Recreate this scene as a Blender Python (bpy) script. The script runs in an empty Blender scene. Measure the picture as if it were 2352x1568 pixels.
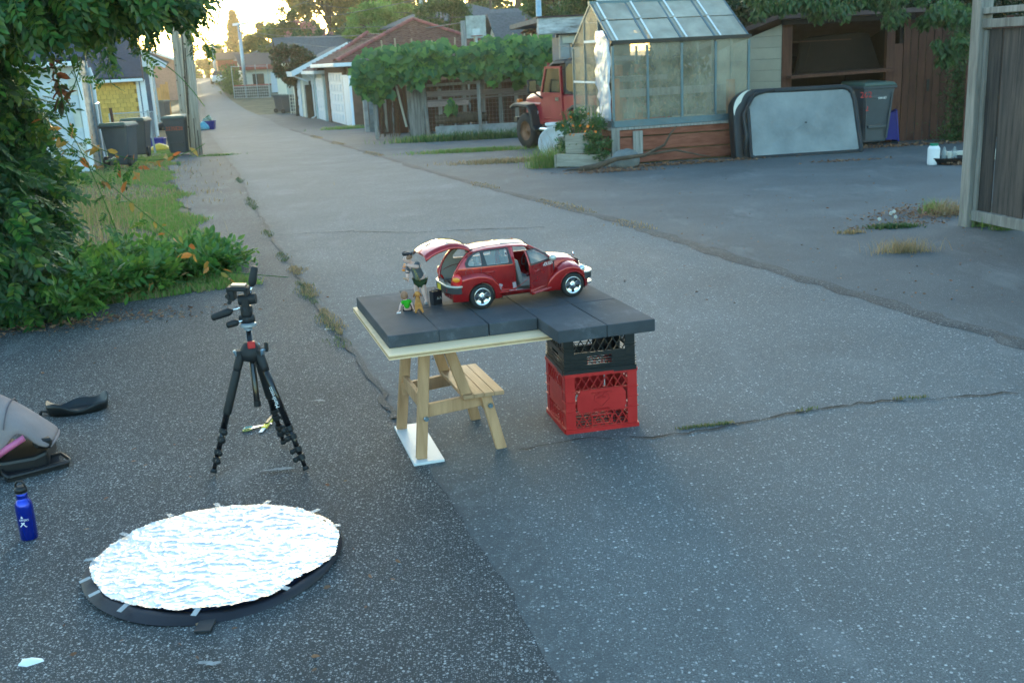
import bpy, bmesh, math, random
import numpy as np
from mathutils import Vector, Matrix, Euler
random.seed(7); NR=np.random.RandomState(7)
S=bpy.context.scene; C=S.collection
R=math.radians; PI=math.pi
# ------------------------------------------------------------------ camera
CAM_H=1.6; FPX=2400.0; PITCH=R(15.25); ROLL=R(-2.9)
cam=bpy.data.cameras.new('camera'); camo=bpy.data.objects.new('camera',cam); C.objects.link(camo)
CM=(Matrix.Rotation(PI/2-PITCH,3,'X')@Matrix.Rotation(ROLL,3,'Z'))
camo.matrix_world=Matrix.Translation((0,0,CAM_H))@CM.to_4x4()
cam.sensor_width=36; cam.lens=36*FPX/2352; cam.clip_start=.05; cam.clip_end=4000
cam.dof.use_dof=True; cam.dof.focus_distance=4.3; cam.dof.aperture_fstop=8.0
S.camera=camo
S.render.resolution_x=1024; S.render.resolution_y=682
# ------------------------------------------------------------------ light
SUN_AZ=R(-7.2); SUN_EL=R(5.5)
W=bpy.data.worlds.new('World'); S.world=W; W.use_nodes=True
wn=W.node_tree.nodes; wl=W.node_tree.links
bg=wn['Background']; sky=wn.new('ShaderNodeTexSky'); sky.sky_type='NISHITA'; sky.sun_disc=False
sky.sun_elevation=SUN_EL; sky.sun_rotation=SUN_AZ
sky.air_density=1.0; sky.dust_density=1.2; sky.ozone_density=1.5; sky.altitude=50
wl.new(sky.outputs[0],bg.inputs[0]); bg.inputs[1].default_value=.15
sl=bpy.data.lights.new('sun','SUN'); slo=bpy.data.objects.new('sun',sl); C.objects.link(slo)
sl.energy=2.0; sl.angle=R(.8); sl.color=(1,.72,.42)
sd=Vector((math.sin(SUN_AZ)*math.cos(SUN_EL),math.cos(SUN_AZ)*math.cos(SUN_EL),math.sin(SUN_EL)))
slo.rotation_euler=sd.to_track_quat('Z','Y').to_euler()
S.view_settings.view_transform='Standard'; S.view_settings.look='None'
S.view_settings.exposure=2.85; S.view_settings.gamma=1
S.view_settings.use_white_balance=True; S.view_settings.white_balance_temperature=5650; S.view_settings.white_balance_tint=-5
S.render.engine='CYCLES'
# ------------------------------------------------------------------ helpers
TP=[(-200,0),(8,0),(20,-.22),(34,-.62),(50,-1.05),(72,-1.05),(100,-.45),(150,.75),(300,-3),(4000,-3)]
TX=[p[0] for p in TP]; TZ=[p[1] for p in TP]
def T(y): return float(np.interp(y,TX,TZ))
def ray(px,py): return CM@Vector(((px-1176)/FPX,-(py-784)/FPX,-1))
def P(px,py,z):                       # where the sight line crosses height z
    d=ray(px,py); t=(z-CAM_H)/d.z; return Vector((d.x*t,d.y*t,z))
def V(px,py,Y):                       # ... the plane at distance Y
    d=ray(px,py); t=Y/d.y; return Vector((d.x*t,Y,CAM_H+d.z*t))
def G(px,py):                         # ... the ground
    d=ray(px,py); lo=.5; hi=.5
    while hi<400:
        y=hi*d.y
        if CAM_H+d.z*hi<T(y): break
        lo=hi; hi*=1.03
    for _ in range(30):
        m=(lo+hi)/2
        if CAM_H+d.z*m<T(m*d.y): hi=m
        else: lo=m
    return Vector((d.x*hi,d.y*hi,T(d.y*hi)))
def thing(name,label,cat,loc=(0,0,0),rz=0,group=None):
    o=bpy.data.objects.new(name,None); C.objects.link(o); o.empty_display_size=.1
    o.location=loc; o.rotation_euler=(0,0,rz); o['label']=label; o['category']=cat
    if group:o['group']=group
    return o
def tag(o,label,cat,group=None,kind=None):
    o['label']=label; o['category']=cat
    if group:o['group']=group
    if kind:o['kind']=kind
    return o
def copy_tree(o,parent=None):
    c=o.copy(); C.objects.link(c); c.parent=parent
    for ch in list(o.children): copy_tree(ch,c)
    return c
def link(name,me,parent=None,loc=None,rot=None,sc=None):
    o=bpy.data.objects.new(name,me); C.objects.link(o)
    if parent:o.parent=parent
    if loc is not None:o.location=loc
    if rot is not None:o.rotation_euler=rot
    if sc is not None:o.scale=sc
    return o
class MB:
    def __init__(s,M=None): s.v=[];s.f=[];s.M=M
    def add(s,vs,fs):
        n=len(s.v)
        if s.M is not None: vs=[s.M@Vector(v) for v in vs]
        s.v+= [tuple(v) for v in vs]; s.f+=[tuple(i+n for i in f) for f in fs]; return s
    def box(s,c,sz,rot=None,top=None):
        hx,hy,hz=sz[0]/2,sz[1]/2,sz[2]/2; tx,ty=(top if top else (1,1))
        vs=[Vector((x*hx*(tx if z>0 else 1),y*hy*(ty if z>0 else 1),z*hz)) for z in(-1,1) for y in(-1,1) for x in(-1,1)]
        if rot is not None:
            m=Euler(rot).to_matrix() if not isinstance(rot,Matrix) else rot
            vs=[m@v for v in vs]
        c=Vector(c); return s.add([v+c for v in vs],[(0,2,3,1),(4,5,7,6),(0,1,5,4),(2,6,7,3),(0,4,6,2),(1,3,7,5)])
    def b(s,x0,x1,y0,y1,z0,z1): return s.box(((x0+x1)/2,(y0+y1)/2,(z0+z1)/2),(abs(x1-x0),abs(y1-y0),abs(z1-z0)))
    def beam(s,p0,p1,w,h,up=(0,0,1)):
        p0=Vector(p0);p1=Vector(p1);d=(p1-p0).normalized();u=Vector(up)
        x=d.cross(u)
        if x.length<1e-4:x=d.cross(Vector((0,1,0)))
        x.normalize();z=x.cross(d)
        vs=[p+x*a*w/2+z*b*h/2 for p in(p0,p1) for a,b in((-1,-1),(1,-1),(1,1),(-1,1))]
        return s.add(vs,[(0,1,2,3),(7,6,5,4),(0,4,5,1),(1,5,6,2),(2,6,7,3),(3,7,4,0)])
    def tube(s,pts,r,n=8,cap=True,flat=1):
        pts=[Vector(p) for p in pts]; m=len(pts); rr=r if isinstance(r,(list,tuple)) else [r]*m
        vs=[];prev=None
        for i,p in enumerate(pts):
            d=(pts[min(i+1,m-1)]-pts[max(i-1,0)]).normalized()
            if prev is None:
                x=d.cross(Vector((0,0,1)))
                if x.length<1e-3:x=d.cross(Vector((0,1,0)))
            else: x=prev-d*prev.dot(d)
            x.normalize();prev=x;y=d.cross(x)
            for k in range(n):
                a=2*PI*k/n; vs.append(p+(x*math.cos(a)+y*math.sin(a)*flat)*rr[i])
        fs=[(i*n+k,i*n+(k+1)%n,(i+1)*n+(k+1)%n,(i+1)*n+k) for i in range(m-1) for k in range(n)]
        if cap: fs+=[tuple(range(n-1,-1,-1)),tuple((m-1)*n+k for k in range(n))]
        return s.add(vs,fs)
    def lathe(s,prof,n=24,c=(0,0,0),axis='Z',sx=1,sy=1,cap=True):
        vs=[];c=Vector(c)
        for r,z in prof:
            for k in range(n):
                a=2*PI*k/n; q=(r*math.cos(a)*sx,r*math.sin(a)*sy,z)
                if axis=='X':q=(q[2],q[0],q[1])
                if axis=='Y':q=(q[1],q[2],q[0])
                vs.append(Vector(q)+c)
        m=len(prof)
        fs=[(i*n+k,i*n+(k+1)%n,(i+1)*n+(k+1)%n,(i+1)*n+k) for i in range(m-1) for k in range(n)]
        if cap and prof[0][0]>1e-5 and prof[0]!=prof[-1]: fs.append(tuple(range(n-1,-1,-1)))
        if cap and prof[-1][0]>1e-5 and prof[0]!=prof[-1]: fs.append(tuple((m-1)*n+k for k in range(n)))
        return s.add(vs,fs)
    def prism(s,poly,d0,d1,plane='XZ'):   # polygon extruded from d0 to d1 along the third axis
        def m(a,b,d): return {'XZ':(a,d,b),'XY':(a,b,d),'YZ':(d,a,b)}[plane]
        n=len(poly); vs=[m(a,b,d0) for a,b in poly]+[m(a,b,d1) for a,b in poly]
        return s.add(vs,[tuple(range(n-1,-1,-1)),tuple(range(n,2*n))]+[(i,(i+1)%n,n+(i+1)%n,n+i) for i in range(n)])
    def loft(s,secs,closed=True,cap=True):
        n=len(secs[0]);m=len(secs);vs=[p for q in secs for p in q];k1=n if closed else n-1
        fs=[(i*n+k,i*n+(k+1)%n,(i+1)*n+(k+1)%n,(i+1)*n+k) for i in range(m-1) for k in range(k1)]
        if cap and closed: fs+=[tuple(range(n-1,-1,-1)),tuple((m-1)*n+k for k in range(n))]
        return s.add(vs,fs)
    def poly(s,pts): return s.add(pts,[tuple(range(len(pts)))])
    def mesh(s,name,mat,smooth=False):
        me=bpy.data.meshes.new(name); me.from_pydata(s.v,[],s.f); me.materials.append(mat)
        b=bmesh.new(); b.from_mesh(me); bmesh.ops.recalc_face_normals(b,faces=b.faces); b.to_mesh(me); b.free()
        if smooth: me.polygons.foreach_set('use_smooth',[True]*len(me.polygons))
        return me
    def build(s,name,mat,parent=None,smooth=False,bevel=0,seg=1,label=None,thick=0,kind=None,sub=0,world=False,auto=0):
        if world and parent is not None:
            inv=WM(parent).inverted(); s.v=[tuple(inv@Vector(v)) for v in s.v]
        me=s.mesh(name,mat,smooth); o=link(name,me,parent)
        if thick: md=o.modifiers.new('solid','SOLIDIFY'); md.thickness=thick; md.offset=-1
        if bevel: md=o.modifiers.new('bevel','BEVEL'); md.width=bevel; md.segments=seg; md.limit_method='ANGLE'; md.angle_limit=R(40)
        if sub: md=o.modifiers.new('sub','SUBSURF'); md.levels=sub; md.render_levels=sub
        if auto:
            me.polygons.foreach_set('use_smooth',[True]*len(me.polygons)); me.set_sharp_from_angle(angle=R(auto))
        if label:o['label']=label
        if kind:o['kind']=kind
        return o
def WM(o):
    m=Matrix.LocRotScale(o.location,o.rotation_euler,o.scale)
    return WM(o.parent)@m if o.parent else m
# ------------------------------------------------------------------ materials
def srgb(*c):
    return tuple(((x/255)/12.92 if x/255<=.04045 else ((x/255+.055)/1.055)**2.4) for x in c)
MATS={}
def mat(name,col,rough=.6,metal=0,var=.18,scale=6,bump=.15,bscale=80,stretch=(1,1,1),col2=None,spec=.5,coat=0,rnd=.08,detail=6,trans=0,ior=1.45,alpha=1,bdist=.004,contrast=1.0,coatr=.05):
    m=bpy.data.materials.new(name); m.use_nodes=True; nt=m.node_tree; N=nt.nodes; L=nt.links
    B=N['Principled BSDF']; tc=N.new('ShaderNodeTexCoord'); oi=N.new('ShaderNodeObjectInfo')
    mu=N.new('ShaderNodeVectorMath'); mu.operation='MULTIPLY_ADD'; cx=N.new('ShaderNodeCombineXYZ')
    for i in range(3): L.new(oi.outputs['Random'],cx.inputs[i])
    mu.inputs[1].default_value=(17,23,31); L.new(cx.outputs[0],mu.inputs[0]); L.new(tc.outputs['Object'],mu.inputs[2])
    mp=N.new('ShaderNodeMapping'); mp.inputs['Scale'].default_value=stretch; L.new(mu.outputs[0],mp.inputs[0])
    nz=N.new('ShaderNodeTexNoise'); nz.inputs['Scale'].default_value=scale; nz.inputs['Detail'].default_value=detail; nz.inputs['Roughness'].default_value=.62; L.new(mp.outputs[0],nz.inputs[0])
    rp=N.new('ShaderNodeMapRange'); rp.inputs[1].default_value=.5-.22/contrast; rp.inputs[2].default_value=.5+.22/contrast; L.new(nz.outputs[0],rp.inputs[0])
    mx=N.new('ShaderNodeMix'); mx.data_type='RGBA'; a=[max(0,c*(1-var)) for c in col[:3]]; b=list(col2[:3]) if col2 else [min(1,c*(1+var)) for c in col[:3]]
    mx.inputs[6].default_value=(*a,1); mx.inputs[7].default_value=(*b,1); L.new(rp.outputs[0],mx.inputs[0])
    hs=N.new('ShaderNodeHueSaturation'); L.new(mx.outputs[2],hs.inputs['Color'])
    vr=N.new('ShaderNodeMapRange'); vr.inputs[3].default_value=1-rnd; vr.inputs[4].default_value=1+rnd; L.new(oi.outputs['Random'],vr.inputs[0]); L.new(vr.outputs[0],hs.inputs['Value'])
    L.new(hs.outputs[0],B.inputs['Base Color'])
    B.inputs['Roughness'].default_value=rough; B.inputs['Metallic'].default_value=metal; B.inputs['Specular IOR Level'].default_value=spec
    B.inputs['Coat Weight'].default_value=coat; B.inputs['Coat Roughness'].default_value=coatr; B.inputs['Transmission Weight'].default_value=trans; B.inputs['IOR'].default_value=ior; B.inputs['Alpha'].default_value=alpha
    if bump:
        n2=N.new('ShaderNodeTexNoise'); n2.inputs['Scale'].default_value=bscale; n2.inputs['Detail'].default_value=4; L.new(mp.outputs[0],n2.inputs[0])
        bp=N.new('ShaderNodeBump'); bp.inputs['Strength'].default_value=bump; bp.inputs['Distance'].default_value=bdist; L.new(n2.outputs[0],bp.inputs['Height']); L.new(bp.outputs[0],B.inputs['Normal'])
    MATS[name]=m; m['_']=0; return m
def leafmat(name,cols,trans=.35,rough=.45,spec=.5):
    m=bpy.data.materials.new(name); m.use_nodes=True; N=m.node_tree.nodes; L=m.node_tree.links; B=N['Principled BSDF']
    g=N.new('ShaderNodeNewGeometry'); cr=N.new('ShaderNodeValToRGB'); e=cr.color_ramp.elements
    oi=N.new('ShaderNodeObjectInfo'); ad=N.new('ShaderNodeMath'); ad.operation='ADD'; fr=N.new('ShaderNodeMath'); fr.operation='FRACT'
    L.new(g.outputs['Random Per Island'],ad.inputs[0]); L.new(oi.outputs['Random'],ad.inputs[1]); L.new(ad.outputs[0],fr.inputs[0]); L.new(fr.outputs[0],cr.inputs[0])
    while len(e)<len(cols): e.new(.5)
    for i,c in enumerate(cols): e[i].position=i/(len(cols)-1); e[i].color=(*c,1)
    L.new(cr.outputs[0],B.inputs['Base Color']); B.inputs['Roughness'].default_value=rough; B.inputs['Specular IOR Level'].default_value=spec
    t=N.new('ShaderNodeBsdfTranslucent'); hs=N.new('ShaderNodeHueSaturation'); hs.inputs['Value'].default_value=1.6; hs.inputs['Hue'].default_value=.485; L.new(cr.outputs[0],hs.inputs['Color']); L.new(hs.outputs[0],t.inputs[0])
    mx=N.new('ShaderNodeMixShader'); mx.inputs[0].default_value=trans; L.new(B.outputs[0],mx.inputs[1]); L.new(t.outputs[0],mx.inputs[2]); L.new(mx.outputs[0],N['Material Output'].inputs[0])
    return m
# ------------------------------------------------------------------ leaves
LEAF_D=np.array([(0,0,0),(.5,.32,.07),(1,0,-.02),(.5,-.32,.07)]); LEAF_DF=[(0,1,2),(0,2,3)]
LEAF_N=np.array([(0,0,0),(.3,.2,.05),(.68,.17,.03),(1,0,-.1),(.68,-.17,.03),(.3,-.2,.05),(.5,0,-.03)]); LEAF_NF=[(0,1,6),(1,2,6),(2,3,6),(3,4,6),(4,5,6),(5,0,6)]
def _vine_leaf():
    pr=[(0,0),(-.12,.3),(.16,.5),(.42,.42),(.62,.52),(.72,.26),(1.05,0),(.72,-.26),(.62,-.52),(.42,-.42),(.16,-.5),(-.12,-.3)]
    v=[(x,y,-.12*(x*x)+.14*abs(y)) for x,y in pr]; n=len(v); v.append((.35,0,-.03))
    return np.array(v),[(i,(i+1)%n,n) for i in range(n)]
LEAF_V,LEAF_VF=_vine_leaf()
def _compound(seed=0,nl=6):
    rs=np.random.RandomState(seed); v=[];f=[]
    def put(o,a,l,droop):
        ca,sa=math.cos(a),math.sin(a); n=len(v)
        for p in LEAF_N:
            x,y,z=p*[l,l*1.15,l]; z-=droop*x/l*l*.4
            v.append((o[0]+x*ca-y*sa,o[1]+x*sa+y*ca,o[2]+z))
        f.extend([tuple(i+n for i in t) for t in LEAF_NF])
    for i in range(nl):
        t=.18+.78*i/nl; z=-.25*t*t
        for s in(-1,1): put((t,s*.008,z),s*R(rs.uniform(45,68)),rs.uniform(.26,.34)*(1-.25*abs(t-.5)),rs.uniform(.1,.7))
    put((.96,0,-.24),rs.uniform(-.3,.3),.3,.4)
    for i in range(4):
        t0,t1=i/4,(i+1)/4; n=len(v)
        v.extend([(t0,-.008,-.25*t0*t0),(t0,.008,-.25*t0*t0),(t1,.006,-.25*t1*t1),(t1,-.006,-.25*t1*t1)]); f.append((n,n+1,n+2)); f.append((n,n+2,n+3))
    return np.array(v),f
LEAF_C=[_compound(i,5+i%3) for i in range(3)]
def basis(d,up):
    d=d/np.linalg.norm(d,axis=1,keepdims=True); s=np.cross(up,d); s/= (np.linalg.norm(s,axis=1,keepdims=True)+1e-9); n=np.cross(d,s)
    return np.stack([d,s,n],axis=2)
def leaf_mesh(name,pts,size,mt,shape='D',dirs=None,ups=None,rs=NR,var=.35):
    pts=np.asarray(pts,float); n=len(pts)
    sv,sf={'D':(LEAF_D,LEAF_DF),'N':(LEAF_N,LEAF_NF),'V':(LEAF_V,LEAF_VF),'C0':LEAF_C[0],'C1':LEAF_C[1],'C2':LEAF_C[2]}[shape]
    if dirs is None: dirs=rs.normal(size=(n,3))
    if ups is None: ups=rs.normal(size=(n,3))+[0,0,1.2]
    Bm=basis(np.asarray(dirs,float),np.asarray(ups,float)); s=size*(1+var*rs.uniform(-1,1,n))
    v=np.einsum('nij,kj->nki',Bm,sv)*s[:,None,None]+pts[:,None,:]
    k=len(sv); f=(np.array(sf)[None]+ (np.arange(n)*k)[:,None,None]).reshape(-1,3)
    me=bpy.data.meshes.new(name); me.vertices.add(n*k); me.vertices.foreach_set('co',v.reshape(-1))
    m=len(f); me.loops.add(m*3); me.loops.foreach_set('vertex_index',f.reshape(-1).astype('i')); me.polygons.add(m); me.polygons.foreach_set('loop_start',np.arange(0,m*3,3,dtype='i'))
    me.update(calc_edges=True); me.materials.append(mt); return me
def blob(n,c,r,rs,hollow=.45,flatbot=0):
    d=rs.normal(size=(n,3)); d/=np.linalg.norm(d,axis=1,keepdims=True)
    q=(hollow+(1-hollow)*rs.uniform(0,1,n)**.6)[:,None]
    p=d*q*np.array(r)+np.array(c); return p
def clumps(nc,per,c,r,rs,cr=.28,shell=.55,squash=.8):
    """crown of clumps: nc clump centres in an ellipsoid shell, per leaves in each"""
    cs=blob(nc,c,r,rs,shell); out=[]
    for q in cs:
        k=cr*np.mean(r)*rs.uniform(.6,1.4); out.append(blob(int(per*rs.uniform(.6,1.4)),q,(k,k,k*squash),rs,.2))
    return np.concatenate(out),cs
# ================================================================== GROUND
def asphalt(name,c_dark,c_mid,stone,amt,sc=70,patch=.25,rough=.75,tint=(1,1,1)):
    m=bpy.data.materials.new(name); m.use_nodes=True; N=m.node_tree.nodes; L=m.node_tree.links; B=N['Principled BSDF']
    tc=N.new('ShaderNodeTexCoord')
    def noise(s,d=5,ro=.6,st=None):
        n=N.new('ShaderNodeTexNoise'); n.inputs['Scale'].default_value=s; n.inputs['Detail'].default_value=d; n.inputs['Roughness'].default_value=ro
        if st:
            mp=N.new('ShaderNodeMapping'); mp.inputs['Scale'].default_value=st; mp.inputs['Rotation'].default_value=(0,0,R(-15)); L.new(tc.outputs['Object'],mp.inputs[0]); L.new(mp.outputs[0],n.inputs[0])
        else: L.new(tc.outputs['Object'],n.inputs[0])
        return n
    def mr(src,a,b,c,d):
        r=N.new('ShaderNodeMapRange'); r.inputs[1].default_value=a; r.inputs[2].default_value=b; r.inputs[3].default_value=c; r.inputs[4].default_value=d; L.new(src,r.inputs[0]); return r.outputs[0]
    def mix(f,a,b,mode='MIX'):
        x=N.new('ShaderNodeMix'); x.data_type='RGBA'; x.blend_type=mode
        if isinstance(f,float): x.inputs[0].default_value=f
        else: L.new(f,x.inputs[0])
        for k,q in((6,a),(7,b)):
            if isinstance(q,tuple): x.inputs[k].default_value=(*q,1)
            else: L.new(q,x.inputs[k])
        return x.outputs[2]
    def math_(op,a,b):
        x=N.new('ShaderNodeMath'); x.operation=op
        for i,q in enumerate((a,b)):
            if isinstance(q,(int,float)): x.inputs[i].default_value=q
            else: L.new(q,x.inputs[i])
        return x.outputs[0]
    fine=noise(190,4,.8); base=mix(mr(fine.outputs[0],.38,.62,0,1),tuple(x*.8 for x in c_dark),c_mid)
    def stones(scale,thr,rad):
        v=N.new('ShaderNodeTexVoronoi'); v.inputs['Scale'].default_value=scale; 
        nd=noise(scale*.8,1); vm=N.new('ShaderNodeVectorMath'); vm.operation='MULTIPLY_ADD'; L.new(nd.outputs['Color'],vm.inputs[0]); vm.inputs[1].default_value=(.5/scale,)*3; L.new(tc.outputs['Object'],vm.inputs[2]); L.new(vm.outputs[0],v.inputs['Vector'])
        sp=N.new('ShaderNodeSeparateColor'); L.new(v.outputs['Color'],sp.inputs[0])
        pick=mr(sp.outputs[0],thr,thr+.1,0,1); inside=mr(v.outputs['Distance'],rad,rad*.7,0,1)
        return math_('MULTIPLY',pick,inside),sp.outputs[1]
    s1,r1=stones(sc,1-amt,.40); s2,r2=stones(sc*2.2,1-amt*1.6,.45); s3,r3=stones(sc*.5,1-amt*.32,.27)
    stc=mix(r1,tuple(x*.45 for x in stone),stone); stc2=mix(r2,tuple(x*.35 for x in stone),tuple(x*.8 for x in stone))
    col=mix(s2,base,stc2); col=mix(s1,col,stc); col=mix(s3,col,mix(r3,tuple(x*.5 for x in stone),stone))
    big=noise(.9,7,.65); col=mix(1.0,col,mix(mr(big.outputs[0],.3,.7,0,1),(1-patch,)*3,(1+patch*.6,)*3),'MULTIPLY')
    dirt=noise(2.2,8,.7,(1,.35,1)); col=mix(mr(dirt.outputs[0],.56,.72,0,.45),col,(.2,.21,.22))
    sk=noise(.35,6,.6,(3,.25,1)); col=mix(mr(sk.outputs[0],.55,.72,0,.14),col,tuple(x*.6 for x in c_dark))
    at=N.new('ShaderNodeAttribute'); at.attribute_name='worn_edge'; en=noise(14,5,.7); em=math_('MULTIPLY',at.outputs['Fac'],mr(en.outputs[0],.35,.6,0,1)); col=mix(mr(em,.12,.55,0,.5),col,mix(s1,tuple(x*.75 for x in c_dark),stc2))
    L.new(col,B.inputs['Base Color']); L.new(mr(fine.outputs[0],.3,.7,rough,rough+.15),B.inputs['Roughness']); B.inputs['Specular IOR Level'].default_value=.35
    h=math_('ADD',math_('MULTIPLY',fine.outputs[0],.6),math_('MULTIPLY',s1,.5))
    b=N.new('ShaderNodeBump'); b.inputs['Strength'].default_value=.55; b.inputs['Distance'].default_value=.006; L.new(h,b.inputs['Height']); L.new(b.outputs[0],B.inputs['Normal'])
    return m
M_road=asphalt('road asphalt',(.070,.079,.085),(.150,.164,.172),(.46,.48,.49),.20,70,.2)
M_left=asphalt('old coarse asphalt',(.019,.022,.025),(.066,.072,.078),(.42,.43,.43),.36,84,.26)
M_right=asphalt('driveway asphalt',(.055,.061,.067),(.125,.134,.142),(.34,.35,.35),.12,95,.28)
M_tar=asphalt('tarry seam gravel',(.02,.022,.024),(.075,.078,.082),(.24,.24,.235),.4,70,.4)
def ground_mat():
    m=mat('lawn and soil',(.05,.07,.022),.9,var=.5,scale=.8,bump=.6,bscale=25,col2=(.17,.135,.075),bdist=.03); return m
M_soil=ground_mat()
M_verge=mat('verge soil and moss',(.05,.09,.025),.95,var=.5,scale=1.6,bump=.8,bscale=40,col2=(.22,.17,.10),bdist=.02)
M_gravel=mat('dusty soil',(.10,.085,.065),.95,var=.5,scale=9,bump=.8,bscale=120,bdist=.01,col2=(.2,.17,.13))
def yrows(y0,y1):
    ys=[y0]; y=y0
    while y<y1:
        y+= max(.07 if 1<y<12 else .35,abs(y)*.03); ys.append(min(y,y1))
    return ys
def sheet(name,fl,fr,y0,y1,dz,mt,nx=6,rag=(0,0),label=None,seed=3):
    rs=np.random.RandomState(seed); b=MB(); rows=yrows(y0,y1); vs=[]
    for y in rows:
        a=fl(y)+rs.uniform(-1,1)*rag[0]; c=fr(y)+rs.uniform(-1,1)*rag[1]
        for i in range(nx+1): vs.append((a+(c-a)*i/nx,y,T(y)+dz))
    n=nx+1; b.add(vs,[(j*n+i,j*n+i+1,(j+1)*n+i+1,(j+1)*n+i) for j in range(len(rows)-1) for i in range(nx)])
    o=b.build(name,mt,smooth=True); o['kind']='structure'; return o
def lin(pts):
    pts=sorted(pts); xs=[p[0] for p in pts]; zs=[p[1] for p in pts]
    return lambda y: float(np.interp(y,xs,zs))
def gline(px,extra=()):
    return lin([(G(*p).y,G(*p).x) for p in px]+list(extra))
LS=gline([(475,300),(545,400),(620,540),(700,660),(800,800),(905,960),(1000,1100),(1110,1260),(1290,1568)],[(0,.78),(-4,1.8),(160,V(452,180,160).x),(90,G(462,231).x),(1,.55)])
_LS=LS; LS=lambda y:_LS(y)+.007*math.sin(y*9.1)+.006*math.sin(y*23.7+1)+.004*math.sin(y*61)
RS=gline([(530,230),(620,275),(770,330),(950,385),(1130,435),(1400,505),(1700,600),(2000,690),(2352,795)],[(160,V(478,180,160).x),(3,3.35),(-4,5.6)])
GE=gline([(545,655),(440,510),(385,400),(400,345),(420,300)],[(6.6,-4.6),(2,-9),(-6,-14),(160,V(440,180,160).x)])
sheet('terrain',lambda y:-700,lambda y:700,-60,3500,-.03,M_soil,nx=40)
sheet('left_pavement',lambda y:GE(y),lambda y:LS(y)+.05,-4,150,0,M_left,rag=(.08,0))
sheet('right_pavement',lambda y:RS(y)-.05,lambda y:RS(y)+24,-4,64,0,M_right,nx=10)
def road_sheet():
    b=MB(); rows=yrows(-4,158); fr=[0,.01,.025,.045,.07,.10,.14,.2,.32,.5,.7,.85,.93,.975,1]; vs=[];ed=[]
    for y in rows:
        a,c=LS(y),RS(y); w=c-a
        for t in fr: vs.append((a+w*t,y,T(y)+.0012+.003*min(1,t*w/.4))); ed.append(max(0,1-(t*w)/.30))
    n=len(fr); b.add(vs,[(j*n+i,j*n+i+1,(j+1)*n+i+1,(j+1)*n+i) for j in range(len(rows)-1) for i in range(n-1)])
    me=bpy.data.meshes.new('road'); me.from_pydata(b.v,[],b.f); me.materials.append(M_road); at=me.attributes.new('worn_edge','FLOAT','POINT'); at.data.foreach_set('value',ed); o=link('road',me); o['kind']='structure'
road_sheet()
# tarry raised seam along the right side of the road
def strip(name,f,y0,y1,w,h,mt,seed=1,step=.12,wob=.03):
    rs=np.random.RandomState(seed); b=MB(); vs=[];ys=[]; y=y0
    while y<y1: ys.append(y); y+=max(step,abs(y)*.02)
    for y in ys:
        ww=w*(.6+.7*rs.rand()); x=f(y)+rs.uniform(-wob,wob)
        for t,z in((-.5,.002),(-.25,h*rs.uniform(.4,1)),(0,h*rs.uniform(.5,1.2)),(.25,h*rs.uniform(.4,1)),(.5,.002)): vs.append((x+t*ww,y,T(y)+z+.004))
    b.add(vs,[(j*5+i,j*5+i+1,(j+1)*5+i+1,(j+1)*5+i) for j in range(len(ys)-1) for i in range(4)])
    o=b.build(name,mt,smooth=True); o['kind']='structure'; return o
strip('tar_seam',lambda y:RS(y)+.02,3.8,45,.17,.014,M_tar,step=.05,wob=.02)
strip('road_edge_seam',lambda y:LS(y)+.01,4.6,40,.035,.004,M_tar,seed=4,step=.05,wob=.02)
# cracks: narrow sunken-looking dark fillets following the photo
M_crack=mat('dark crack filling',(.018,.018,.018),.95,bump=.5,bscale=200)
def crack(pts,w=.012,seed=0):
    rs=np.random.RandomState(seed); q=[P(x,y,.012) for x,y in pts]; out=[]
    for a,b in zip(q,q[1:]):
        n=max(3,int((b-a).length/.05))
        for i in range(n):
            p=a.lerp(b,i/n); out.append(p+Vector((rs.normal()*.008,rs.normal()*.012,0)))
    b=MB(); vs=[]
    for p in out: 
        ww=w*rs.uniform(.25,1.1); z=T(p.y)+.0095; vs+=[(p.x,p.y-ww/2,z),(p.x,p.y+ww/2,z)]
    b.add(vs,[(2*i,2*i+2,2*i+3,2*i+1) for i in range(len(out)-1)]); o=b.build('road_crack',M_crack); o['kind']='structure'
crack([(1440,1000),(1520,996),(1700,972),(1780,952),(1860,940),(2000,922),(2150,915),(2352,897)],.016,1)
crack([(640,528),(800,520),(950,524),(1100,516),(1260,512)],.03,2)
crack([(1180,1030),(1300,1010),(1440,1000)],.01,3)

sheet('verge',lambda y:GE(y)-7,lambda y:GE(y)+.06,6.2,40,-.012,M_verge,nx=8)
# ================================================================== MATERIALS shared
M_bark=mat('bark',(.09,.065,.045),.9,var=.4,scale=10,stretch=(1,1,.25),bump=.8,bscale=40,bdist=.02)
M_greywood=mat('weathered grey timber',(.20,.185,.165),.85,var=.35,scale=9,stretch=(3,3,.25),bump=.5,bscale=60,bdist=.006,col2=(.33,.31,.28),rnd=.2)
M_white=mat('white painted metal',(.72,.73,.74),.5,var=.08,scale=3,bump=.05,rnd=.03)
M_galv=mat('galvanised steel',(.38,.42,.46),.42,.6,var=.15,scale=12,bump=.1)
M_black=mat('black plastic',(.012,.012,.014),.42,var=.3,scale=8,bump=.12,bscale=300,bdist=.001)
M_glassdark=mat('dark window glass',(.02,.025,.03),.08,var=.1,bump=0,spec=.8)
M_conc=mat('concrete',(.30,.295,.28),.9,var=.3,scale=4,bump=.6,bscale=70,bdist=.008,col2=(.4,.39,.37))
LF_far=leafmat('hillside foliage',[(.045,.07,.022),(.08,.12,.03),(.12,.15,.035),(.065,.10,.035)],.5,.5)
LF_gold=leafmat('foliage with evening light in colour',[(.12,.13,.03),(.22,.20,.035),(.15,.16,.04),(.30,.24,.04)],.55,.5)  # gold of the low sun behind the trees is put into the leaf colour
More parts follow.
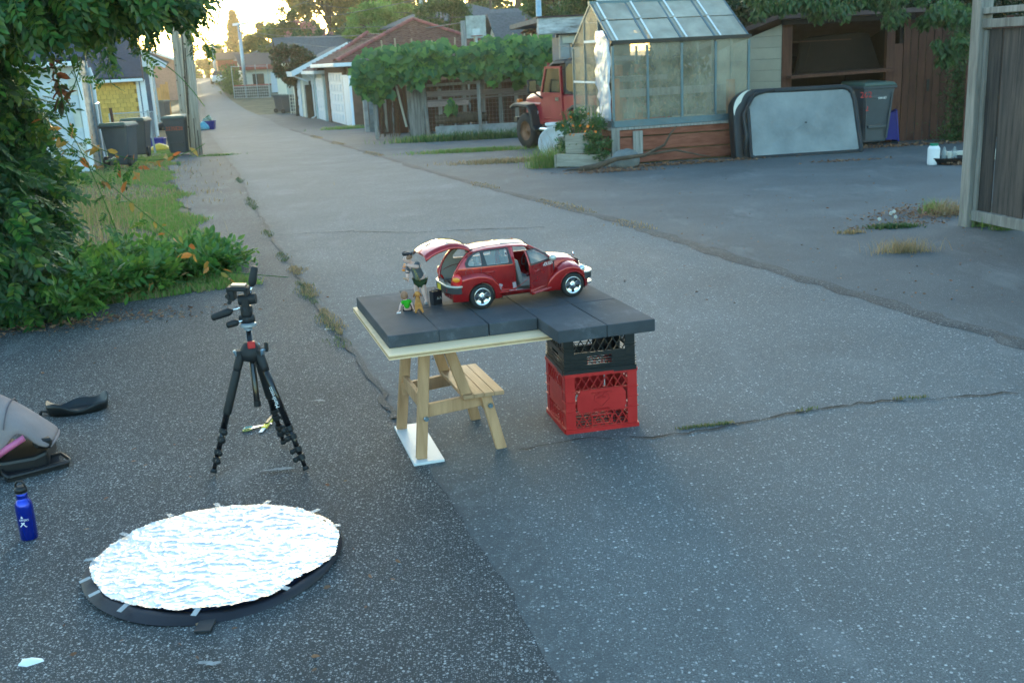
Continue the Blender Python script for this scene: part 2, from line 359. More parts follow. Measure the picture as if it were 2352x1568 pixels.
LF_bright=leafmat('light green foliage',[(.10,.20,.04),(.16,.28,.05),(.11,.21,.04),(.20,.30,.06)],.4,.45)
LF_mid=leafmat('mid green foliage',[(.025,.065,.02),(.05,.105,.03),(.08,.14,.035),(.035,.08,.025)],.35,.42)
LF_dark=leafmat('dark glossy foliage',[(.012,.03,.012),(.02,.045,.018),(.035,.065,.025),(.016,.035,.014)],.25,.3)
LF_red=leafmat('red tinged foliage',[(.03,.05,.018),(.16,.05,.025),(.05,.07,.02),(.20,.07,.03)],.35,.5)
LF_pink=leafmat('pink blossom',[(.35,.16,.15),(.42,.22,.2),(.28,.12,.1)],.3,.6)
LF_mag=leafmat('bronze green foliage',[(.03,.05,.022),(.05,.075,.03),(.10,.06,.03),(.025,.04,.018)],.25,.35)
# ================================================================== TREES
def tree(px,pt,pb,hw,Y,lab,lm,n=40,per=160,leaf=.3,name='tree',kind='round',cat='tree',group=None,seed=1,trunk=M_bark,bot=None):
    rs=np.random.RandomState(seed+int(px)); c=V(px,(pt+pb)/2,Y); top=V(px,pt,Y).z; low=V(px,pb,Y).z; rx=hw/FPX*Y; rz=(top-low)/2; gz=T(Y)
    o=thing(name,lab,cat,(c.x,Y,gz),group=group); L=Vector((c.x,Y,gz)); cl=Vector((0,0,c.z-gz))
    if kind=='cone':
        pts=[]
        for i in range(n):
            t=i/n; z=low+(top-low)*t; rr=rx*(1-t)**.8*rs.uniform(.75,1.15)+.1; a=rs.uniform(0,2*PI)
            for k in range(5):
                a=rs.uniform(0,2*PI); q=(c.x+math.cos(a)*rr*.6,Y+math.sin(a)*rr*.6,z-gz*0-rr*.15); pts.append(blob(per//5,q,(rr*.45,rr*.45,rx*.16),rs,.1))
        pts=np.concatenate(pts)-np.array(L); cs=[]
    else:
        pts,cs=clumps(n,per,cl,(rx,rx*.8,rz),rs,cr=.3)
    me=leaf_mesh('crown',pts,leaf,lm,'D',rs=rs); link('crown',me,o)
    b=MB(); th=max(.06,rx*.09); H=c.z-gz
    b.tube([(0,0,-.2),(th*.4,0,H*.4),(-th*.3,th*.3,H),(0,0,H+rz*.6)],[th*1.3,th,th*.6,th*.15],7)
    for q in list(cs)[:12]: b.tube([(0,0,H*.55+rz*.1),(q[0]*.5,q[1]*.5,(H*.7+q[2]*.3)),tuple(q)],[th*.45,th*.28,th*.08],5)
    b.build('trunk',trunk,o,smooth=True)
    return o
hill='trees on the hillside beyond the lane'
tree(540,26,172,40,150,'tall pointed conifer at the end of the lane, backlit gold',LF_gold,26,170,.5,kind='cone',name='conifer')
tree(492,105,186,34,170,'low rounded tree left of the pointed conifer at the lane end',LF_gold,26,150,.5,seed=2)
tree(463,148,190,22,175,'lowest yellow green tree right at the crest of the lane',LF_bright,14,120,.4,seed=9)
tree(592,70,185,36,120,'golden green tree just right of the pointed conifer',LF_gold,34,170,.4,seed=3)
tree(655,18,170,52,112,'airy dark tree with sky showing through, left of the hillside wood',LF_far,32,130,.36,seed=4)
tree(618,45,150,28,125,'slim yellowish tree between the golden tree and the airy dark tree',LF_gold,22,120,.36,seed=14)
for i,(px,pt,pb,hw,Y,lm,lab) in enumerate([
 (750,-170,150,80,128,LF_gold,'tall hillside tree catching yellow evening light above the pink blossom tree'),
 (835,-190,120,105,135,LF_far,'dark tall hillside tree behind the light green tree'),
 (960,-260,90,115,140,LF_far,'dark hillside tree above the long red tiled roof peak'),
 (1085,-240,90,110,138,LF_far,'dark hillside tree behind the thin wooden pole'),
 (1215,-200,95,95,120,LF_mid,'hillside tree behind the tall blue pole'),
 (1340,-220,80,110,110,LF_far,'dark hillside tree behind the greenhouse ridge'),
 (1500,-240,70,120,100,LF_far,'dark tree filling the skyline right behind the greenhouse roof'),
 (700,60,190,70,122,LF_far,'dark tree low behind the pink blossom tree'),
 (900,30,175,120,118,LF_mid,'broad leafy tree low on the hillside behind the red tile roof'),
 (1110,20,160,110,112,LF_far,'broad dark tree low on the hillside behind the grey shingle roof')]):
    tree(px,pt,pb,hw,Y,lab,lm,60,190,.55,seed=20+i,group=hill)
o=tree(712,72,150,58,88,'pink flowering tree behind the garages',LF_mid,40,190,.26,seed=40,name='flowering_tree')
rs=np.random.RandomState(5); c=V(712,90,88); link('blossom',leaf_mesh('blossom',clumps(26,28,(0,-.3,c.z-T(88)+.25),(2.1,1.6,1.2),rs,cr=.2)[0],.2,LF_pink,'D',rs=rs),o)
tree(672,95,192,44,60,'bronze leaved round tree between the pale garage and the white garages',LF_mag,44,260,.17,seed=41)
tree(858,6,118,72,80,'light green leafy tree left above the red tile roof',LF_bright,44,260,.22,seed=42)
tree(905,-10,70,38,84,'upright light green tree top behind the red tile roof',LF_bright,24,190,.22,seed=43)
tree(1020,-14,150,55,62,'green tree standing in front of the grey shingle roofs',LF_mid,46,300,.16,seed=44)
tree(1228,45,140,34,40,'small red tinged tree beside the blue pole',LF_red,26,230,.11,seed=45)
tree(1290,-40,70,80,48,'leafy green tree behind the carport with the peeling white beam',LF_mid,44,300,.14,seed=46)
tree(1400,-60,70,95,44,'dark green tree directly behind the greenhouse gable',LF_mid,44,300,.14,seed=47)
# big leafy tree over the shed
def big_tree():
    rs=np.random.RandomState(77); o=thing('tree','large dark leafy tree overhanging the open shed','tree',(6.4,21.8,T(21.8)))
    L=np.array([6.4,21.8,T(21.8)]); pts=[]
    for px,py,Y,rx,rz,n in [(1800,-30,21.5,1.5,.75,30),(1950,-55,21.5,2,.75,34),(2100,-40,21,1.8,.8,34),(2230,0,20.5,1.6,.9,30),(2320,20,20,1.3,1.2,26),(1690,-30,23,1.2,.7,20),(1900,35,23.5,2.0,.5,26),(2060,50,22.5,1.8,.5,24)]:
        c=V(px,py,Y); pts.append(clumps(n,210,tuple(c),(rx,rx*.8,rz),rs,cr=.3)[0])
    pts=np.concatenate(pts)-L; link('crown',leaf_mesh('crown',pts,.11,LF_dark,'N',rs=rs),o)
    pts=[]
    for px,py,Y,rx,rz,n in [(1745,6,17.6,.45,.22,6),(1830,-8,17.4,.6,.2,8),(1960,2,17.2,.8,.24,12),(2110,22,17,.7,.30,10),(2175,55,16.6,.3,.35,7),(2205,125,16.4,.16,.4,6),(2050,5,17,.6,.25,8)]:
        c=V(px,py,Y); pts.append(clumps(n,90,tuple(c),(rx,.5,rz),rs,cr=.35)[0])
    pts=np.concatenate(pts)-L; link('low_branch',leaf_mesh('low_branch',pts,.11,LF_bright if 0 else LF_mid,'N',dirs=rs.normal(size=(len(pts),3))*[.5,.5,.3]+[0,-.3,-.8],rs=rs),o)
    b=MB(); b.tube([(0,0,-.2),(.1,0,1.5),(.3,-.4,3),(.2,-1,4.6)],[.3,.24,.2,.08],10)
    for x,y,z in [(-2,-.5,3.6),(2,-1,3.4),(-1,-2.5,3.2),(1.6,-3.5,3.0),(-2.6,-3.6,3.1)]: b.tube([(.2,-.2,2.2),(x*.5,y*.5,3),(x,y,z)],[.13,.09,.02],6)
    b.build('trunk',M_bark,o,smooth=True)
big_tree()
# ================================================================== BUILDINGS
AL=R(17.2)
M_stucco=mat('brown stucco',(.17,.10,.07),.9,var=.2,scale=5,bump=.5,bscale=120,bdist=.006)
M_tile=mat('weathered red brown roof tile',(.19,.065,.05),.75,var=.4,scale=5,bump=.3,bscale=60,col2=(.28,.15,.12),rnd=.2)
M_ridge=mat('red ridge tile',(.24,.06,.05),.6,var=.4,scale=8,bump=.3,bscale=60,rnd=.25)
M_shing=mat('grey asphalt shingle',(.10,.105,.115),.9,var=.35,scale=7,bump=.8,bscale=90,bdist=.01)
M_shingb=mat('blue grey asphalt shingle',(.035,.045,.07),.85,var=.35,scale=7,bump=.8,bscale=90,bdist=.01,rnd=.25)
M_brownroof=mat('dark brown roofing',(.07,.045,.042),.85,var=.3,bump=.5)
M_beige=mat('beige painted siding',(.50,.47,.38),.6,var=.1,scale=3,bump=.1,rnd=.05)
M_cream=mat('cream painted wall',(.60,.58,.50),.65,var=.12,scale=2,bump=.1)
M_pblue=mat('pale blue siding',(.42,.50,.52),.65,var=.1,scale=3,bump=.1,rnd=.05)
M_pgreen=mat('pale green siding',(.50,.56,.50),.65,var=.1,scale=3,bump=.1,rnd=.05)
M_yellow=mat('ochre yellow shingle',(.60,.37,.075),.7,var=.15,scale=9,bump=.3,rnd=.12)
M_whshing=mat('white cement shingle',(.50,.54,.58),.75,var=.2,scale=4,bump=.3,rnd=.1,col2=(.62,.65,.68))
M_bluewall=mat('slate blue siding',(.085,.115,.17),.7,var=.15,scale=4,bump=.2,rnd=.1)
M_lap=mat('grimy beige lap siding',(.34,.30,.24),.75,var=.35,scale=3,bump=.3,rnd=.12,col2=(.42,.39,.34))
M_orange=mat('orange cedar fence',(.50,.23,.06),.7,var=.25,scale=6,stretch=(3,3,.3),bump=.3,rnd=.15)
M_redb=mat('dull red paint',(.26,.06,.045),.75,var=.3,bump=.3)
M_door=mat('white garage door paint',(.66,.70,.76),.45,var=.06,scale=3,bump=.04)
def nrm(v): return v/ (v.length or 1)
def roof_slabs(b,w,L,h,rise,ov,kind,ax='x',t=.1):
    """adds the roof's sloping slabs (top faces + thickness) to b; footprint [0,w]x[0,L] at height h"""
    x0,x1,y0,y1=-ov,w+ov,-ov,L+ov
    if kind=='gable' and ax=='x': qs=[[(x0,y0,h),(x1,y0,h),(x1,L/2,h+rise),(x0,L/2,h+rise)],[(x1,y1,h),(x0,y1,h),(x0,L/2,h+rise),(x1,L/2,h+rise)]]
    elif kind=='gable': qs=[[(x0,y1,h),(x0,y0,h),(w/2,y0,h+rise),(w/2,y1,h+rise)],[(x1,y0,h),(x1,y1,h),(w/2,y1,h+rise),(w/2,y0,h+rise)]]
    elif kind=='flat': qs=[[(x0,y0,h),(x1,y0,h),(x1,y1,h+rise),(x0,y1,h+rise)]]
    else:
        if w>=L: a=(L/2,L/2,h+rise);c=(w-L/2,L/2,h+rise); qs=[[(x0,y0,h),(x1,y0,h),c,a],[(x1,y1,h),(x0,y1,h),a,c],[(x0,y1,h),(x0,y0,h),a],[(x1,y0,h),(x1,y1,h),c]]
        else: a=(w/2,w/2,h+rise);c=(w/2,L-w/2,h+rise); qs=[[(x0,y0,h),(x1,y0,h),a],[(x1,y1,h),(x0,y1,h),c],[(x0,y1,h),(x0,y0,h),a,c],[(x1,y0,h),(x1,y1,h),c,a]]
    for q in qs:
        n=len(q); b.add(list(q)+[(p[0],p[1],p[2]-t) for p in q],[tuple(range(n)),tuple(range(2*n-1,n-1,-1))]+[(i,(i+1)%n,n+(i+1)%n,n+i) for i in range(n)])
    return qs
def walls(b,w,L,h,t=.12,gable=None,rise=0,z0=-.4):
    b.b(0,w,0,t,z0,h);b.b(0,w,L-t,L,z0,h);b.b(0,t,t,L-t,z0,h);b.b(w-t,w,t,L-t,z0,h)
    if gable=='y': b.prism([(0,h),(w,h),(w/2,h+rise)],0.002,t-.002);b.prism([(0,h),(w,h),(w/2,h+rise)],L-t,L-.01)
    if gable=='x': b.prism([(0,h),(L,h),(L/2,h+rise)],.002,t-.002,'YZ');b.prism([(0,h),(L,h),(L/2,h+rise)],w-t,w-.01,'YZ')
def building(name,lab,org,w,L,h,rise,kind,wm,rm,ax='x',ov=.4,rz=AL,gut=None,cat='house',zt=0):
    o=thing(name,lab,cat,org,rz); b=MB(); g={'gable':('x' if ax=='x' else 'y')}.get(kind); walls(b,w,L,h,gable=g,rise=rise); b.build('wall',wm,o)
    b=MB(); roof_slabs(b,w,L,h+.06,rise,ov,kind,ax); b.build('roof',rm,o)
    if gut:
        b=MB(); e=ov+.05
        b.b(-e,w+e,-e-.06,-e+.03,h-.08,h+.07) ; b.build('gutter',gut,o)
        b=MB(); b.b(-e-.06,-e+.03,-e+.035,L+e,h-.08,h+.07); b.build('gutter',gut,o)
    return o
def gdoor(o,y0,y1,z1,x=-.03,mt=None,rows=4,cols=4,face='L',rec=.0):
    """panelled garage door on the left (alley) wall between y0,y1"""
    b=MB(); mt=mt or M_door
    b.b(x-.02,x+.02,y0,y1,-.05,z1)
    for i in range(rows):
        for j in range(cols):
            ya=y0+(y1-y0)*(j+.12)/cols; yb=y0+(y1-y0)*(j+.88)/cols; za=z1*(i+.16)/rows; zb=z1*(i+.84)/rows
            b.b(x-.045,x-.018,ya,yb,za,zb)
    return b.build('garage_door',mt,o,bevel=.008)
def lap_rows(o,w,z0,z1,n,mt,name='siding_board',face='F',y=0,L=None,t=.02,tilt=.02):
    """individual lap boards on the front (F, along x) or left wall (L, along y)"""
    hh=(z1-z0)/n; me=None
    for i in range(n):
        if me is None:
            b=MB()
            ln=w if face=='F' else L
            if face=='F': b.prism([(-t-tilt,0),(-.002,0),(-.002,hh),(-t*.6,hh)],0,ln,'YZ'); b.v=[(p[0],p[1]+0,p[2]) for p in b.v]
            else: b.prism([(-t-tilt,0),(-.002,0),(-.002,hh),(-t*.6,hh)],0,ln,'XZ')
            me=b.mesh(name,mt)
        link(name,me,o,(0 if face=='F' else 0,y if face=='F' else 0,z0+i*hh))
def tile_slope(b,e0,e1,t0,t1,rows=18,pitch=.3,amp=.045,lip=.05):
    e0,e1,t0,t1=map(Vector,(e0,e1,t0,t1)); up=(e1-e0).cross(t0-e0).normalized(); 
    if up.z<0: up=-up
    ax=(e1-e0).normalized()
    for i in range(rows):
        a0=e0.lerp(t0,i/rows);a1=e1.lerp(t1,i/rows);c0=e0.lerp(t0,(i+1)/rows);c1=e1.lerp(t1,(i+1)/rows); ln=(a1-a0).length; ns=max(2,int(ln/pitch*6))
        vs=[]
        for j in range(ns+1):
            f=j/ns
            for p0,p1,l in((a0,a1,-.02),(a0,a1,lip),(c0,c1,0)):
                p=p0.lerp(p1,f); s=(p-e0).dot(ax); w=abs(math.sin(s*PI/pitch)); vs.append(p+up*(amp*w+l))
        b.add(vs,[(3*j,3*j+1,3*j+4,3*j+3) for j in range(ns)]+[(3*j+1,3*j+2,3*j+5,3*j+4) for j in range(ns)])
def ridge_tiles(o,p0,p1,n,mt=M_ridge,r=.13):
    p0=Vector(p0);p1=Vector(p1);d=(p1-p0);l=d.length/n*1.08; b=MB(); vs=[];k=7
    for i,(t,rr) in enumerate(((0,r*1.15),(l,r*.95))):
        for q in range(k+1): a=PI*q/k; vs.append((t,rr*math.cos(a),rr*.8*math.sin(a)))
    b.add(vs,[(q,q+1,k+2+q,k+1+q) for q in range(k)]); me=b.mesh('ridge_tile',mt); me.materials[0]=mt
    q=d.to_track_quat('X','Z').to_euler()
    for i in range(n): link('ridge_tile',me,o,p0+d*(i/n),q)
# ---- garage with the red tiled hip roof
og=G(811,288); gA=thing('tiled_roof_garage','brown stucco garage with red brown tiled hip roof and a white panelled door','garage',og,AL)
w,L,h,rise=7.0,6.2,2.55,1.75; b=MB(); walls(b,w,L,h,t=.15); b.build('wall',M_stucco,gA)
b=MB(); ov=.6; ap=(w*.52,L*.5,h+rise); x0,x1,y0,y1=-ov,w+ov-.2,-ov,L+ov
tile_slope(b,(x0,y0,h+.05),(x1,y0,h+.05),ap,(ap[0]+.01,ap[1],ap[2]),22,.32); tile_slope(b,(x0,y1,h+.05),(x0,y0,h+.05),(ap[0],ap[1]+.01,ap[2]),ap,22,.32); tile_slope(b,(x1,y0,h+.05),(x1,y1,h+.05),ap,ap,12,.32); tile_slope(b,(x1,y1,h+.05),(x0,y1,h+.05),ap,ap,8,.32); b.build('tiled_roof',M_tile,gA,smooth=False)
b=MB(); b.b(x0,x1,y0,y1,h-.02,h+.03); b.build('soffit',M_white,gA)
ridge_tiles(gA,(x0,y0,h+.12),(ap[0],ap[1],ap[2]+.07),15); ridge_tiles(gA,(x1,y0,h+.12),(ap[0],ap[1],ap[2]+.07),20)
b=MB(); b.b(x0-.06,x1,y0-.12,y0-.01,h-.1,h+.06); b.build('gutter',M_white,gA,bevel=.02); b=MB(); b.b(x0-.12,x0-.01,y0-.005,y1,h-.1,h+.06); b.build('gutter',M_white,gA,bevel=.02)
b=MB(); b.b(-.14,.02,.6,1.0,-.4,2.5);b.b(-.14,.02,5.5,6.2,-.4,2.5);b.b(-.14,.02,1.0,5.5,2.2,2.5); b.build('door_surround',M_stucco,gA)
gdoor(gA,1.0,5.5,2.2,x=-.05,rows=5,cols=5)
# ---- second tiled garage (roof only seen above the middle white garage)
o=thing('tiled_roof_garage','middle white sided garage with dark red tiled roof and white door','garage',G(757,279),AL); w,L,h,rise=5.5,4.2,2.35,1.75
b=MB(); walls(b,w,L,h); b.build('wall',M_cream,o); b=MB(); ap=(w*.5,L*.7,h+rise)
tile_slope(b,(-.5,-.3,h+.05),(w+.5,-.3,h+.05),ap,(ap[0]+.3,ap[1],ap[2]),15,.32); tile_slope(b,(-.5,L+.3,h+.05),(-.5,-.3,h+.05),ap,ap,15,.32); b.build('tiled_roof',M_tile,o); ridge_tiles(o,(-.5,-.3,h+.12),(ap[0],ap[1],ap[2]+.05),12)
b=MB(); b.b(-.62,-.5,-.3,L+.3,h-.08,h+.07);b.b(-.6,w,-.42,-.3,h-.08,h+.07); b.build('gutter',M_white,o)
gdoor(o,.5,3.3,2.05); b=MB(); b.b(-.12,0,3.3,3.65,0,2.3); b.build('door_frame',M_pblue,o); b=MB(); b.b(-.12,0,.2,.5,0,2.3); b.build('door_frame',M_pblue,o); b=MB(); b.tube([(-.55,L,h),(-.1,L+.1,h-.3),(-.1,L+.1,.1),(-.3,L+.1,0)],.05,6); b.build('downspout',M_white,o)
# ---- third garage with projecting porch roof
o=building('low_garage','third white garage with grey shingle roof and white bargeboards',G(704,270),5,5,2.3,1.3,'gable',M_cream,M_shing,ax='y',ov=.55,cat='garage')
gdoor(o,1.2,4,1.95)
b=MB(); b.beam((-.6,-.58,2.3),(2.5,-.58,3.66),.04,.28);b.beam((2.5,-.58,3.66),(5.6,-.58,2.3),.04,.28); b.b(-.62,-.56,-.55,5.5,2.16,2.42); b.build('bargeboard',M_white,o); b=MB(); b.tube([(-.55,-.3,2.2),(.5,-.4,1.75),(1.0,-.4,1.6),(1.05,-.4,0)],.045,6); b.build('downspout',M_white,o)
b=MB(); b.b(-.02,.9,-.95,-.7,-.2,1.7); b.b(.2,.28,-.99,-.68,-.2,1.9); b.build('post',M_bark,o)
# ---- pale green garage beyond the bin
o=building('pale_garage','pale green sided garage with grey roof left of the bronze tree',G(662,243),5,6,2.9,1.7,'gable',M_pgreen,M_shing,ax='x',ov=.3,cat='garage'); lap_rows(o,5,0,2.9,14,M_pgreen)
b=MB(); b.b(2,2.9,-.06,-.04,0,2.0); b.build('door',M_pblue,o)
# lattice between
o=thing('lattice_screen','white wooden lattice screen beside the pair of far bins','fence',G(668,262),AL); b=MB()
for i in range(7): b.b(i*.16,i*.16+.05,-.02,.02,0,2.0)
for i in range(10): b.b(0,1.1,-.045,-.021,.1+i*.2,.15+i*.2)
b.build('lattice',M_cream,o)
# ---- block wall yard with brown roofed house
o=building('lane_house','low cream house with brown fascia roof behind the decorative block wall',G(700,236)+Vector((-8.5,19,0)),9,6,2.7,1.2,'flat',M_cream,M_brownroof,ov=.4)
b=MB(); b.b(-.5,9.5,-.5,-.42,2.45,2.85); b.build('fascia',M_redb,o); b=MB(); b.b(.6,1.6,-.03,-.01,.9,2.1); b.build('window',M_glassdark,o); b=MB(); b.b(5,6.6,-.03,-.01,.9,2.1); b.build('window',M_glassdark,o); b=MB(); b.b(2.2,4.3,-.05,-.01,0,2.2); b.build('curtained_door',M_door,o)
o=building('lane_house','grey gabled house furthest along the right side of the lane',V(560,190,120),8,7,2.6,1.5,'hip',M_cream,M_shing,ov=.4); o.location.z=T(120)
o=building('lane_house','grey hipped roof house just behind the brown fascia house',V(606,185,112),9,8,3.6,1.9,'hip',M_pblue,M_shing,ov=.4); o.location.z=T(112)-.2
o=building('lane_house','dark low garage beside the parked white car at the lane end',V(505,190,140),6,6,2.4,.9,'gable',M_redb,M_brownroof,ov=.3,cat='garage'); o.location.z=T(140)
o=thing('block_wall','low decorative concrete block wall with red coping and wire fence','wall',G(540,226),AL); oo=o
p0=G(540,226);p1=G(622,224); dv=p1-p0; o.rotation_euler=(0,0,math.atan2(dv.y,dv.x)); Lw=dv.length
b=MB(); b.b(0,Lw,0,.2,-.3,.95); b.build('wall',M_conc,o); b=MB(); b.b(-.03,Lw+.03,-.03,.23,.95,1.05); b.build('coping',M_redb,o)
b=MB(); n=int(Lw/.22)
for i in range(n):
    for j in range(4): b.lathe([(.055,0),(.09,0),(.09,.03),(.055,.03)],6,(i*.22+.11,-.03,.12+j*.22),'Y')
b.build('block_pattern',mat('dark block hollows',(.06,.06,.06),.9),o)
b=MB()
for i in range(4): b.tube([(i*Lw/3,-.05,0),(i*Lw/3,-.05,2.6)],.03,6)
b.tube([(0,-.05,2.55),(Lw,-.05,2.45)],.025,6); b.build('fence_post',M_galv,o)
# parked white car far away
def mini_car(org,rz,lab,mt,s=1):
    o=thing('parked_car',lab,'car',org,rz); b=MB(); sec=[]
    for x,zb,zt,w in[(-2.1,.35,.8,.75),(-1.9,.3,.95,.84),(-.9,.28,1.0,.86),(.9,.28,1.0,.86),(1.8,.3,.85,.82),(2.15,.35,.7,.7)]: sec.append([(x,-w,zb),(x,w,zb),(x,w,zt-.08),(x,w*.92,zt),(x,-w*.92,zt),(x,-w,zt-.08)])
    b.loft(sec); b.build('body',mt,o,smooth=False,bevel=.04,seg=2)
    b=MB(); sec=[]
    for x,z,w in[(-1.7,.97,.76),(-1.1,1.42,.62),(.2,1.44,.62),(.95,.98,.76)]: sec.append([(x,-w,.9),(x,w,.9),(x,w,z),(x,-w,z)])
    b.loft(sec); b.build('glasshouse',M_glassdark,o,bevel=.03)
    for x in(-1.35,1.35):
        for y in(-.8,.8): b=MB(); b.lathe([(.05,-.1),(.3,-.1),(.32,-.06),(.32,.06),(.3,.1),(.05,.1)],16,(x,y,.32),'Y'); b.build('wheel',M_black,o)
    return o
M_whcar=mat('white car paint',(.6,.62,.62),.3,var=.05,bump=0,coat=.6)
mini_car(G(504,193)+Vector((0,0,0)),AL+R(90),'white car parked far up the lane on the right',M_whcar)
# scrubby dark hedge fence at lane end
def hedge(name,lab,p0,p1,h,t,lm,n=1200,leaf=.16,cat='hedge',shape='D',kind=None,dens=None):
    rs=np.random.RandomState(int(abs(p0[0]*31+p1[0]*7))+3); p0=np.array(p0);p1=np.array(p1); o=thing(name,lab,cat,tuple(p0))
    q=[]
    d=p1-p0
    for i in range(n):
        f=rs.uniform(); p=d*f+rs.normal(size=3)*[t*.5,t*.5,0]; p[2]=rs.uniform(0,1)**.8*h*(.75+.35*math.sin(f*17+1)*.5+.2*rs.rand()); q.append(p)
    link('foliage',leaf_mesh('foliage',q,leaf,lm,shape,rs=rs),o)
    for i in range(5): f=(i+.5)/5; b=MB(); b.tube([tuple(d*f),tuple(d*f+[0,0,h*.6])],[.05,.02],5); b.build('stem',M_bark,o)
    return o
hedge('hedge','dark scrubby hedge on the right beyond the block wall',G(522,212),G(545,222),2.4,.8,LF_far,1500,.22)
# ---- grey houses behind the tile roof
o=building('grey_roof_house','house with light grey hipped tile roof behind the peak of the red tile roof',(V(935,100,72).x,72,T(72)),8.5,9,4.9,1.75,'hip',M_pblue,M_tile if 0 else M_shing,ov=.5,rz=AL)
b=MB(); b.tube([(1.6,2,5.2),(1.6,2,6.6)],.12,8); b.lathe([(.2,0),(.2,.2)],8,(1.6,2,6.6)); b.build('roof_vent',M_galv,o)
o=building('grey_roof_house','long house with dark grey shingle roof behind the basketball hoop',(V(1065,100,62).x,62,T(62)),7.5,8,3.4,1.95,'gable',M_pblue,M_shing,ov=.4,rz=R(4))
b=MB(); b.b(4.1,4.4,1.9,2.2,4.1,4.5); b.b(-.4,7.9,-.5,-.4,3.35,3.5);b.build('roof_vent',M_white,o)
b=MB(); b.b(3.6,3.95,6.2,6.5,4.5,6.6); b.build('chimney',M_bark,o)
o=building('grey_roof_house','pale grey gabled outbuilding right of the dark grey shingle roof',(V(1160,110,50).x,50,T(50)),3.6,5,3.0,1.6,'gable',M_cream,M_shing,ax='x',ov=.35,rz=R(10)); b=MB(); b.b(2.2,2.9,-.03,-.001,1.6,2.7); b.build('window',M_glassdark,o); b=MB(); b.b(.5,1.1,-.03,-.001,1.6,2.7); b.build('window',M_glassdark,o)
# white ribbed balcony behind the greenhouse
o=thing('balcony','white ribbed metal balcony railing seen above the greenhouse ridge','balcony',(V(1370,0,34).x,34,0),R(3)); b=MB(); b.b(0,4.6,0,.05,3.1,3.16); b.b(0,4.6,0,.05,4.1,4.16)
for i in range(46): b.b(i*.1,i*.1+.05,.0,.03,3.1,4.1)
b.b(0,.1,0,.1,T(34),3.1);b.b(4.5,4.6,0,.1,T(34),3.1); b.build('railing',M_white,o)
# basketball hoop
o=thing('basketball_hoop','weathered basketball backboard on a pole behind the vine trellis','basketball hoop',(V(1095,95,42).x,42,T(42)),R(5)); z0=V(1095,88,42).z; z1=V(1095,55,42).z
b=MB(); b.b(-.38,.38,-.03,0,z0-T(42),z1-T(42)+.3); b.build('backboard',mat('faded backboard',(.36,.38,.36),.6,var=.3),o); b=MB(); b.tube([(0,.1,-.2),(0,.1,z1-T(42))],.05,8); b.b(-.15,.15,-.045,-.035,z0-T(42)+.1,z0-T(42)+.35); b.build('pole',M_galv,o)
b=MB(); b.tube([(math.cos(a*PI/8)*.22,-.27+math.sin(a*PI/8)*.22,z0-T(42)+.08) for a in range(17)],.012,5); b.build('rim',M_redb,o)
# poles
def pole(px,pt,Y,r,lab,mt,name='pole',top=None,cat='pole'):
    a=V(px,pt,Y); o=thing(name,lab,cat,(a.x,Y,T(Y))); b=MB(); hh=a.z-T(Y); b.tube([(0,0,-.3),(0,0,hh)],[r*1.1,r*.8],10); b.build('shaft',mt,o,smooth=True); return o,hh
o,hh=pole(548,57,92,.16,'tall grey metal street pole with a small lamp arm by the block wall',M_galv,'street_lamp',cat='street lamp'); b=MB(); b.beam((-.5,0,hh),(.9,0,hh+.1),.16,.2); b.build('lamp_head',M_white,o)
pole(487,101,130,.2,'pale pole further up the lane beside the white car',M_galv,'utility_pole',cat='utility pole')
pole(1063,48,45,.13,'thin bare wooden pole behind the red tile roof',M_greywood,'utility_pole',cat='utility pole')
pole(1234,-60,38,.11,'tall light blue metal pole beside the carport',mat('pale blue painted pole',(.30,.42,.52),.5),'pole')
pole(1122,-80,75,.1,'distant slim wooden pole above the grey shingle roof',M_bark,'pole')
M_wire=mat('grey cable',(.10,.10,.105),.6,bump=0)
def wire(p0,p1,sag,lab,r=.02,g='overhead cables across the hillside'):
    a=V(*p0);c=V(*p1); o=thing('overhead_cable',lab,'cable',a,group=g); b=MB(); pts=[]
    for i in range(17): t=i/16; p=a.lerp(c,t)-a; p.z-=sag*4*t*(1-t); pts.append(p)
    b.tube(pts,r,5); b.build('cable',M_wire,o)
for p0,p1,s,lab in [((548,60,92),(1000,-10,60),.3,'upper cable from the street lamp pole rising to the right'),((548,64,92),(1450,8,55),.5,'cable from the street lamp crossing in front of the hillside trees'),((548,68,92),(1063,52,45),.6,'low cable from the street lamp to the thin wooden pole'),((548,72,92),(860,115,60),.3,'lowest cable from the street lamp sagging to the tiled roofs'),((980,42,60),(1850,-12,60),.2,'cable passing above the grey roofs'),((700,8,90),(1500,30,60),.5,'topmost cable crossing the skyline trees'),((560,56,92),(760,-20,70),.1,'short cable climbing from the street lamp into the sky')]:
    wire(p0,p1,s,lab)
def text(o,s,loc,rot,size,m,name='lettering',ext=.002,sc=(1,1,1)):
    t=bpy.data.curves.new(name,'FONT'); t.body=s; t.size=size; t.extrude=ext; t.align_x='CENTER'; t.resolution_u=3
    q=bpy.data.objects.new('tmp_text',t); C.objects.link(q); bpy.context.view_layer.update()
    me=bpy.data.meshes.new_from_object(q.evaluated_get(bpy.context.evaluated_depsgraph_get())); C.objects.unlink(q); bpy.data.objects.remove(q)
    me.materials.clear(); me.materials.append(m); q=bpy.data.objects.new(name,me); C.objects.link(q); q.parent=o; q.location=loc; q.rotation_euler=rot; q.scale=sc; return q
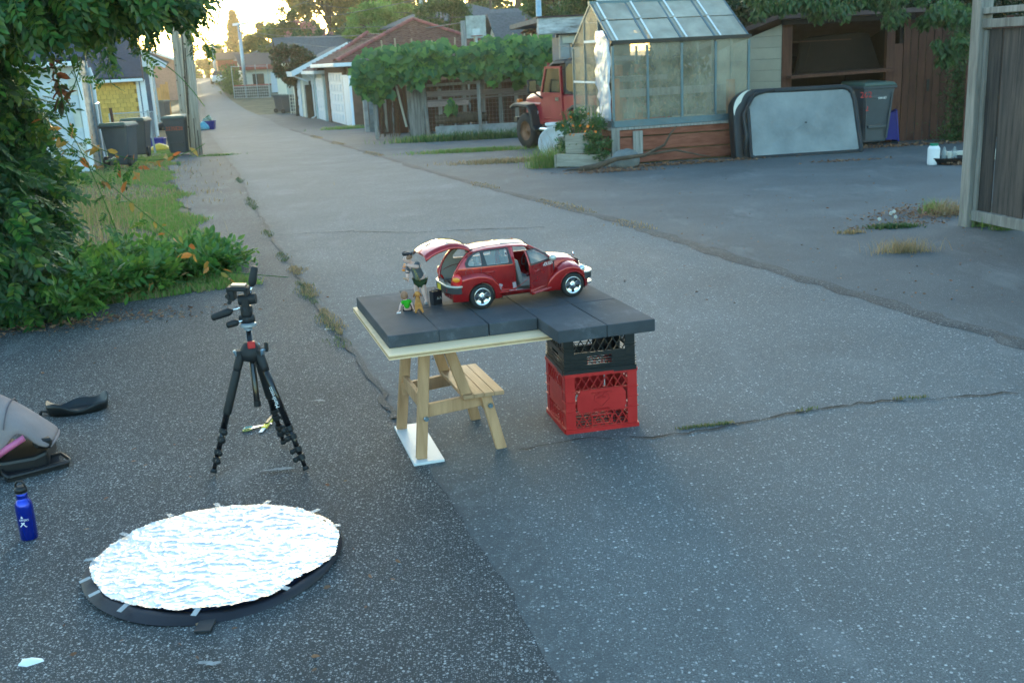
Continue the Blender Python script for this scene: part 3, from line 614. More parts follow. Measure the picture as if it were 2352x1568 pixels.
# ================================================================== RIGHT SIDE
M_cedar=mat('dark cedar board',(.080,.032,.020),.8,var=.4,scale=8,stretch=(3,3,.3),bump=.4,rnd=.25)
M_fencewood=mat('grey weathered fence board',(.045,.045,.052),.85,var=.45,scale=7,stretch=(4,4,.30),bump=.6,bscale=50,bdist=.006,col2=(.13,.105,.09),rnd=.45)
M_redboard=mat('faded red stained board',(.19,.048,.022),.85,var=.4,scale=6,stretch=(.5,3,3),bump=.5,bscale=40,col2=(.25,.095,.06),rnd=.15)
M_frame=mat('grey blue aluminium frame',(.12,.17,.2),.45,.5,var=.15,bump=.05)
M_rail=mat('weathered trellis rail',(.26,.20,.18),.9,var=.35,scale=7,stretch=(.3,3,3),bump=.5,rnd=.25)
M_block=mat('mossy grey concrete block',(.17,.18,.18),.9,var=.35,scale=5,bump=.8,bscale=50,bdist=.01,rnd=.25)
M_terra=mat('orange cedar post',(.40,.13,.04),.75,var=.25,scale=8,stretch=(3,3,.4),bump=.3)
# greenhouse glazing: dusty translucent panes
def pane_mat(name,al,col,rough=.35):
    m=mat(name,col,rough,var=.25,scale=2.5,bump=.1,bscale=12,stretch=(1,1,.4)); N=m.node_tree.nodes; L=m.node_tree.links; B=N['Principled BSDF']
    nz=N.new('ShaderNodeTexNoise'); nz.inputs['Scale'].default_value=3; nz.inputs['Detail'].default_value=6; tc=N.new('ShaderNodeTexCoord'); L.new(tc.outputs['Object'],nz.inputs[0])
    r=N.new('ShaderNodeMapRange'); r.inputs[1].default_value=.35; r.inputs[2].default_value=.7; r.inputs[3].default_value=al-.12; r.inputs[4].default_value=al+.15; L.new(nz.outputs[0],r.inputs[0]); L.new(r.outputs[0],B.inputs['Alpha']); return m
M_pane=pane_mat('dusty polycarbonate',.26,(.42,.38,.28)); M_roofpane=pane_mat('dusty roof polycarbonate',.70,(.46,.42,.34),.4)
M_film=mat('silver plastic film',(.55,.62,.75),.28,.35,var=.12,scale=6,bump=1.0,bscale=9,bdist=.04,stretch=(1,1,.5))
# ---- trellis with squash vine
TY=31.0
tx0=V(832,150,TY).x; tx1=V(1278,150,TY).x; px0=V(962,300,TY).x
o=thing('vine_trellis','rustic wire and board trellis carrying a thick mass of squash vine','trellis',(px0,TY,T(TY)),R(1)); W_=V(1240,200,TY).x-px0
def zt(py,px=1000): return V(px,py,TY).z-T(TY)
for i in range(5): b=MB(); b.box((-.22+i*.09,-.02+i*.02,zt(170)/2-.15),(.085,.03+.005*i,zt(170)+.3-.05*(i%2)),(0,R(-1.5+i*.8),0)); b.build('fence_picket',M_greywood,o)
b=MB(); b.tube([(.28,-.06,-.1),(.24,-.05,1),(.22,-.05,zt(168))],[.06,.055,.05],8); b.build('post',M_greywood,o)
for px,pt in((1008,205),(1065,190),(1108,188),(1148,190),(1185,188),(1222,200)):
    b=MB(); x=V(px,200,TY).x-px0; b.box((x,.08,zt(pt)/2-.1),(.11,.07,zt(pt)+.2)); b.build('post',M_greywood,o)
for za,zb,h_,lab in((zt(176),zt(172),.07,0),(zt(196),zt(192),.08,0),(zt(216,1000),zt(208,1200),.16,0),(zt(232),zt(226),.05,0)):
    b=MB(); b.beam((.3,-.03,za),(W_+.2,.0,zb),.035,h_); b.build('rail',M_rail if h_!=.08 else M_greywood,o)
b=MB(); b.beam((.3,-.04,zt(240)),(1.5,-.04,zt(239)),.035,.14); b.build('rail',M_rail,o)
b=MB(); b.beam((2.75,-.05,.12),(3.9,-.05,.75),.05,.1); b.build('brace',M_greywood,o)
b=MB(); b.beam((-.35,.0,.3),(-.6,-.3,zt(150)-.15),.05,.04); b.beam((-.6,-.3,zt(150)-.15),(-1.0,-.2,zt(122)),.05,.04); b.build('leaning_pole',M_beige,o)
b=MB()   # wire mesh
n=int(W_/.11)
for i in range(n): x=.3+i*.11; b.beam((x,-.06,.15),(x+.02,-.06,zt(176)),.006,.006,(0,1,0))
for i in range(14): z=.2+i*.11; b.beam((.3,-.06,z),(W_+.3,-.06,z),.006,.006)
b.build('wire_mesh',M_rail,o,kind='stuff')
for px in(875,905,942,990,1042,1092,1135,1180,1208,1240,1285+0,1222,1265):
    x=V(px,100,TY).x-px0; b=MB(); t_=zt(95-((px*7)%9)); b.box((x,.5+((px*13)%5)*.1,t_-.5),(.045,.04,1.1),(0,R((px%7)-3),0)); b.build('stake',mat('bare stake wood',(.38,.29,.2),.8) if 'bare stake wood' not in MATS else MATS['bare stake wood'],o)
b=MB()
for i in range(6): x=tx0-px0+.3+i*(tx1-tx0)/5.5; b.beam((x,-.6,zt(128)),(x,3.4,zt(128)),.06,.06)
for i in range(3): b.beam((tx0-px0,-.5+i*1.6,zt(130)),(tx1-px0,-.5+i*1.6,zt(127)),.06,.08)
for x in(tx0-px0+.3,1.8,tx1-px0-.3):
    for y in(-.4,2.9): b.box((x,y,zt(128)/2),(.09,.09,zt(128)))
b.build('pergola_frame',M_greywood,o)
rs=np.random.RandomState(11); pts=[];dirs=[]
def vine(n,xa,xb,ya,yb,za,zb,edge=0):
    for i in range(n):
        x=rs.uniform(xa,xb); y=rs.uniform(ya,yb); z=rs.uniform(za,zb); pts.append((x,y,z)); dirs.append((rs.normal()*.5,-.35+rs.normal()*.3,-.8+rs.normal()*.3))
zt0=zt(118)
for k in range(26):
    f=k/25; x=tx0-px0+f*(tx1-tx0); top=zt(126-32*f**1.2,832+f*446)+rs.uniform(-.22,.18); botm=zt(rs.uniform(158,172) if f>.12 else rs.uniform(200,222),832+f*446)
    vine(75 if f>.1 else 120,x-.16,x+.16,-.75,-.3,botm,top); vine(60,x-.16,x+.16,-.3,3.2,top-.25,top+.1)
for _k in range(22):
    _x=rs.uniform(tx0-px0,tx1-px0); _f=(_x-(tx0-px0))/(tx1-tx0); vine(10,_x-.12,_x+.12,-.8,-.4,zt(158)-rs.uniform(.1,.45),zt(158)); vine(7,_x-.1,_x+.1,-.6,2,zt(126-32*_f,832+_f*446),zt(126-32*_f,832+_f*446)+rs.uniform(.1,.35))
vine(70,-1.35,-.3,-.5,-.2,zt(175),zt(150)); vine(60,2.9,4.2,-.4,0,zt(200),zt(168)); vine(10,.9,1.1,-.2,-.1,.7,1.0)
pts=np.array(pts);dirs=np.array(dirs); ups=np.stack([rs.normal(size=len(pts))*.4,-1+rs.normal(size=len(pts))*.3,.9+rs.normal(size=len(pts))*.4],1)
LF_vine=leafmat('squash vine leaf',[(.03,.09,.03),(.05,.14,.04),(.12,.24,.04),(.04,.11,.035)],.35,.45)
order=np.argsort(pts[:,1]); front=order[:230]; rest=order[230:]
lv=leaf_mesh('leaf',[(0,0,0)],.24,LF_vine,'V',dirs=[(1,0,0)],ups=[(0,0,1)],rs=rs,var=0)
Bm=basis(dirs,ups)
for i in front: link('leaf',lv,o,Vector(pts[i]),Matrix(Bm[i].tolist()).to_euler(),(s:=rs.uniform(.7,1.2),s,s))
oo=link('leaves',leaf_mesh('leaves',pts[rest],.24,LF_vine,'V',dirs=dirs[rest],ups=ups[rest],rs=rs),o); oo['kind']='stuff'
# inner dead vine stems
b=MB()
for i in range(60): x=rs.uniform(tx0-px0+.3,W_); b.tube([(x,.3+rs.rand(),0),(x+rs.normal()*.1,.4,.8),(x+rs.normal()*.2,.3,1.75)],.012,4)
b.build('vine_stems',M_bark,o,kind='stuff')
b=MB()
for x in np.arange(tx0-px0,W_+.6,.5): b.b(x,x+.44,3.6,3.65,-.1,1.5)
b.build('back_board',M_cedar,o,kind='stuff')
# soil bed + curb in front of trellis
o=thing('garden_curb','low concrete curb edging the bed under the vine trellis','curb',(px0+.5,TY-.35,T(TY))); b=MB(); b.b(0,2.6,0,.2,-.1,.28); b.build('curb',M_conc,o,bevel=.02)
o=thing('old_log','fallen log lying in the bed behind the curb','log',(px0+.5,TY-.1,T(TY)+.45)); b=MB(); b.tube([(0,.2,0),(.8,.15,.03),(1.5,.2,.02)],[.14,.16,.13],9); b.build('log',M_bark,o,smooth=True)
# ---- block wall stack and white gate at left of trellis
p=G(823,296); q=G(848,303)
o=thing('block_wall','stepped stack of grey concrete blocks at the corner of the vine trellis','wall',q,R(8))
rs=np.random.RandomState(3); me=MB().box((0,0,.09),(.39,.19,.185)).mesh('concrete_block',M_block)
for r in range(6):
    for c in range(8):
        top=6 if c<3 else (4 if c<5 else (3 if c<6 else 1.5))
        if r<top: link('concrete_block',me,o,((c+.5)*.24*1.0 if 0 else .2+c*.30,rs.uniform(-.03,.05),r*.19+(0 if c<3 else -.03)),(0,0,R(rs.uniform(-4,4))),(.76,1,1))
b=MB(); b.b(-.12,.02,-.1,1.9,-.1,1.2); b.build('end_panel',M_conc,o)
o=thing('white_gate','white boarded vinyl gate between the tiled garage and the block wall','gate',G(812,292),AL+R(90)); 
for i in range(7): b=MB(); b.b(.02+i*.24,.245+i*.24,-.02,.02,0,1.95); b.build('panel_board',M_door,o,bevel=.006)
b=MB(); b.b(-.02,1.72,-.04,.04,1.95,2.05); b.build('top_rail',M_door,o); b=MB(); b.b(-.12,0,-.05,.05,-.1,2.1); b.build('post',M_door,o)
# ---- carport with peeling white beam
cY=21.5
o=thing('carport','flat roofed block carport with thick peeling white beam behind the red car','carport',(V(1290,100,cY).x,cY,T(cY)),R(6)); z0=T(cY)
def cz(py): return V(1300,py,cY).z-z0
cx=V(1232,60,cY).x-V(1290,60,cY).x
M_peel=mat('peeling white beam',(.20,.18,.165),.85,var=.2,scale=5,bump=.6,bscale=30,stretch=(.5,1,2),col2=(.62,.62,.62),contrast=1.4)
b=MB(); b.b(cx,2.4,-.3,-.12,cz(78),cz(40)); b.build('beam',M_peel,o,bevel=.015); b=MB(); b.b(cx,2.4,-.12,4.5,cz(50),cz(38)); b.build('roof',M_shing,o)
b=MB(); b.b(cx-.02,2.4,-.34,-.05,cz(40)+.002,cz(36.5)); b.build('roof_edge',M_brownroof,o)
for r in range(10):
    for c in range(2): b=MB(); b.b(-.05+c*.2+.004,.14+c*.2,-.1+.01*c,.1,cz(80)*r/10+.004,cz(80)*(r+1)/10-.004); b.build('concrete_block',M_conc,o)
b=MB(); b.b(.0,1.6,-.13,-.1,cz(100),cz(84)); b.build('lintel',M_beige,o)
b=MB(); b.b(.5,.56,.1,4.4,-.1,cz(80));b.b(.6,2.4,4.4,4.5,-.1,cz(60)); b.build('wall',M_bluewall,o)
# ---- greenhouse
gc=G(1412,380); o=thing('greenhouse','small gabled greenhouse with dusty panes on a red timber base','greenhouse',gc,R(14)); gL=V(1722,180,gc.y).x-V(1415,180,gc.y).x; gL=2.32; gD=1.95
hb=.76; he=2.0; hr=2.82   # base top, eave, ridge
def gz_(py): return V(1415,py,gc.y).z-gc.z
hb=gz_(286); he=gz_(98); hr=gz_(98)+.63
for i,(za,zb) in enumerate(((.02,.19),(.21,.42),(.44,hb-.1))):
    b=MB(); b.b(.06,gL+.1,-.03,.01,za,zb); b.build('base_board',M_redboard,o,bevel=.004)
    b=MB(); b.b(-.03,.01,.06,gD,za,zb); b.build('base_board',M_redboard,o,bevel=.004)
b=MB(); b.b(.02,gL,.02,gD,-.05,hb-.12); b.build('planting_bed',M_soil,o)
b=MB(); b.b(-.05,gL+.1,-.06,.05,hb-.095,hb-.055);b.b(-.06,.05,.052,gD,hb-.095,hb-.055); b.build('sill_board',M_greywood,o)
b=MB(); b.box((-.0,-.06,hb/2-.08),(.13,.04,hb+.05),(0,0,0)); b.build('corner_board',M_greywood,o); b=MB(); b.b(.3,.46,-.065,-.035,.1,hb-.12); b.build('patch_board',M_greywood,o)
b=MB(); b.b(0,gL,-.02,.03,hb-.05,hb+.05);b.b(0,gL,gD-.03,gD+.02,hb-.05,hb+.05);b.b(-.02,.03,.031,gD-.031,hb-.05,hb+.05);b.b(gL-.03,gL+.02,.031,gD-.031,hb-.05,hb+.05); b.build('base_frame',M_frame,o)
nb=4
for i in range(nb+1):
    x=.0+gL*i/nb; b=MB(); b.box((x,0,(hb+he)/2),(.035,.035,he-hb-.11)); b.build('mullion',M_frame,o)
    b=MB(); b.beam((x,0,he),(x,gD/2,hr),.03,.035); b.build('rafter',M_frame,o)
    b=MB(); b.beam((x,gD,he),(x,gD/2,hr),.03,.035); b.build('rafter',M_frame,o); b=MB(); b.box((x,gD,(hb+he)/2),(.035,.035,he-hb-.11)); b.build('mullion',M_frame,o)
    if i<nb:
        x1=gL*(i+1)/nb
        b=MB(); b.add([(x+.018,.0,hb+.05),(x1-.018,.0,hb+.05),(x1-.018,.0,he-.02),(x+.018,.0,he-.02)],[(0,1,2,3)]); b.build('pane',M_pane,o,thick=.006)
        b=MB(); b.add([(x+.018,gD,hb+.05),(x1-.018,gD,hb+.05),(x1-.018,gD,he-.02),(x+.018,gD,he-.02)],[(0,1,2,3)]); b.build('pane',M_pane,o,thick=.006)
        for t0,t1 in((0,.52),(.53,.98)):
            for ya,yb in((0,gD/2),(gD,gD/2)):
                e=.012 if t0==0 else .02
                pa=(ya+(yb-ya)*t0,he+(hr-he)*t0+e);pb=(ya+(yb-ya)*t1,he+(hr-he)*t1+e)
                b=MB(); b.add([(x+.018,pa[0],pa[1]),(x1-.018,pa[0],pa[1]),(x1-.018,pb[0],pb[1]),(x+.018,pb[0],pb[1])],[(0,1,2,3)]); b.build('roof_pane',M_roofpane,o,thick=.006)
                if ya==0: b=MB(); b.beam((x+.09,pa[0]-.002,pa[1]+.02),(x+.09,pb[0]-.02,pb[1]+.01),.03,.015); b.build('pane_clip',M_white,o)
b=MB(); b.b(-.03,gL+.03,-.04,.02,he-.025,he+.03); b.build('eave_gutter',M_black,o); b=MB(); b.b(-.03,gL+.03,gD-.02,gD+.04,he-.025,he+.03); b.build('eave_gutter',M_black,o); b=MB(); b.b(-.03,gL+.03,gD/2-.05,gD/2+.05,hr-.01,hr+.035); b.build('ridge_cap',M_frame,o)
def gab(y): return he+(hr-he)*(1-abs(y-gD/2)/(gD/2))
for xx in(0,gL):
    for y in(.62,1.32) : b=MB(); b.box((xx,y,(hb+gab(y))/2),(.035,.03,gab(y)-hb)); b.build('mullion',M_frame,o)
    for ya,yb in((.02,.61),(.63,1.31),(1.33,gD-.02)):
        if xx==0 and ya<.1: continue
        b=MB(); b.add([(xx,ya,hb+.05),(xx,yb,hb+.05),(xx,yb,gab(yb)-.03)]+([(xx,gD/2,hr-.03)] if ya<gD/2<yb else [])+[(xx,ya,gab(ya)-.03)],[tuple(range(5 if ya<gD/2<yb else 4))]); b.build('pane',M_pane,o,thick=.006)
b=MB(); b.b(-.018,.018,.63,1.31,he+.02,he+.06);b.b(-.018,.018,.63,1.31,(hb+he)/2,(hb+he)/2+.03);b.b(-.018,.018,1.33,gD-.02,(hb+he)/2,(hb+he)/2+.03); b.build('door_rail',M_white,o)
# torn silver film over the nearest end bay
b=MB(); rs=np.random.RandomState(8); vs=[]; nn=14
for i in range(nn+1):
    z=hb+(gab(.3)-hb)*i/nn; l=.06+.03*rs.rand(); r=.74+.03*rs.normal()-(.10 if 2<i<6 else 0); top=r
    for k in range(6): t=k/5; y=l+(top-l)*t; zz_=min(z,gab(y)-.03); vs.append((-.02+.008*rs.normal(),y,zz_))
b.add(vs,[(i*6+k,i*6+k+1,(i+1)*6+k+1,(i+1)*6+k) for i in range(nn) for k in range(5)]); b.build('plastic_film',M_film,o,smooth=True,thick=.003)
# things inside the greenhouse
for px,h_ in((.10,1.95),(.78,1.62),(1.1,1.62),(1.1,1.62)):pass
b=MB(); b.b(.05,.15,.1,.2,hb,he-.55); b.build('inner_post',M_terra,o)
for x,y,z in((.62,1.5,1.5),(.98,1.5,1.5),(2.1,.25,1.2)): b=MB(); b.b(x,x+.11,y,y+.1,.3,z+.02); b.build('inner_post',M_terra,o)
b=MB(); b.b(.15,1.3,.9,1.5,hb+.62,hb+.70); b.build('shelf',M_greywood,o); b=MB(); b.b(.15,2.2,.6,.68,hb+.38,hb+.50); b.build('shelf',M_greywood,o)
for x in(.2,.75,1.3,1.85,2.2): b=MB(); b.b(x,x+.08,1.3,1.36,hb,hb+.6); b.build('shelf_leg',M_greywood,o)
rs=np.random.RandomState(9); link('dry_plants',leaf_mesh('dry_plants',[(rs.uniform(.9,2.1),rs.uniform(.9,1.7),rs.uniform(hb+.1,hb+1.0)) for _ in range(900)],.12,leafmat('dry yellow plants',[(.16,.14,.04),(.10,.11,.03),(.06,.08,.03)],.3,.6),'D',dirs=rs.normal(size=(900,3))*[.3,.3,1],rs=rs),o)['kind']='stuff'
# ---- red 4x4
M_red4=mat('faded red car paint',(.28,.008,.018),.42,var=.15,scale=3,bump=.02,coat=.3,col2=(.34,.02,.035),coatr=.15)
M_soft=mat('black weathered hardtop',(.025,.028,.032),.6,var=.3,bump=.2)
M_flare=mat('black rubber flare',(.016,.018,.022),.55,var=.2,bump=.1)
M_tyre=mat('tyre rubber',(.016,.016,.017),.75,var=.25,bump=.3,bscale=90)
M_rust=mat('brown steel rim',(.20,.10,.055),.55,.3,var=.3,bump=.2)
M_autog=mat('tinted car glass',(.015,.022,.022),.12,var=.1,bump=0,spec=.35)
M_chrome=mat('chrome',(.75,.76,.78),.12,1,var=.02,bump=0,rnd=0)
def off_roader():
    fw=G(1207,341); ang=R(117); f=Vector((math.cos(ang),math.sin(ang),0)); s=Vector((-math.sin(ang),math.cos(ang),0))
    org=fw-f*1.19-s*(.72)+Vector((.10,0,0)); org.z=T(org.y+.5)
    o=thing('off_road_car','red boxy off road car with black hardtop parked behind the greenhouse','car',org,ang)
    b=MB(); b.loft([[(x,-w,.55),(x,w,.55),(x,w,z),(x,w-.03,z+.02),(x,-w+.03,z+.02),(x,-w,z)] for x,w,z in((-1.75,.74,1.08),(-.2,.74,1.08),(.62,.74,1.10),(.63,.70,1.12))]); b.build('tub',M_red4,o,bevel=.025,seg=2)
    b=MB(); b.loft([[(x,-w,.6),(x,w,.6),(x,w,z-.08),(x,w*.8,z),(x,-w*.8,z),(x,-w,z-.08)] for x,w,z in((.6,.64,1.16),(1.2,.60,1.13),(1.62,.54,1.07),(1.66,.50,1.03))]); b.build('hood',M_red4,o,bevel=.03,seg=3)
    b=MB(); b.b(.64,1.66,-.74,-.5,.86,.93);b.b(.64,1.66,.5,.74,.86,.93);b.b(.6,1.0,-.73,-.5,.5,.86);b.b(.6,1.0,.5,.73,.5,.86); b.build('fender',M_red4,o,bevel=.02)
    for sy in(1,-1):
        for xc,n_ in((1.19,'f'),(-1.19,'r')):
            b=MB(); outer=[];inner=[]
            for x,z in((-.62,.42),(-.5,.50),(-.42,.80),(-.30,.92),(.30,.94),(.50,.86)): outer.append((xc+x,z))
            vs=[];
            for (x,z),(x2,z2) in zip(outer,[(xc-.56,.40),(xc-.44,.46),(xc-.36,.74),(xc-.26,.86),(xc+.27,.88),(xc+.47,.82)]): vs.append([(x,sy*.70,z),(x,sy*.92,z-.02),(x2,sy*.92,z2-.02),(x2,sy*.70,z2)])
            b.loft(vs); b.build('fender_flare',M_flare,o,bevel=.015)
    def whl(x,y,st):
        rw=bpy.data.objects.new('wheel',None)
        b=MB(); b.lathe([(.20,-.1),(.33,-.11),(.36,-.08),(.37,0),(.36,.08),(.33,.11),(.20,.1)],28,(0,0,0),'Y',cap=False); w=b.build('wheel',M_tyre,o,smooth=True); w.location=(x,y,.36); w.rotation_euler=(0,0,st)
        sg=1 if y>0 else -1
        b=MB(); b.lathe([(.0,.05*sg),(.06,.05*sg),(.07,.02*sg),(.15,.015*sg),(.19,.06*sg),(.215,.10*sg),(.215,-.08*sg)],24,(0,0,0),'Y',cap=False); r_=b.build('rim',M_rust,w,smooth=True)
    for x in(1.19,-1.19):
        for y in(.72,-.72): whl(x,y,R(4) if x>0 else 0)
    # door
    b=MB(); b.prism([(-.25,.62),(.55,.62),(.58,.75),(.58,1.12),(-.27,1.12),(-.27,.7)],.742,.765); b.build('door',M_red4,o,bevel=.012)
    d=o.children[-1]
    b=MB(); b.prism([(-.27,1.12),(.58,1.12),(.40,1.62),(-.22,1.62)],.70,.755); 
    b=MB()
    for a,c in(((-.25,1.12),(.56,1.12)),((.56,1.12),(.38,1.62)),((.38,1.62),(-.22,1.62)),((-.22,1.62),(-.25,1.12))): b.beam((a[0],.745,a[1]),(c[0],.725 if c[1]>1.3 else .745,c[1]),.04,.05,(0,1,0))
    b.build('door_frame',M_red4,o)
    b=MB(); b.add([(-.23,.738,1.14),(.53,.738,1.14),(.36,.722,1.6),(-.20,.722,1.6)],[(0,1,2,3)]); b.build('door_window',M_autog,o,thick=.006)
    b=MB(); b.b(-.18,-.05,.765,.79,.98,1.05); b.build('door_handle',M_chrome,o)
    b=MB(); b.tube([(.5,.76,1.02),(.55,.86,1.1),(.52,.95,1.15)],.02,6); b.box((.5,1.0,1.27),(.05,.20,.26)); b.build('side_mirror',M_flare,o,bevel=.015)
    b=MB(); b.box((.47,1.0,1.27),(.012,.16,.21)); b.build('mirror_glass',M_chrome,o)
    # hardtop
    b=MB(); b.loft([[(x,-.72,1.1),(x,-.68,zz-.06),(x,-.6,zz),(x,.6,zz),(x,.68,zz-.06),(x,.72,1.1)] for x,zz in((-1.75,1.70),(-1.5,1.76),(-.28,1.78))]); b.build('hardtop',M_soft,o,bevel=.03,seg=2)
    b=MB(); b.loft([[(x,-.69,zz-.09),(x,-.66,zz-.03),(x,-.58,zz),(x,.58,zz),(x,.66,zz-.03),(x,.69,zz-.09)] for x,zz in((-.28,1.775),(.2,1.76),(.38,1.70))]); b.build('roof',M_soft,o,bevel=.02)
    b=MB(); pp=[(-.42,1.2),(-.38,1.6),(-.5,1.68),(-1.3,1.66),(-1.45,1.55),(-1.45,1.25),(-1.35,1.18),(-.55,1.16)]; b.add([(x,.735-(z-1.1)*.05,z) for x,z in pp],[tuple(range(8))]); b.build('rear_side_window',M_autog,o,thick=.01,bevel=0)
    b=MB(); b.add([(.62,-.66,1.12),(.62,.66,1.12),(.42,.62,1.68),(.42,-.62,1.68)],[(0,1,2,3)]); b.build('windscreen',M_autog,o,thick=.01)
    for y in(-.66,.66): b=MB(); b.beam((.63,y,1.12),(.42,y*.95,1.70),.05,.05); b.build('windscreen_frame',M_red4,o)
    b=MB(); b.tube([(-.6,.80,.42),(.6,.80,.42)],.045,8); b.build('side_step',M_chrome,o); b=MB(); b.b(1.66,1.8,-.75,.75,.5,.62); b.build('front_bumper',M_black,o)
    b=MB(); b.b(1.58,1.66,.64,.74,.93,.99); b.build('turn_signal',mat('orange lens',(.6,.15,.02),.3,bump=0),o)
    text(o,'Jeep',(.80,.752,.72),(R(90),0,R(180)),.11,M_white,'badge')
    b=MB(); b.b(-1.2,.9,-.5,.5,.42,.56); b.build('chassis',M_black,o)
    for y in(-.35,.35): b=MB(); b.b(-.35,-.1,y-.22,y+.22,.9,1.5); b.build('car_seat',M_soft,o,bevel=.04)
    b=MB(); b.tube([(.38+math.cos(a*PI/8)*.05,.35+math.sin(a*PI/8)*.19,1.15+math.cos(a*PI/8)*.17) for a in range(17)],.015,5); b.build('steering_wheel',M_black,o)
off_roader()
# ---- planters, pedestals, basin
p=G(1375,383); o=thing('planter_box','weathered timber planter overflowing with green plants and orange flowers','planter',p,R(-8)); o.location=G(1340,385)+Vector((0,.1,0))
def plank(o,name,x0,x1,y0,y1,z0,z1,m,rot=(0,0,0)): b=MB(); b.b(x0,x1,y0,y1,z0,z1); q=b.build(name,m,o,bevel=.004); q.rotation_euler=rot
M_plank=mat('pale weathered plank',(.30,.27,.22),.9,var=.35,scale=8,stretch=(.4,3,3),bump=.5,rnd=.15)
plank(o,'front_plank',-.42,.42,-.03,.0,0,.20,M_plank,(0,R(3),0)); plank(o,'side_plank',.42,.45,-.03,.5,-.02,.2,M_plank); plank(o,'side_plank',-.45,-.42,-.03,.5,0,.2,M_plank); plank(o,'upper_plank',-.28,.12,.12,.15,.2,.52,M_plank); plank(o,'back_plank',-.42,.42,.5,.53,0,.45,M_plank)
b=MB(); b.b(-.4,.4,0,.5,0,.17); b.build('soil',M_soil,o)
LF_plant=leafmat('garden plant leaves',[(.05,.12,.03),(.08,.17,.04),(.05,.10,.05),(.12,.18,.06)],.35,.45)
rs=np.random.RandomState(21); pl=clumps(26,70,(-.02,.25,.52),(.42,.25,.30),rs,cr=.3)[0]; pl=np.concatenate([pl,clumps(14,60,(.25,.05,.28),(.22,.14,.24),rs,cr=.35)[0]]); q=link('plants',leaf_mesh('plants',pl,.065,LF_plant,'N',rs=rs),o); q['kind']='stuff'
b=MB(); 
for i in range(40): x=rs.uniform(-.35,.35);z=rs.uniform(.6,.95); b.tube([(x*.6,.25,.3),(x,.2+rs.normal()*.08,z)],.004,4)
b.build('stems',LF_plant,o,kind='stuff')
M_oflower=mat('orange petals',(.75,.22,.02),.5,bump=0)
me=leaf_mesh('flower',[(0,0,0)]*6,.03,M_oflower,'N',dirs=[(math.cos(a),math.sin(a),.2) for a in np.arange(6)*PI/3],ups=[(0,0,1)]*6,rs=rs,var=.1)
for i in range(16): link('flower',me,o,(rs.uniform(-.35,.25),rs.uniform(-.02,.15),rs.uniform(.45,.85)),(R(60),0,rs.uniform(0,6)))
for px,pb,lab in((1272,332,'left one of two white fluted pedestals in front of the red car'),(1297,330,'right one of two white fluted pedestals in front of the red car')):
    g=V(px,300,20.2); zt_=V(px,282,19.9).z
    g=Vector((V(px,300,19.9).x,19.9,T(19.9))); hh=zt_-g.z
    o=thing('pedestal',lab,'pedestal',g,0,'white garden pedestals'); b=MB(); b.lathe([(.16,0),(.16,.05),(.11,.09),(.10,hh-.1),(.12,hh-.08),(.16,hh-.04),(.16,hh)],16); b.build('column',M_white,o,smooth=False,bevel=0)
    b=MB()
    for k in range(12): a=k*PI/6; b.tube([(math.cos(a)*.108,math.sin(a)*.108,.09),(math.cos(a)*.1,math.sin(a)*.1,hh-.1)],.014,5)
    b.build('flutes',M_white,o,kind='stuff')
g=G(1268,362); o=thing('white_basin','white round basin tipped on its side beside the planter','basin',g+Vector((.05,0,.0)),R(20)); b=MB(); b.lathe([(.0,.10),(.15,.09),(.24,.04),(.28,-.03),(.29,-.03),(.26,.06),(.16,.13),(0,.14)],24,(0,0,0),'Y'); q=b.build('bowl',M_white,o,smooth=True); q.location=(0,0,.26); q.rotation_euler=(R(-18),0,R(-30))
g=G(1437,385); o=thing('boulder','grey rounded boulder at the corner of the red timber base','boulder',g); b=MB(); b.lathe([(0,-.05),(.2,-.02),(.24,.1),(.18,.22),(.08,.27),(0,.28)],12,sx=1.1,sy=.8); q=b.build('rock',M_block,o,smooth=True,sub=1)
rs=np.random.RandomState(2)
for v in q.data.vertices: v.co*=1+rs.uniform(-.12,.12)
g=G(1370,392); o=thing('fallen_branch','forked bare branch lying against the red timber base','branch',g); b=MB(); b.tube([(-.25,0,.03),(0,.0,.06),(.3,-.02,.16),(.75,-.02,.20),(1.05,.05,.33),(1.15,.05,.5),(1.25,.1,.6)],[.045,.05,.035,.028,.02,.014,.006],7); b.tube([(.75,-.02,.2),(1.2,0,.25),(1.6,.05,.15),(1.75,.05,.12)],[.02,.018,.012,.005],6);b.tube([(0,0,.05),(-.2,.15,.02),(-.45,.1,.02)],[.035,.025,.01],6); b.build('branch',M_bark,o,smooth=True)
M_darkin=mat('shed lining with shade in colour',(.012,.008,.006),.98,var=.3,bump=.3)  # shade of the shed put into the colour; lining, fascia and canopy share it
# ---- beige shed + open shelter
sY=G(1800,342); o=thing('open_shed','beige sided lean-to shed with a dark open front and a shelf inside','shed',(V(1797,200,18.6).x,18.6,T(18.6)),R(3)); z0=T(18.6)
def sz(py,px=1797): return V(px,py,18.6).z-z0
hF=sz(56); wS=V(2075,200,18.6).x-V(1797,200,18.6).x; dS=2.6
nb_=11
for i in range(nb_):
    za=hF*i/nb_; zb=hF*(i+1)/nb_
    def yl(z): return dS if z<hF-.75 else dS*(hF-z)/.75
    b=MB(); y1=yl(zb) if zb<=hF-.01 else .02; y0=yl(za)
    vs=[(-.50-.0,0,za)];
    b.prism([(.0,za+.003),(y0,za+.003),(max(y1,.01),zb),(.0,zb)],-.03,-.008,'YZ'); q=b.build('siding_board',M_beige,o,bevel=.004); q.rotation_euler=(0,0,R(38))
b=MB(); b.b(-.03,.14,-.06,.08,0,hF); b.build('corner_post',M_cedar,o); b=MB(); b.b(-.05,wS+.15,-.12,-.05,hF-.02,hF+.14); b.build('fascia',M_darkin,o)
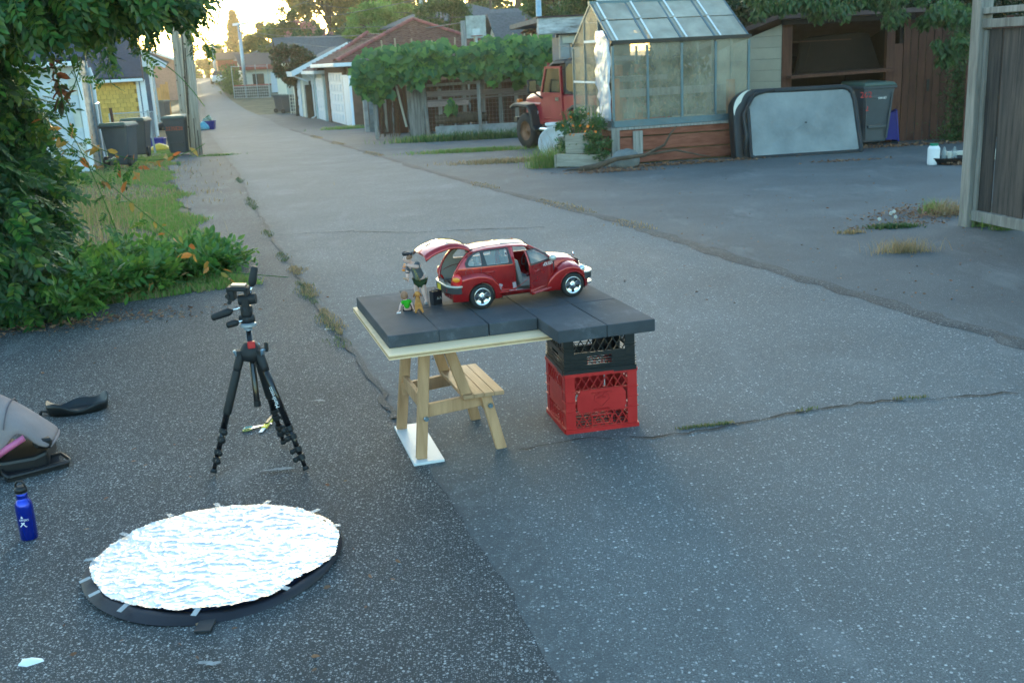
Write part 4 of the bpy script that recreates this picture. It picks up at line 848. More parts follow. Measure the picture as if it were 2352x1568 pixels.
b=MB(); b.add([(-.15,-.15,hF+.16),(wS+.3,-.15,hF+.16),(wS+.3,dS,hF-.5),(-1.6,dS-.4,hF-.5)],[(0,1,2,3)]); b.build('roof',M_brownroof,o,thick=.08)
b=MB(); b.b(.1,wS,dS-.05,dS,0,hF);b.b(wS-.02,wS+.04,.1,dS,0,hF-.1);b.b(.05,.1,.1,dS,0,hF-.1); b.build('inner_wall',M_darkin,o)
b=MB(); b.beam((.05,.15,sz(178)),(wS-.25,.15,sz(173)),.9,.05); b.build('shelf',M_cedar,o); b=MB(); b.b(.1,wS-.8,.3,.34,sz(100),sz(97)); b.build('rail',M_cedar,o)
b=MB(); b.b(wS-.3,wS-.16,-.05,.06,0,hF); b.build('post',M_terra if 0 else M_cedar,o); b=MB(); b.b(wS-.18,wS+.0,-.02,.0,.1,hF*.8); b.build('torn_insulation',M_cedar,o)
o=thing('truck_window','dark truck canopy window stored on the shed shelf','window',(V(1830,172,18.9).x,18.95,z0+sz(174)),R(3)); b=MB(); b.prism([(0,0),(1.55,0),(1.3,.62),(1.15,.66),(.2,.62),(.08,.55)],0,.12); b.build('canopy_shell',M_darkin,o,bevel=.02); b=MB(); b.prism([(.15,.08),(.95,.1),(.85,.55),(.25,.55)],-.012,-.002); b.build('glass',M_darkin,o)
# leaning padded cover
cvx=V(1700,357,17.5); w_=2.15; h_=1.10
o=thing('leaning_cover','big grey fabric panel with torn black edging leaning in front of the open shed','cover',G(1684,364),R(7)); o.location.y+=-.22
M_cov=mat('dusty grey fabric',(.17,.185,.20),.8,var=.2,scale=1.1,bump=.5,bscale=7,bdist=.03,col2=(.31,.33,.335))
def rr(w,h,n=8,rb=.06,rt=.3,rt2=.22):
    p=[]
    for cx,cy,r,a0 in((w-rb,rb,rb,-90),(w-rt2-.08,h-rt2,rt2,0),(rt,h-rt,rt,90),(rb,rb,rb,180)):
        for i in range(n+1): a=R(a0+90*i/n); p.append((cx+r*math.cos(a),cy+r*math.sin(a)))
    return p
out=rr(w_,h_); tilt=R(-13)
b=MB(); b.prism(out,0,.26); q=b.build('padded_back',M_flare,o,bevel=.03,seg=2); q.rotation_euler=(tilt,0,0)
inn=[(x*.86+.23,z*.94+.01) for x,z in out]; b=MB(); vs=[];cxy=(w_*.55,h_*.47)
rs=np.random.RandomState(4); K=7; nr=len(inn)
for k in range(K):
    t=k/(K-1)
    for x,z in inn: vs.append((cxy[0]+(x-cxy[0])*(1-t*.98),-.035+.018*math.sin(t*PI)+rs.normal()*.002*(1-t),cxy[1]+(z-cxy[1])*(1-t*.98)))
b.add(vs,[(k*nr+i,k*nr+(i+1)%nr,(k+1)*nr+(i+1)%nr,(k+1)*nr+i) for k in range(K-1) for i in range(nr)]); q=b.build('fabric_panel',M_cov,o,smooth=True); q.rotation_euler=(tilt,0,0)
b=MB(); vs=[]; n=22
for i in range(n): a=R(95+95*i/(n-1)); x=.34+.33*math.cos(a); z=h_-.34+.33*math.sin(a)*1.0 if i<n else 0; vs+=[(x,-.012,z),(x+.07*(1-abs(i-n/2)/(n/2)),-.015,z-.05*(1-abs(i-n/2)/(n/2)))]
b.add(vs,[(2*i,2*i+2,2*i+3,2*i+1) for i in range(n-1)]); q=b.build('white_lining',M_cream,o,thick=.01); q.rotation_euler=(tilt,0,0)
b=MB(); rim=[]
for i,(x,z) in enumerate(inn): rim.append((x+rs.normal()*.008,-.04+rs.normal()*.006,z))
rim.append(rim[0]); b.tube(rim,.038,7,flat=.6); q=b.build('black_edging',M_flare,o,smooth=True); q.rotation_euler=(tilt,0,0)
b=MB(); b.tube([(.13,-.05,.05),(.17,-.07,.35),(.15,-.06,.7),(.35,-.06,1.0),(.7,-.05,1.06)],[.05,.06,.045,.04,.02],7,flat=.6); q=b.build('torn_edging',M_flare,o,smooth=True); q.rotation_euler=(tilt,0,0)
# ---- wheelie bin builder
M_bin=mat('grey green bin plastic',(.065,.076,.088),.5,var=.12,bump=.1,bscale=200); M_lid=mat('faded green bin lid',(.075,.115,.095),.5,var=.15,bump=.1)
M_redprint=mat('red paint',(.5,.03,.03),.5,bump=0); M_wprint=mat('white print',(.75,.75,.75),.5,bump=0); M_oprint=mat('faded orange paint',(.42,.10,.05),.6,bump=0)
def wheelie(org,rz,lab,h=1.05,txt=None,txtm=None,w=.58,group='wheeled rubbish bins',lift=0):
    o=thing('wheeled_bin',lab,'bin',org,rz,group); k=h/1.05
    b=MB(); b.loft([[(-w*.38,-.26*k,.06),(w*.38,-.26*k,.06),(w*.38,.25*k,.06),(-w*.38,.25*k,.06)],[(-w*.40,-.27*k,.3*k),(w*.40,-.27*k,.3*k),(w*.40,.28*k,.3*k),(-w*.40,.28*k,.3*k)],[(-w/2,-.36*k,.94*k),(w/2,-.36*k,.94*k),(w/2,.34*k,.94*k),(-w/2,.34*k,.94*k)]]); body=b.build('body',M_bin,o,bevel=.03,seg=2)
    b=MB(); b.box((0,-.0,.95*k),(w+.05,.76*k,.05)); body2=b.build('rim',M_bin,o,bevel=.012)
    b=MB(); b.loft([[(-w/2-.02,-.40*k,.975*k),(w/2+.02,-.40*k,.975*k),(w/2+.02,.40*k,.975*k),(-w/2-.02,.40*k,.975*k)],[(-w/2+.02,-.34*k,1.03*k),(w/2-.02,-.34*k,1.03*k),(w/2-.02,.40*k,1.05*k),(-w/2+.02,.40*k,1.05*k)]]); b.build('lid',M_lid,o,bevel=.012)
    b=MB(); b.tube([(-w/2,.44*k,.98*k),(w/2,.44*k,.98*k)],.016,6);
    for x in(-w/2,0,w/2): b.tube([(x,.32*k,.95*k),(x,.44*k,.98*k)],.014,5)
    b.build('handle',M_bin,o)
    for x in(-w/2+.02,w/2-.02):
        b=MB(); b.lathe([(.03,-.03),(.12,-.035),(.13,-.02),(.13,.02),(.12,.035),(.03,.03)],18,(0,0,0),'X'); q=b.build('wheel',M_black,o,smooth=False); q.location=(x,.27*k,.13)
        b=MB(); b.lathe([(0,0),(.075,.01)],10,(0,0,0),'X'); hq=b.build('hub',M_bin,q); hq.location=((-.035 if x<0 else .035),0,0)
    b=MB(); b.b(-w*.3,w*.3,-.335*k,-.30*k,.30*k,.34*k);b.b(-w*.3,w*.3,-.35*k,-.33*k,.78*k,.82*k); b.build('front_rib',M_bin,o)
    for s_ in(-1,1): b=MB(); b.beam((s_*w*.33,-.295*k,.12),(s_*w*.42,-.352*k,.86*k),.03,.02,(0,1,0)); b.build('side_rib',M_bin,o)
    if txt: text(o,txt,(0,-.352*k,.66*k),(R(83),0,0),.13,txtm or M_wprint)
    return o
g=G(1993,341); wheelie(Vector((6.32,18.35,T(18.2))),R(12),'grey green wheeled bin with red painted number right of the leaning cover',1.08,None)
bo=[x for x in C.objects if x.name.startswith('wheeled_bin')][-1]; text(bo,'104187',(.05,-.37,.78),(R(83),0,0),.055,M_wprint); text(bo,'262',(-.25,-.37,.82),(R(83),0,R(-8)),.14,M_redprint); text(bo,'2',(-.22,-.36,.60),(R(83),0,R(-8)),.12,M_redprint)
M_bluebox=mat('blue recycling plastic',(.012,.018,.22),.45,var=.1,bump=.05)
def crate_box(org,rz,lab,w=.5,d=.36,h=.3,m=None,cat='box'):
    o=thing('recycling_box',lab,cat,org,rz); b=MB(); t=.02
    b.box((0,0,t/2),(w*.84,d*.84,t))
    for sx in(-1,1): b.add([(sx*w*.42,-d*.42,0),(sx*w*.42,d*.42,0),(sx*w*.5,d*.5,h),(sx*w*.5,-d*.5,h),(sx*w*.40,-d*.42,0),(sx*w*.40,d*.42,0),(sx*w*.48,d*.5,h),(sx*w*.48,-d*.5,h)],[(0,1,2,3),(7,6,5,4),(3,2,6,7),(0,3,7,4),(1,5,6,2)])
    for sy in(-1,1): b.add([(-w*.42,sy*d*.42,0),(w*.42,sy*d*.42,0),(w*.5,sy*d*.5,h),(-w*.5,sy*d*.5,h),(-w*.42,sy*d*.39,0),(w*.42,sy*d*.39,0),(w*.5,sy*d*.47,h),(-w*.5,sy*d*.47,h)],[(0,1,2,3),(7,6,5,4),(3,2,6,7),(0,3,7,4),(1,5,6,2)])
    b.build('tub',m or M_bluebox,o)
    b=MB()
    for sy in(-1,1): b.box((0,sy*d*.5,h),(w+.04,.03,.03))
    for sx in(-1,1): b.box((sx*w*.5,0,h),(.03,d+.04,.03))
    b.build('rim',m or M_bluebox,o,bevel=.004); return o
q=crate_box((6.62,18.62,T(18.3)+.15),R(0),'blue plastic box standing on end beside the grey green bin',.5,.36,.3); q.rotation_euler=(0,R(84),R(-15)); q.location.z+=.12
# ---- cedar fence and ivy at the back right
fY=18.9; o=thing('cedar_fence','tall dark red cedar board fence right of the open shed','fence',(V(2070,200,fY).x,fY,T(fY)),R(-8)); x1_=V(2350,200,fY).x-V(2070,200,fY).x; hh=V(2150,50,fY).z-T(fY); n=int(x1_/.13)
for i in range(n): b=MB(); b.b(0,.12,-.015+.01*(i%2),.005,0,hh+.05*math.sin(i*2.1)); q=b.build('board',M_cedar,o); q.location=(i*.13,0,0)
b=MB(); b.b(0,.1,-.06,.0,0,hh+.2); b.build('gate_post',M_cedar,o); b=MB(); b.b(.42,.46,-.05,-.02,hh*.42,hh*.52); b.build('latch',M_black,o)
o=thing('ivy','dense green ivy climbing between the cedar fence and the rusty post','ivy',(V(2190,300,18.4).x,18.4,T(18.4))); rs=np.random.RandomState(6); pp=[]
for i in range(3400): t=rs.uniform(0,1); pp.append((rs.normal()*.13+.02*math.sin(t*9),-.15+rs.normal()*.06,t*2.25))
pp+= [(rs.normal()*.25,-.2+rs.normal()*.1,abs(rs.normal()*.15)) for _ in range(500)]
link('foliage',leaf_mesh('foliage',pp,.05,LF_mid,'N',rs=rs),o); b=MB(); b.tube([(0,0,0),(.03,0,1.1),(0,0,2.2)],.05,6); b.build('stem',M_bark,o)
a=V(2223,300,18.0); o=thing('rusty_post','rusty brown steel post beside the ivy','post',(a.x,18.0,T(18.0))); b=MB(); b.tube([(0,0,0),(0,0,V(2223,150,18).z-T(18))],.085,12); b.lathe([(.1,0),(.1,.06)],12,(0,0,1.5)); b.build('post',mat('rusty steel',(.16,.07,.05),.8,var=.4,bump=.4),o,smooth=False); b=MB(); b.tube([(0,0,1.55),(.05,0,1.9),(.0,0,2.3),(-.1,0,2.8)],[.08,.07,.06,.05],8); b.build('bare_trunk',M_bark,o,smooth=True)
# dense hedge closing the view behind the shed
hd=thing('hedge','tall dark evergreen hedge behind the open shed and cedar fence','hedge',(4.2,25,T(25))); rs=np.random.RandomState(31)
pp=np.stack([rs.uniform(-.6,11,14000),rs.normal(size=14000)*.5,rs.uniform(0,1,14000)**.8*4.2],1); link('foliage',leaf_mesh('foliage',pp,.13,LF_dark,'N',rs=rs),hd)
b=MB(); b.b(-.5,11,.35,.5,-.1,3.6); b.build('branches',M_bark,hd,kind='stuff')
# ---- near right fence
p0=G(2228,517); p1=G(2352,541); dv=(p1-p0); fa=math.atan2(dv.y,dv.x); o=thing('board_fence','tall grey weathered board fence panel at the right edge of the view','fence',p0,fa)
fl=3.0; hh=1.79
b=MB(); b.b(-.03,.09,-.10,.02,-.05,2.75); b.build('corner_post',M_greywood,o,bevel=.006)
b=MB(); b.b(.09,fl,-.07,.02,.06,.15); b.build('bottom_rail',M_greywood,o,bevel=.004)
for z,hh_ in((hh-.03,.05),(hh-.14,.07)): b=MB(); b.b(.09,fl,-.08,.02,z,z+hh_); b.build('top_rail',M_greywood,o,bevel=.004)
n=int(fl/.2); rs=np.random.RandomState(3)
for i in range(n): b=MB(); b.b(0,.192,-.018,0,0,hh-.30); q=b.build('board',M_fencewood,o,bevel=.003); q.location=(.10+i*.2,-.02+.012*(i%2),.15)
b=MB(); b.b(.1,.14,-.06,-.02,.15,hh-.16); b.build('batten',M_greywood,o)
b=MB(); b.b(1.0,1.12,-.12,-.0,-.05,2.75); b.build('post',M_greywood,o)
# ---- jug, tray and bottles
g=G(2143,378); o=thing('jug','white plastic jug with green screw cap on the driveway','jug',g); b=MB(); b.lathe([(.0,0),(.075,0),(.08,.02),(.08,.22),(.06,.25),(.05,.26)],18); b.build('body',M_white,o,smooth=False); b=MB(); b.lathe([(.055,.255),(.055,.285),(0,.285)],16); b.build('cap',mat('green cap',(.03,.22,.12),.5),o)
g=G(2185,378); o=thing('black_tray','shallow black tray holding rubbish beside the white jug','tray',g+Vector((.05,.12,0))); b=MB(); b.lathe([(0,.01),(.2,.01),(.25,.09),(.27,.09),(.22,0),(0,0)],20,sx=1.1,sy=.8); b.build('tray',M_black,o)
M_clear=mat('cloudy clear plastic',(.35,.38,.38),.25,var=.1,alpha=.45,bump=.2)
for i,(dx,lab) in enumerate(((-.08,'left clear bottle standing in the black tray'),(.06,'middle clear bottle standing in the black tray'),(.25,'right clear bottle standing in the black tray'))):
    q=thing('bottle',lab,'bottle',(g.x+.05+dx,g.y+.18,g.z+.02),0,'clear bottles in the black tray'); b=MB(); b.lathe([(0,0),(.035,0),(.035,.13),(.015,.18),(.015,.2),(0,.2)],12); b.build('body',M_clear,q,smooth=True)
o=thing('timber_offcut','pale timber offcut lying behind the black tray','timber',g+Vector((.42,.35,.0)),R(3)); b=MB(); b.b(-.35,.35,-.04,.04,.0,.14); b.build('timber',M_cream,o)
# ================================================================== LEFT SIDE
# ---- white shed with lap siding on its lane wall
cn=G(228,382); aL=AL
o=thing('white_shed','white shingled shed with grimy lap siding on the lane side and a sagging gutter','shed',cn,aL)
# local frame: +y away along the lane, -x into the yard
Ls=2.2; hs=V(225,155,cn.y).z-cn.z
def nd(px,py): 
    return V(px,py,cn.y-2.1)
for i in range(15):
    b=MB(); z=i*.155; b.prism([(.0,z),(.035,z),(.012,z+.155),(0,z+.155)],-Ls,0.0,'XZ') ; b.build('siding_board',M_lap,o)
b=MB(); b.b(-.04,.05,-Ls-.05,-Ls+.08,-.2,hs+.1); b.build('corner_board',M_white,o); b=MB(); b.b(-.02,.06,-.02,.16,-.2,hs+.2); b.build('corner_board',mat('blue grey trim',(.30,.36,.43),.6),o)
b=MB(); b.b(-3.5,-.03,-Ls,-Ls+.1,-.3,hs+.1); b.b(-3.5,-.03,-.1,0,-.3,hs+.1); b.b(-.06,-.001,-Ls,0,-.3,hs+.1); b.build('wall',M_cream,o)
me=MB().box((0,0,.16),(.295,.02,.315)).mesh('wall_shingle',M_whshing)
rs=np.random.RandomState(5)
for r in range(7):
    for c in range(9): link('wall_shingle',me,o,(-.2-c*.3-(r%2)*.15,-Ls-.012-.004*((r+c)%2),r*.32),(R(-2),0,0))
b=MB(); b.b(-3.5,.12,-Ls-.30,-Ls-.18,hs+.02,hs+.12); b.build('gutter',M_white,o,bevel=.02)
b=MB(); b.add([(-3.6,-Ls-.25,hs+.12),(.2,-Ls-.25,hs+.12),(.2,.5,hs+1.25),(-3.6,.5,hs+1.25)],[(0,1,2,3)]); b.build('roof',M_shingb,o,thick=.08)
me=MB().box((0,.0,.0),(.3,.19,.014)).mesh('roof_shingle',M_shingb)
for r in range(9):
    for c in range(12): link('roof_shingle',me,o,(.05-c*.305-(r%2)*.15,-Ls-.15+r*.17,hs+.175+r*.17*(1.13/2.95)+.0),(R(21+1.5),0,0))
b=MB(); b.tube([(.08,.1,hs),(.12,.10,hs-.2),(.1,.02,.35),(.14,0,.12),(.45,-.25,.02)],.045,8); b.build('downspout',M_white,o,smooth=True)
# ---- chain gates beside the shed
def chain(org,rz,w,h,lab):
    o=thing('chain_link_gate',lab,'gate',org,rz,'chain link panels by the bins'); b=MB()
    b.tube([(0,0,0),(0,0,h)],.022,8);b.tube([(w,0,0),(w,0,h)],.022,8); b.tube([(0,0,h),(w,0,h)],.018,6);b.tube([(0,0,.08),(w,0,.08)],.018,6); b.build('frame',M_galv,o)
    b=MB(); n=int((w+h)/.075)
    for i in range(n):
        t=i*.075; 
        x0,z0=(t,.08) if t<w else (w,.08+t-w); x1,z1=(0,.08+t) if t<h-.08 else (t-(h-.08),h)
        b.beam((x0,0,z0),(x1,0,z1),.005,.005,(0,1,0)); b.beam((w-x0,.004,z0),(w-x1,.004,z1),.005,.005,(0,1,0))
    b.build('wire_mesh',M_galv,o,kind='stuff'); return o
chain(G(240,383),AL+R(90),1.4,1.35,'folded back chain link gate next to the white downspout')
chain(G(300,330)+Vector((-.6,0,0)),R(8),1.5,1.05,'chain link panel behind the two nearest bins')
o=thing('post','leaning brown timber post behind the nearest bins','post',G(272,345)); b=MB(); b.beam((0,0,-.1),(-.06,0,1.25),.1,.06); b.build('post',M_cedar,o)
o=thing('steel_post','thin galvanised post standing beside the blue box','post',G(357,352)); b=MB(); b.tube([(0,0,0),(-.06,0,1.15)],.03,8); b.build('post',M_galv,o)
# ---- yellow house
yY=40.0; yx=V(322,250,yY); z0=T(yY)
o=thing('yellow_house','small ochre yellow shingled outbuilding with dark blue shingle roof and white gutter','house',(yx.x,yY,z0),AL); W0=1.95
def yz(py): return V(270,py,yY).z-z0
he=yz(187)
rows=14; me=MB().box((0,0,.09),(.206,.03,.172)).mesh('wall_shingle',M_yellow)
for r in range(rows):
    if r*he/rows>he-.1: break
    for c in range(10): link('wall_shingle',me,o,(-.12-c*.22-(r%2)*.1,-.03,r*he/rows),(R(-6),0,0),(1,1,he/rows/.178))
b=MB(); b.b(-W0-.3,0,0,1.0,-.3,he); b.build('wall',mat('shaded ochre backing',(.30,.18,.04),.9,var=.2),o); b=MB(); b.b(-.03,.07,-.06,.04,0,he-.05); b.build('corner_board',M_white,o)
b=MB(); b.b(-W0-.5,.25,-.42,-.32,he-.04,he+.07); b.build('gutter',M_white,o,bevel=.02)
rt=yz(60); b=MB(); b.add([(-W0-.5,-.38,he+.05),(.22,-.38,he+.05),(.22,2.6,rt),(-W0-.5,2.6,rt)],[(0,1,2,3)]); b.build('roof',M_shingb,o,thick=.1)
sl=math.atan2(rt-he-.05,2.98); me=MB().box((0,0,0),(.34,.32,.02)).mesh('roof_shingle',M_shingb)
nr=9
for r in range(nr):
    for c in range(8): t=(r+.5)/nr; link('roof_shingle',me,o,(.05-c*.35-(r%2)*.17,-.38+2.98*t,he+.075+(rt-he-.05)*t),(sl+R(2),0,0))
b=MB(); b.beam((.25,-.4,he+.02),(.25,2.6,rt+.02),.05,.16); b.build('bargeboard',M_brownroof,o)
b=MB(); b.b(0.12,.3,-.2,-.1,-.2,he); b.build('downspout',M_white,o)
# ---- slate blue garage behind it with white bargeboard facing the lane
bY=46.0; bx=V(352,250,bY); o=thing('slate_garage','slate blue sided garage with white bargeboard behind the yellow outbuilding','garage',(bx.x,bY,T(bY)),AL); hh=V(352,150,bY).z-T(bY)
for i in range(14): b=MB(); b.b(-.9,.0,-.03,-.005,i*hh/14+.005,(i+1)*hh/14); b.build('siding_board',M_bluewall,o)
b=MB(); b.b(-3,0,0,5,-.2,hh); b.build('wall',M_bluewall,o); b=MB(); b.b(0,.1,-.05,.06,-.2,hh); b.build('corner_board',M_white,o)
b=MB(); b.b(.01,.08,.6,1.0,0,2);b.b(.01,.06,1.5,4.3,0,2.0); b.build('garage_door',M_door,o)
b=MB(); b.beam((-.75,-.5,hh+.85),(.75,-.45,hh-.05),.06,.24); b.build('bargeboard',M_white,o); b=MB(); b.add([(-.75,-.5,hh+.95),(.85,-.5,hh+.02),(.85,5.2,hh+.02),(-.75,5.2,hh+.95)],[(0,1,2,3)]); b.build('roof',M_shing,o,thick=.08)
b=MB(); b.prism([(-.75,hh-.05),(.7,hh-.05),(-.75,hh+.8)],-.47,-.44); b.build('gable_soffit',M_white,o)
# ---- orange fence and the buildings beyond
fo=G(392,262); o=thing('cedar_fence','bright orange cedar fence further along the left of the lane','fence',fo,AL)
for i in range(9): b=MB(); b.b(-2.0+i*.22,-2.0+i*.22+.215,-.02,.02,0,1.75 if i<7 else 1.95); b.build('board',M_orange,o)
for i in range(6): b=MB(); b.b(-.02,.02,.0+i*.5,.49+i*.5,0,1.95); b.build('board',M_orange,o)
b=MB(); b.b(-.1,.08,-.08,.06,-.1,2.1); b.build('post',M_orange,o)
bp=G(398,240); o=building('lane_house','brick coloured house with white trimmed gable beyond the orange fence',bp+Vector((-1.0,6,0)),6,6,2.9,1.4,'gable',mat('salmon stucco',(.34,.19,.15),.85),M_brownroof,ax='y',ov=.5); o.location.x-=5.4
b=MB(); b.beam((-.6,-.52,2.85),(3,-.52,4.3),.05,.22);b.beam((3,-.52,4.3),(6.6,-.52,2.85),.05,.22); b.build('bargeboard',M_white,o)
o=thing('post','white square porch post beyond the slate garage','post',G(352+8,285)); b=MB(); b.b(-.06,.06,-.06,.06,0,2.6); b.build('post',M_white,o)
o=thing('street_pole','slim grey metal pole left of the timber utility poles','pole',G(369,290)); b=MB(); b.tube([(0,0,0),(-.12,0,7)],.07,8); b.build('pole',M_galv,o)
pole(412,-40,75,.09,'distant thin pole seen just left of the timber utility poles',M_galv,'street_pole')
# ---- two timber utility poles
M_pole=mat('pale split utility pole wood',(.36,.30,.22),.85,var=.35,scale=5,stretch=(6,6,.25),bump=1.0,bscale=9,bdist=.03,col2=(.56,.48,.38),contrast=1.3)
pg=G(447,356)
for (bx_,by_),tx,r,lab,dy in(((450,355),426,.155,'nearer thick timber utility pole with a dark split base',0),((434,345),400,.12,'slimmer weathered timber pole just left of the thick utility pole',.7)):
    g=G(bx_,by_); Y=g.y; tp=V(tx,60,Y); d=(tp-g); o=thing('utility_pole',lab,'utility pole',g,0,'timber utility poles by the lane'); b=MB(); k=7.5/d.z
    b.tube([Vector((0,0,-.2)),d*k*.15,d*k*.4,d*k*.7,d*k],[r*1.12,r,r*.97,r*.9,r*.85],14); q=b.build('pole',M_pole,o,smooth=True)
    if r>.15:
        b=MB(); 
        for a,z0_,z1_ in((-1.2,0,.9),(-.7,0,.6),(-2.0,0.1,3.5),(-1.6,1.0,2.6)): b.beam(Vector((math.cos(a)*r*1.08,math.sin(a)*r*1.08,z0_)),Vector((math.cos(a)*r,math.sin(a)*r,z1_))+d*(z1_/d.z)*Vector((1,1,0)) if 0 else Vector((math.cos(a)*r*1.0+d.x*z1_/d.z,math.sin(a)*r*1.0,z1_)),.03,.02)
        b.build('dark_split',M_bark,o,kind='stuff')
    b=MB()
    for i in range(7): b.box((d.x/d.z*(.7+i*.4)+(-.3+.1*(i%3))*r*2,-r*.98,.7+i*.4),(.02,.02,.05))
    b.build('knots',M_bark,o,kind='stuff')
# ---- bins
wheelie(G(300,386)+Vector((-.25,.35,0)),R(178),'nearest grey wheeled bin by the chain link gate, number side hidden',.95,w=.56)
wheelie(G(322,362)+Vector((-.1,.35,0)),R(184),'grey wheeled bin just behind the nearest one',.98,w=.58)
bq=wheelie(G(413,357)+Vector((-.0,.3,0)),R(-8),'grey wheeled bin with faded orange number leaning against the utility poles',1.0,'2235E28',M_oprint,w=.60)
bq.children[-1].scale=(.9,1,1)
wheelie(G(374,273)+Vector((0,.4,0)),R(170),'grey wheeled bin in front of the orange cedar fence',1.1)
wheelie(G(643,259)+Vector((-.0,.4,0)),R(95),'left bin of the far pair by the pale green garage',1.1)
wheelie(G(660,261)+Vector((-.0,.5,0)),R(92),'right bin of the far pair by the pale green garage',1.1)
g=G(362,340); crate_box(g+Vector((-.05,.1,0)),R(5),'blue recycling box on the grass between the bins and the poles',.55,.4,.28)
M_ybag=mat('yellow plastic bag',(.62,.40,.02),.3,var=.1,scale=6,bump=.8,bscale=14,bdist=.03); M_bbag=mat('pale blue plastic bag',(.12,.42,.60),.28,var=.3,scale=8,bump=1,bscale=18,bdist=.03,col2=(.25,.6,.72))
def bag(g,lab,m,w,d,h,seed=1,name='plastic_bag'):
    rs=np.random.RandomState(seed); o=thing(name,lab,'bag',g); b=MB(); b.lathe([(0,.0),(.42,0),(.5,.12),(.46,.4),(.3,.7),(.12,.92),(0,1)],14); q=b.build('bag',m,o,smooth=True,sub=1)
    for v in q.data.vertices: k=1+rs.uniform(-.16,.16); v.co=Vector((v.co.x*k*w,v.co.y*k*d,v.co.z*h))
    return o
bag(G(374,345)+Vector((-.1,.05,0)),'crumpled yellow plastic bag lying under the blue recycling box',M_ybag,.65,.4,.2,1)
g=G(468,299); bag(g,'pale blue plastic bag of recycling at the lane edge right of the poles',M_bbag,.62,.5,.42,2)
crate_box(g+Vector((.22,.35,0)),R(3),'blue recycling box behind the pale blue bag',.5,.4,.38)
o=thing('paper_bag','green printed paper carton sticking up from the blue recycling box behind the blue bag','paper bag',g+Vector((.13,.38,.3))); b=MB(); b.box((0,0,.17),(.38,.08,.26),(0,R(-30),0)); b.build('carton',mat('green printed paper',(.12,.35,.06),.6,var=.6,scale=9,col2=(.6,.7,.6),contrast=2),o)
o=thing('black_bag','small black rubbish bag on the grass beyond the leaning bin','bag',G(375,300)); b=MB(); b.lathe([(0,0),(.3,.02),(.32,.2),(.15,.38),(0,.4)],12); b.build('bag',M_black,o,smooth=True)
o=thing('plank','dark plank leaning on the slate garage corner','plank',G(372,301)+Vector((-.3,.2,0))); b=MB(); b.beam((.2,0,.04),(-.35,0,.7),.05,.25,(0,1,0)); b.build('plank',M_black,o)
# ---- grass verge
def grass_patch(name,lab,pts,h,mt,w=.012,kind='stuff',cat='grass',seed=1,lean=.5):
    rs=np.random.RandomState(seed); pts=np.asarray(pts,float); n=len(pts); a=rs.uniform(0,2*PI,n); hh=h*rs.uniform(.4,1.3,n); l=rs.uniform(-1,1,(n,2))*lean
    dx=np.cos(a)*w/2; dy=np.sin(a)*w/2
    v=np.zeros((n,5,3)); v[:,0]=pts+np.stack([dx,dy,0*dx],1); v[:,1]=pts-np.stack([dx,dy,0*dx],1)
    mid=pts+np.stack([l[:,0]*hh*.35,l[:,1]*hh*.35,hh*.6],1); v[:,2]=mid+np.stack([dx,dy,0*dx],1)*.7; v[:,3]=mid-np.stack([dx,dy,0*dx],1)*.7; v[:,4]=pts+np.stack([l[:,0]*hh,l[:,1]*hh,hh],1)
    f=(np.array([(0,1,3),(0,3,2),(2,3,4)])[None]+(np.arange(n)*5)[:,None,None]).reshape(-1,3); me=bpy.data.meshes.new(name); me.vertices.add(n*5); me.vertices.foreach_set('co',v.reshape(-1)); m=len(f); me.loops.add(m*3); me.loops.foreach_set('vertex_index',f.reshape(-1).astype('i')); me.polygons.add(m); me.polygons.foreach_set('loop_start',np.arange(0,m*3,3,dtype='i')); me.update(calc_edges=True); me.materials.append(mt)
    o=link(name,me); 
    if lab: tag(o,lab,cat,kind=kind)
    return o
LF_grass=leafmat('verge grass',[(.09,.19,.03),(.12,.25,.04),(.14,.22,.05),(.26,.22,.10),(.10,.20,.035)],.4,.6)
LF_dry=leafmat('dry straw grass',[(.30,.22,.10),(.24,.17,.08),(.36,.28,.15),(.16,.15,.06)],.3,.7)
rs=np.random.RandomState(12); gp=[]
def edge(y): return GE(y)+.12*math.sin(y*1.7)+.1*math.sin(y*4.1+1)
for i in range(90000):
    y=7.2+ (30-7.2)*rs.uniform()**1.3; x=edge(y)-abs(rs.normal())*1.6*(.4+.06*y)+.03*rs.normal()
    k=math.sin(x*1.9+y*.6)+math.sin(y*1.3+x*.7)
    if k<-.9 and rs.rand()<.85: continue
    gp.append((x,y,T(y)-.01))
grass_patch('verge_grass','patchy green grass verge along the left edge of the lane',gp,.055,LF_grass,.014,seed=3)
gd=[(edge(y:=rs.uniform(8.5,14))-1.25+rs.normal()*.35,y,T(y)) for _ in range(700)]
grass_patch('tall_dry_grass','clump of tall dry grass stalks on the left verge',gd,.32,LF_dry,.006,seed=4,lean=.3)
gd=[(edge(y:=rs.uniform(14,24))-1.6+rs.normal()*.9,y,T(y)) for _ in range(5000)]
grass_patch('dry_grass','dry trampled grass in front of the nearest bins',gd,.06,LF_dry,.012,seed=5)
LF_verge2=leafmat('seam weeds',[(.06,.11,.03),(.10,.13,.05),(.20,.17,.09)],.3,.6)
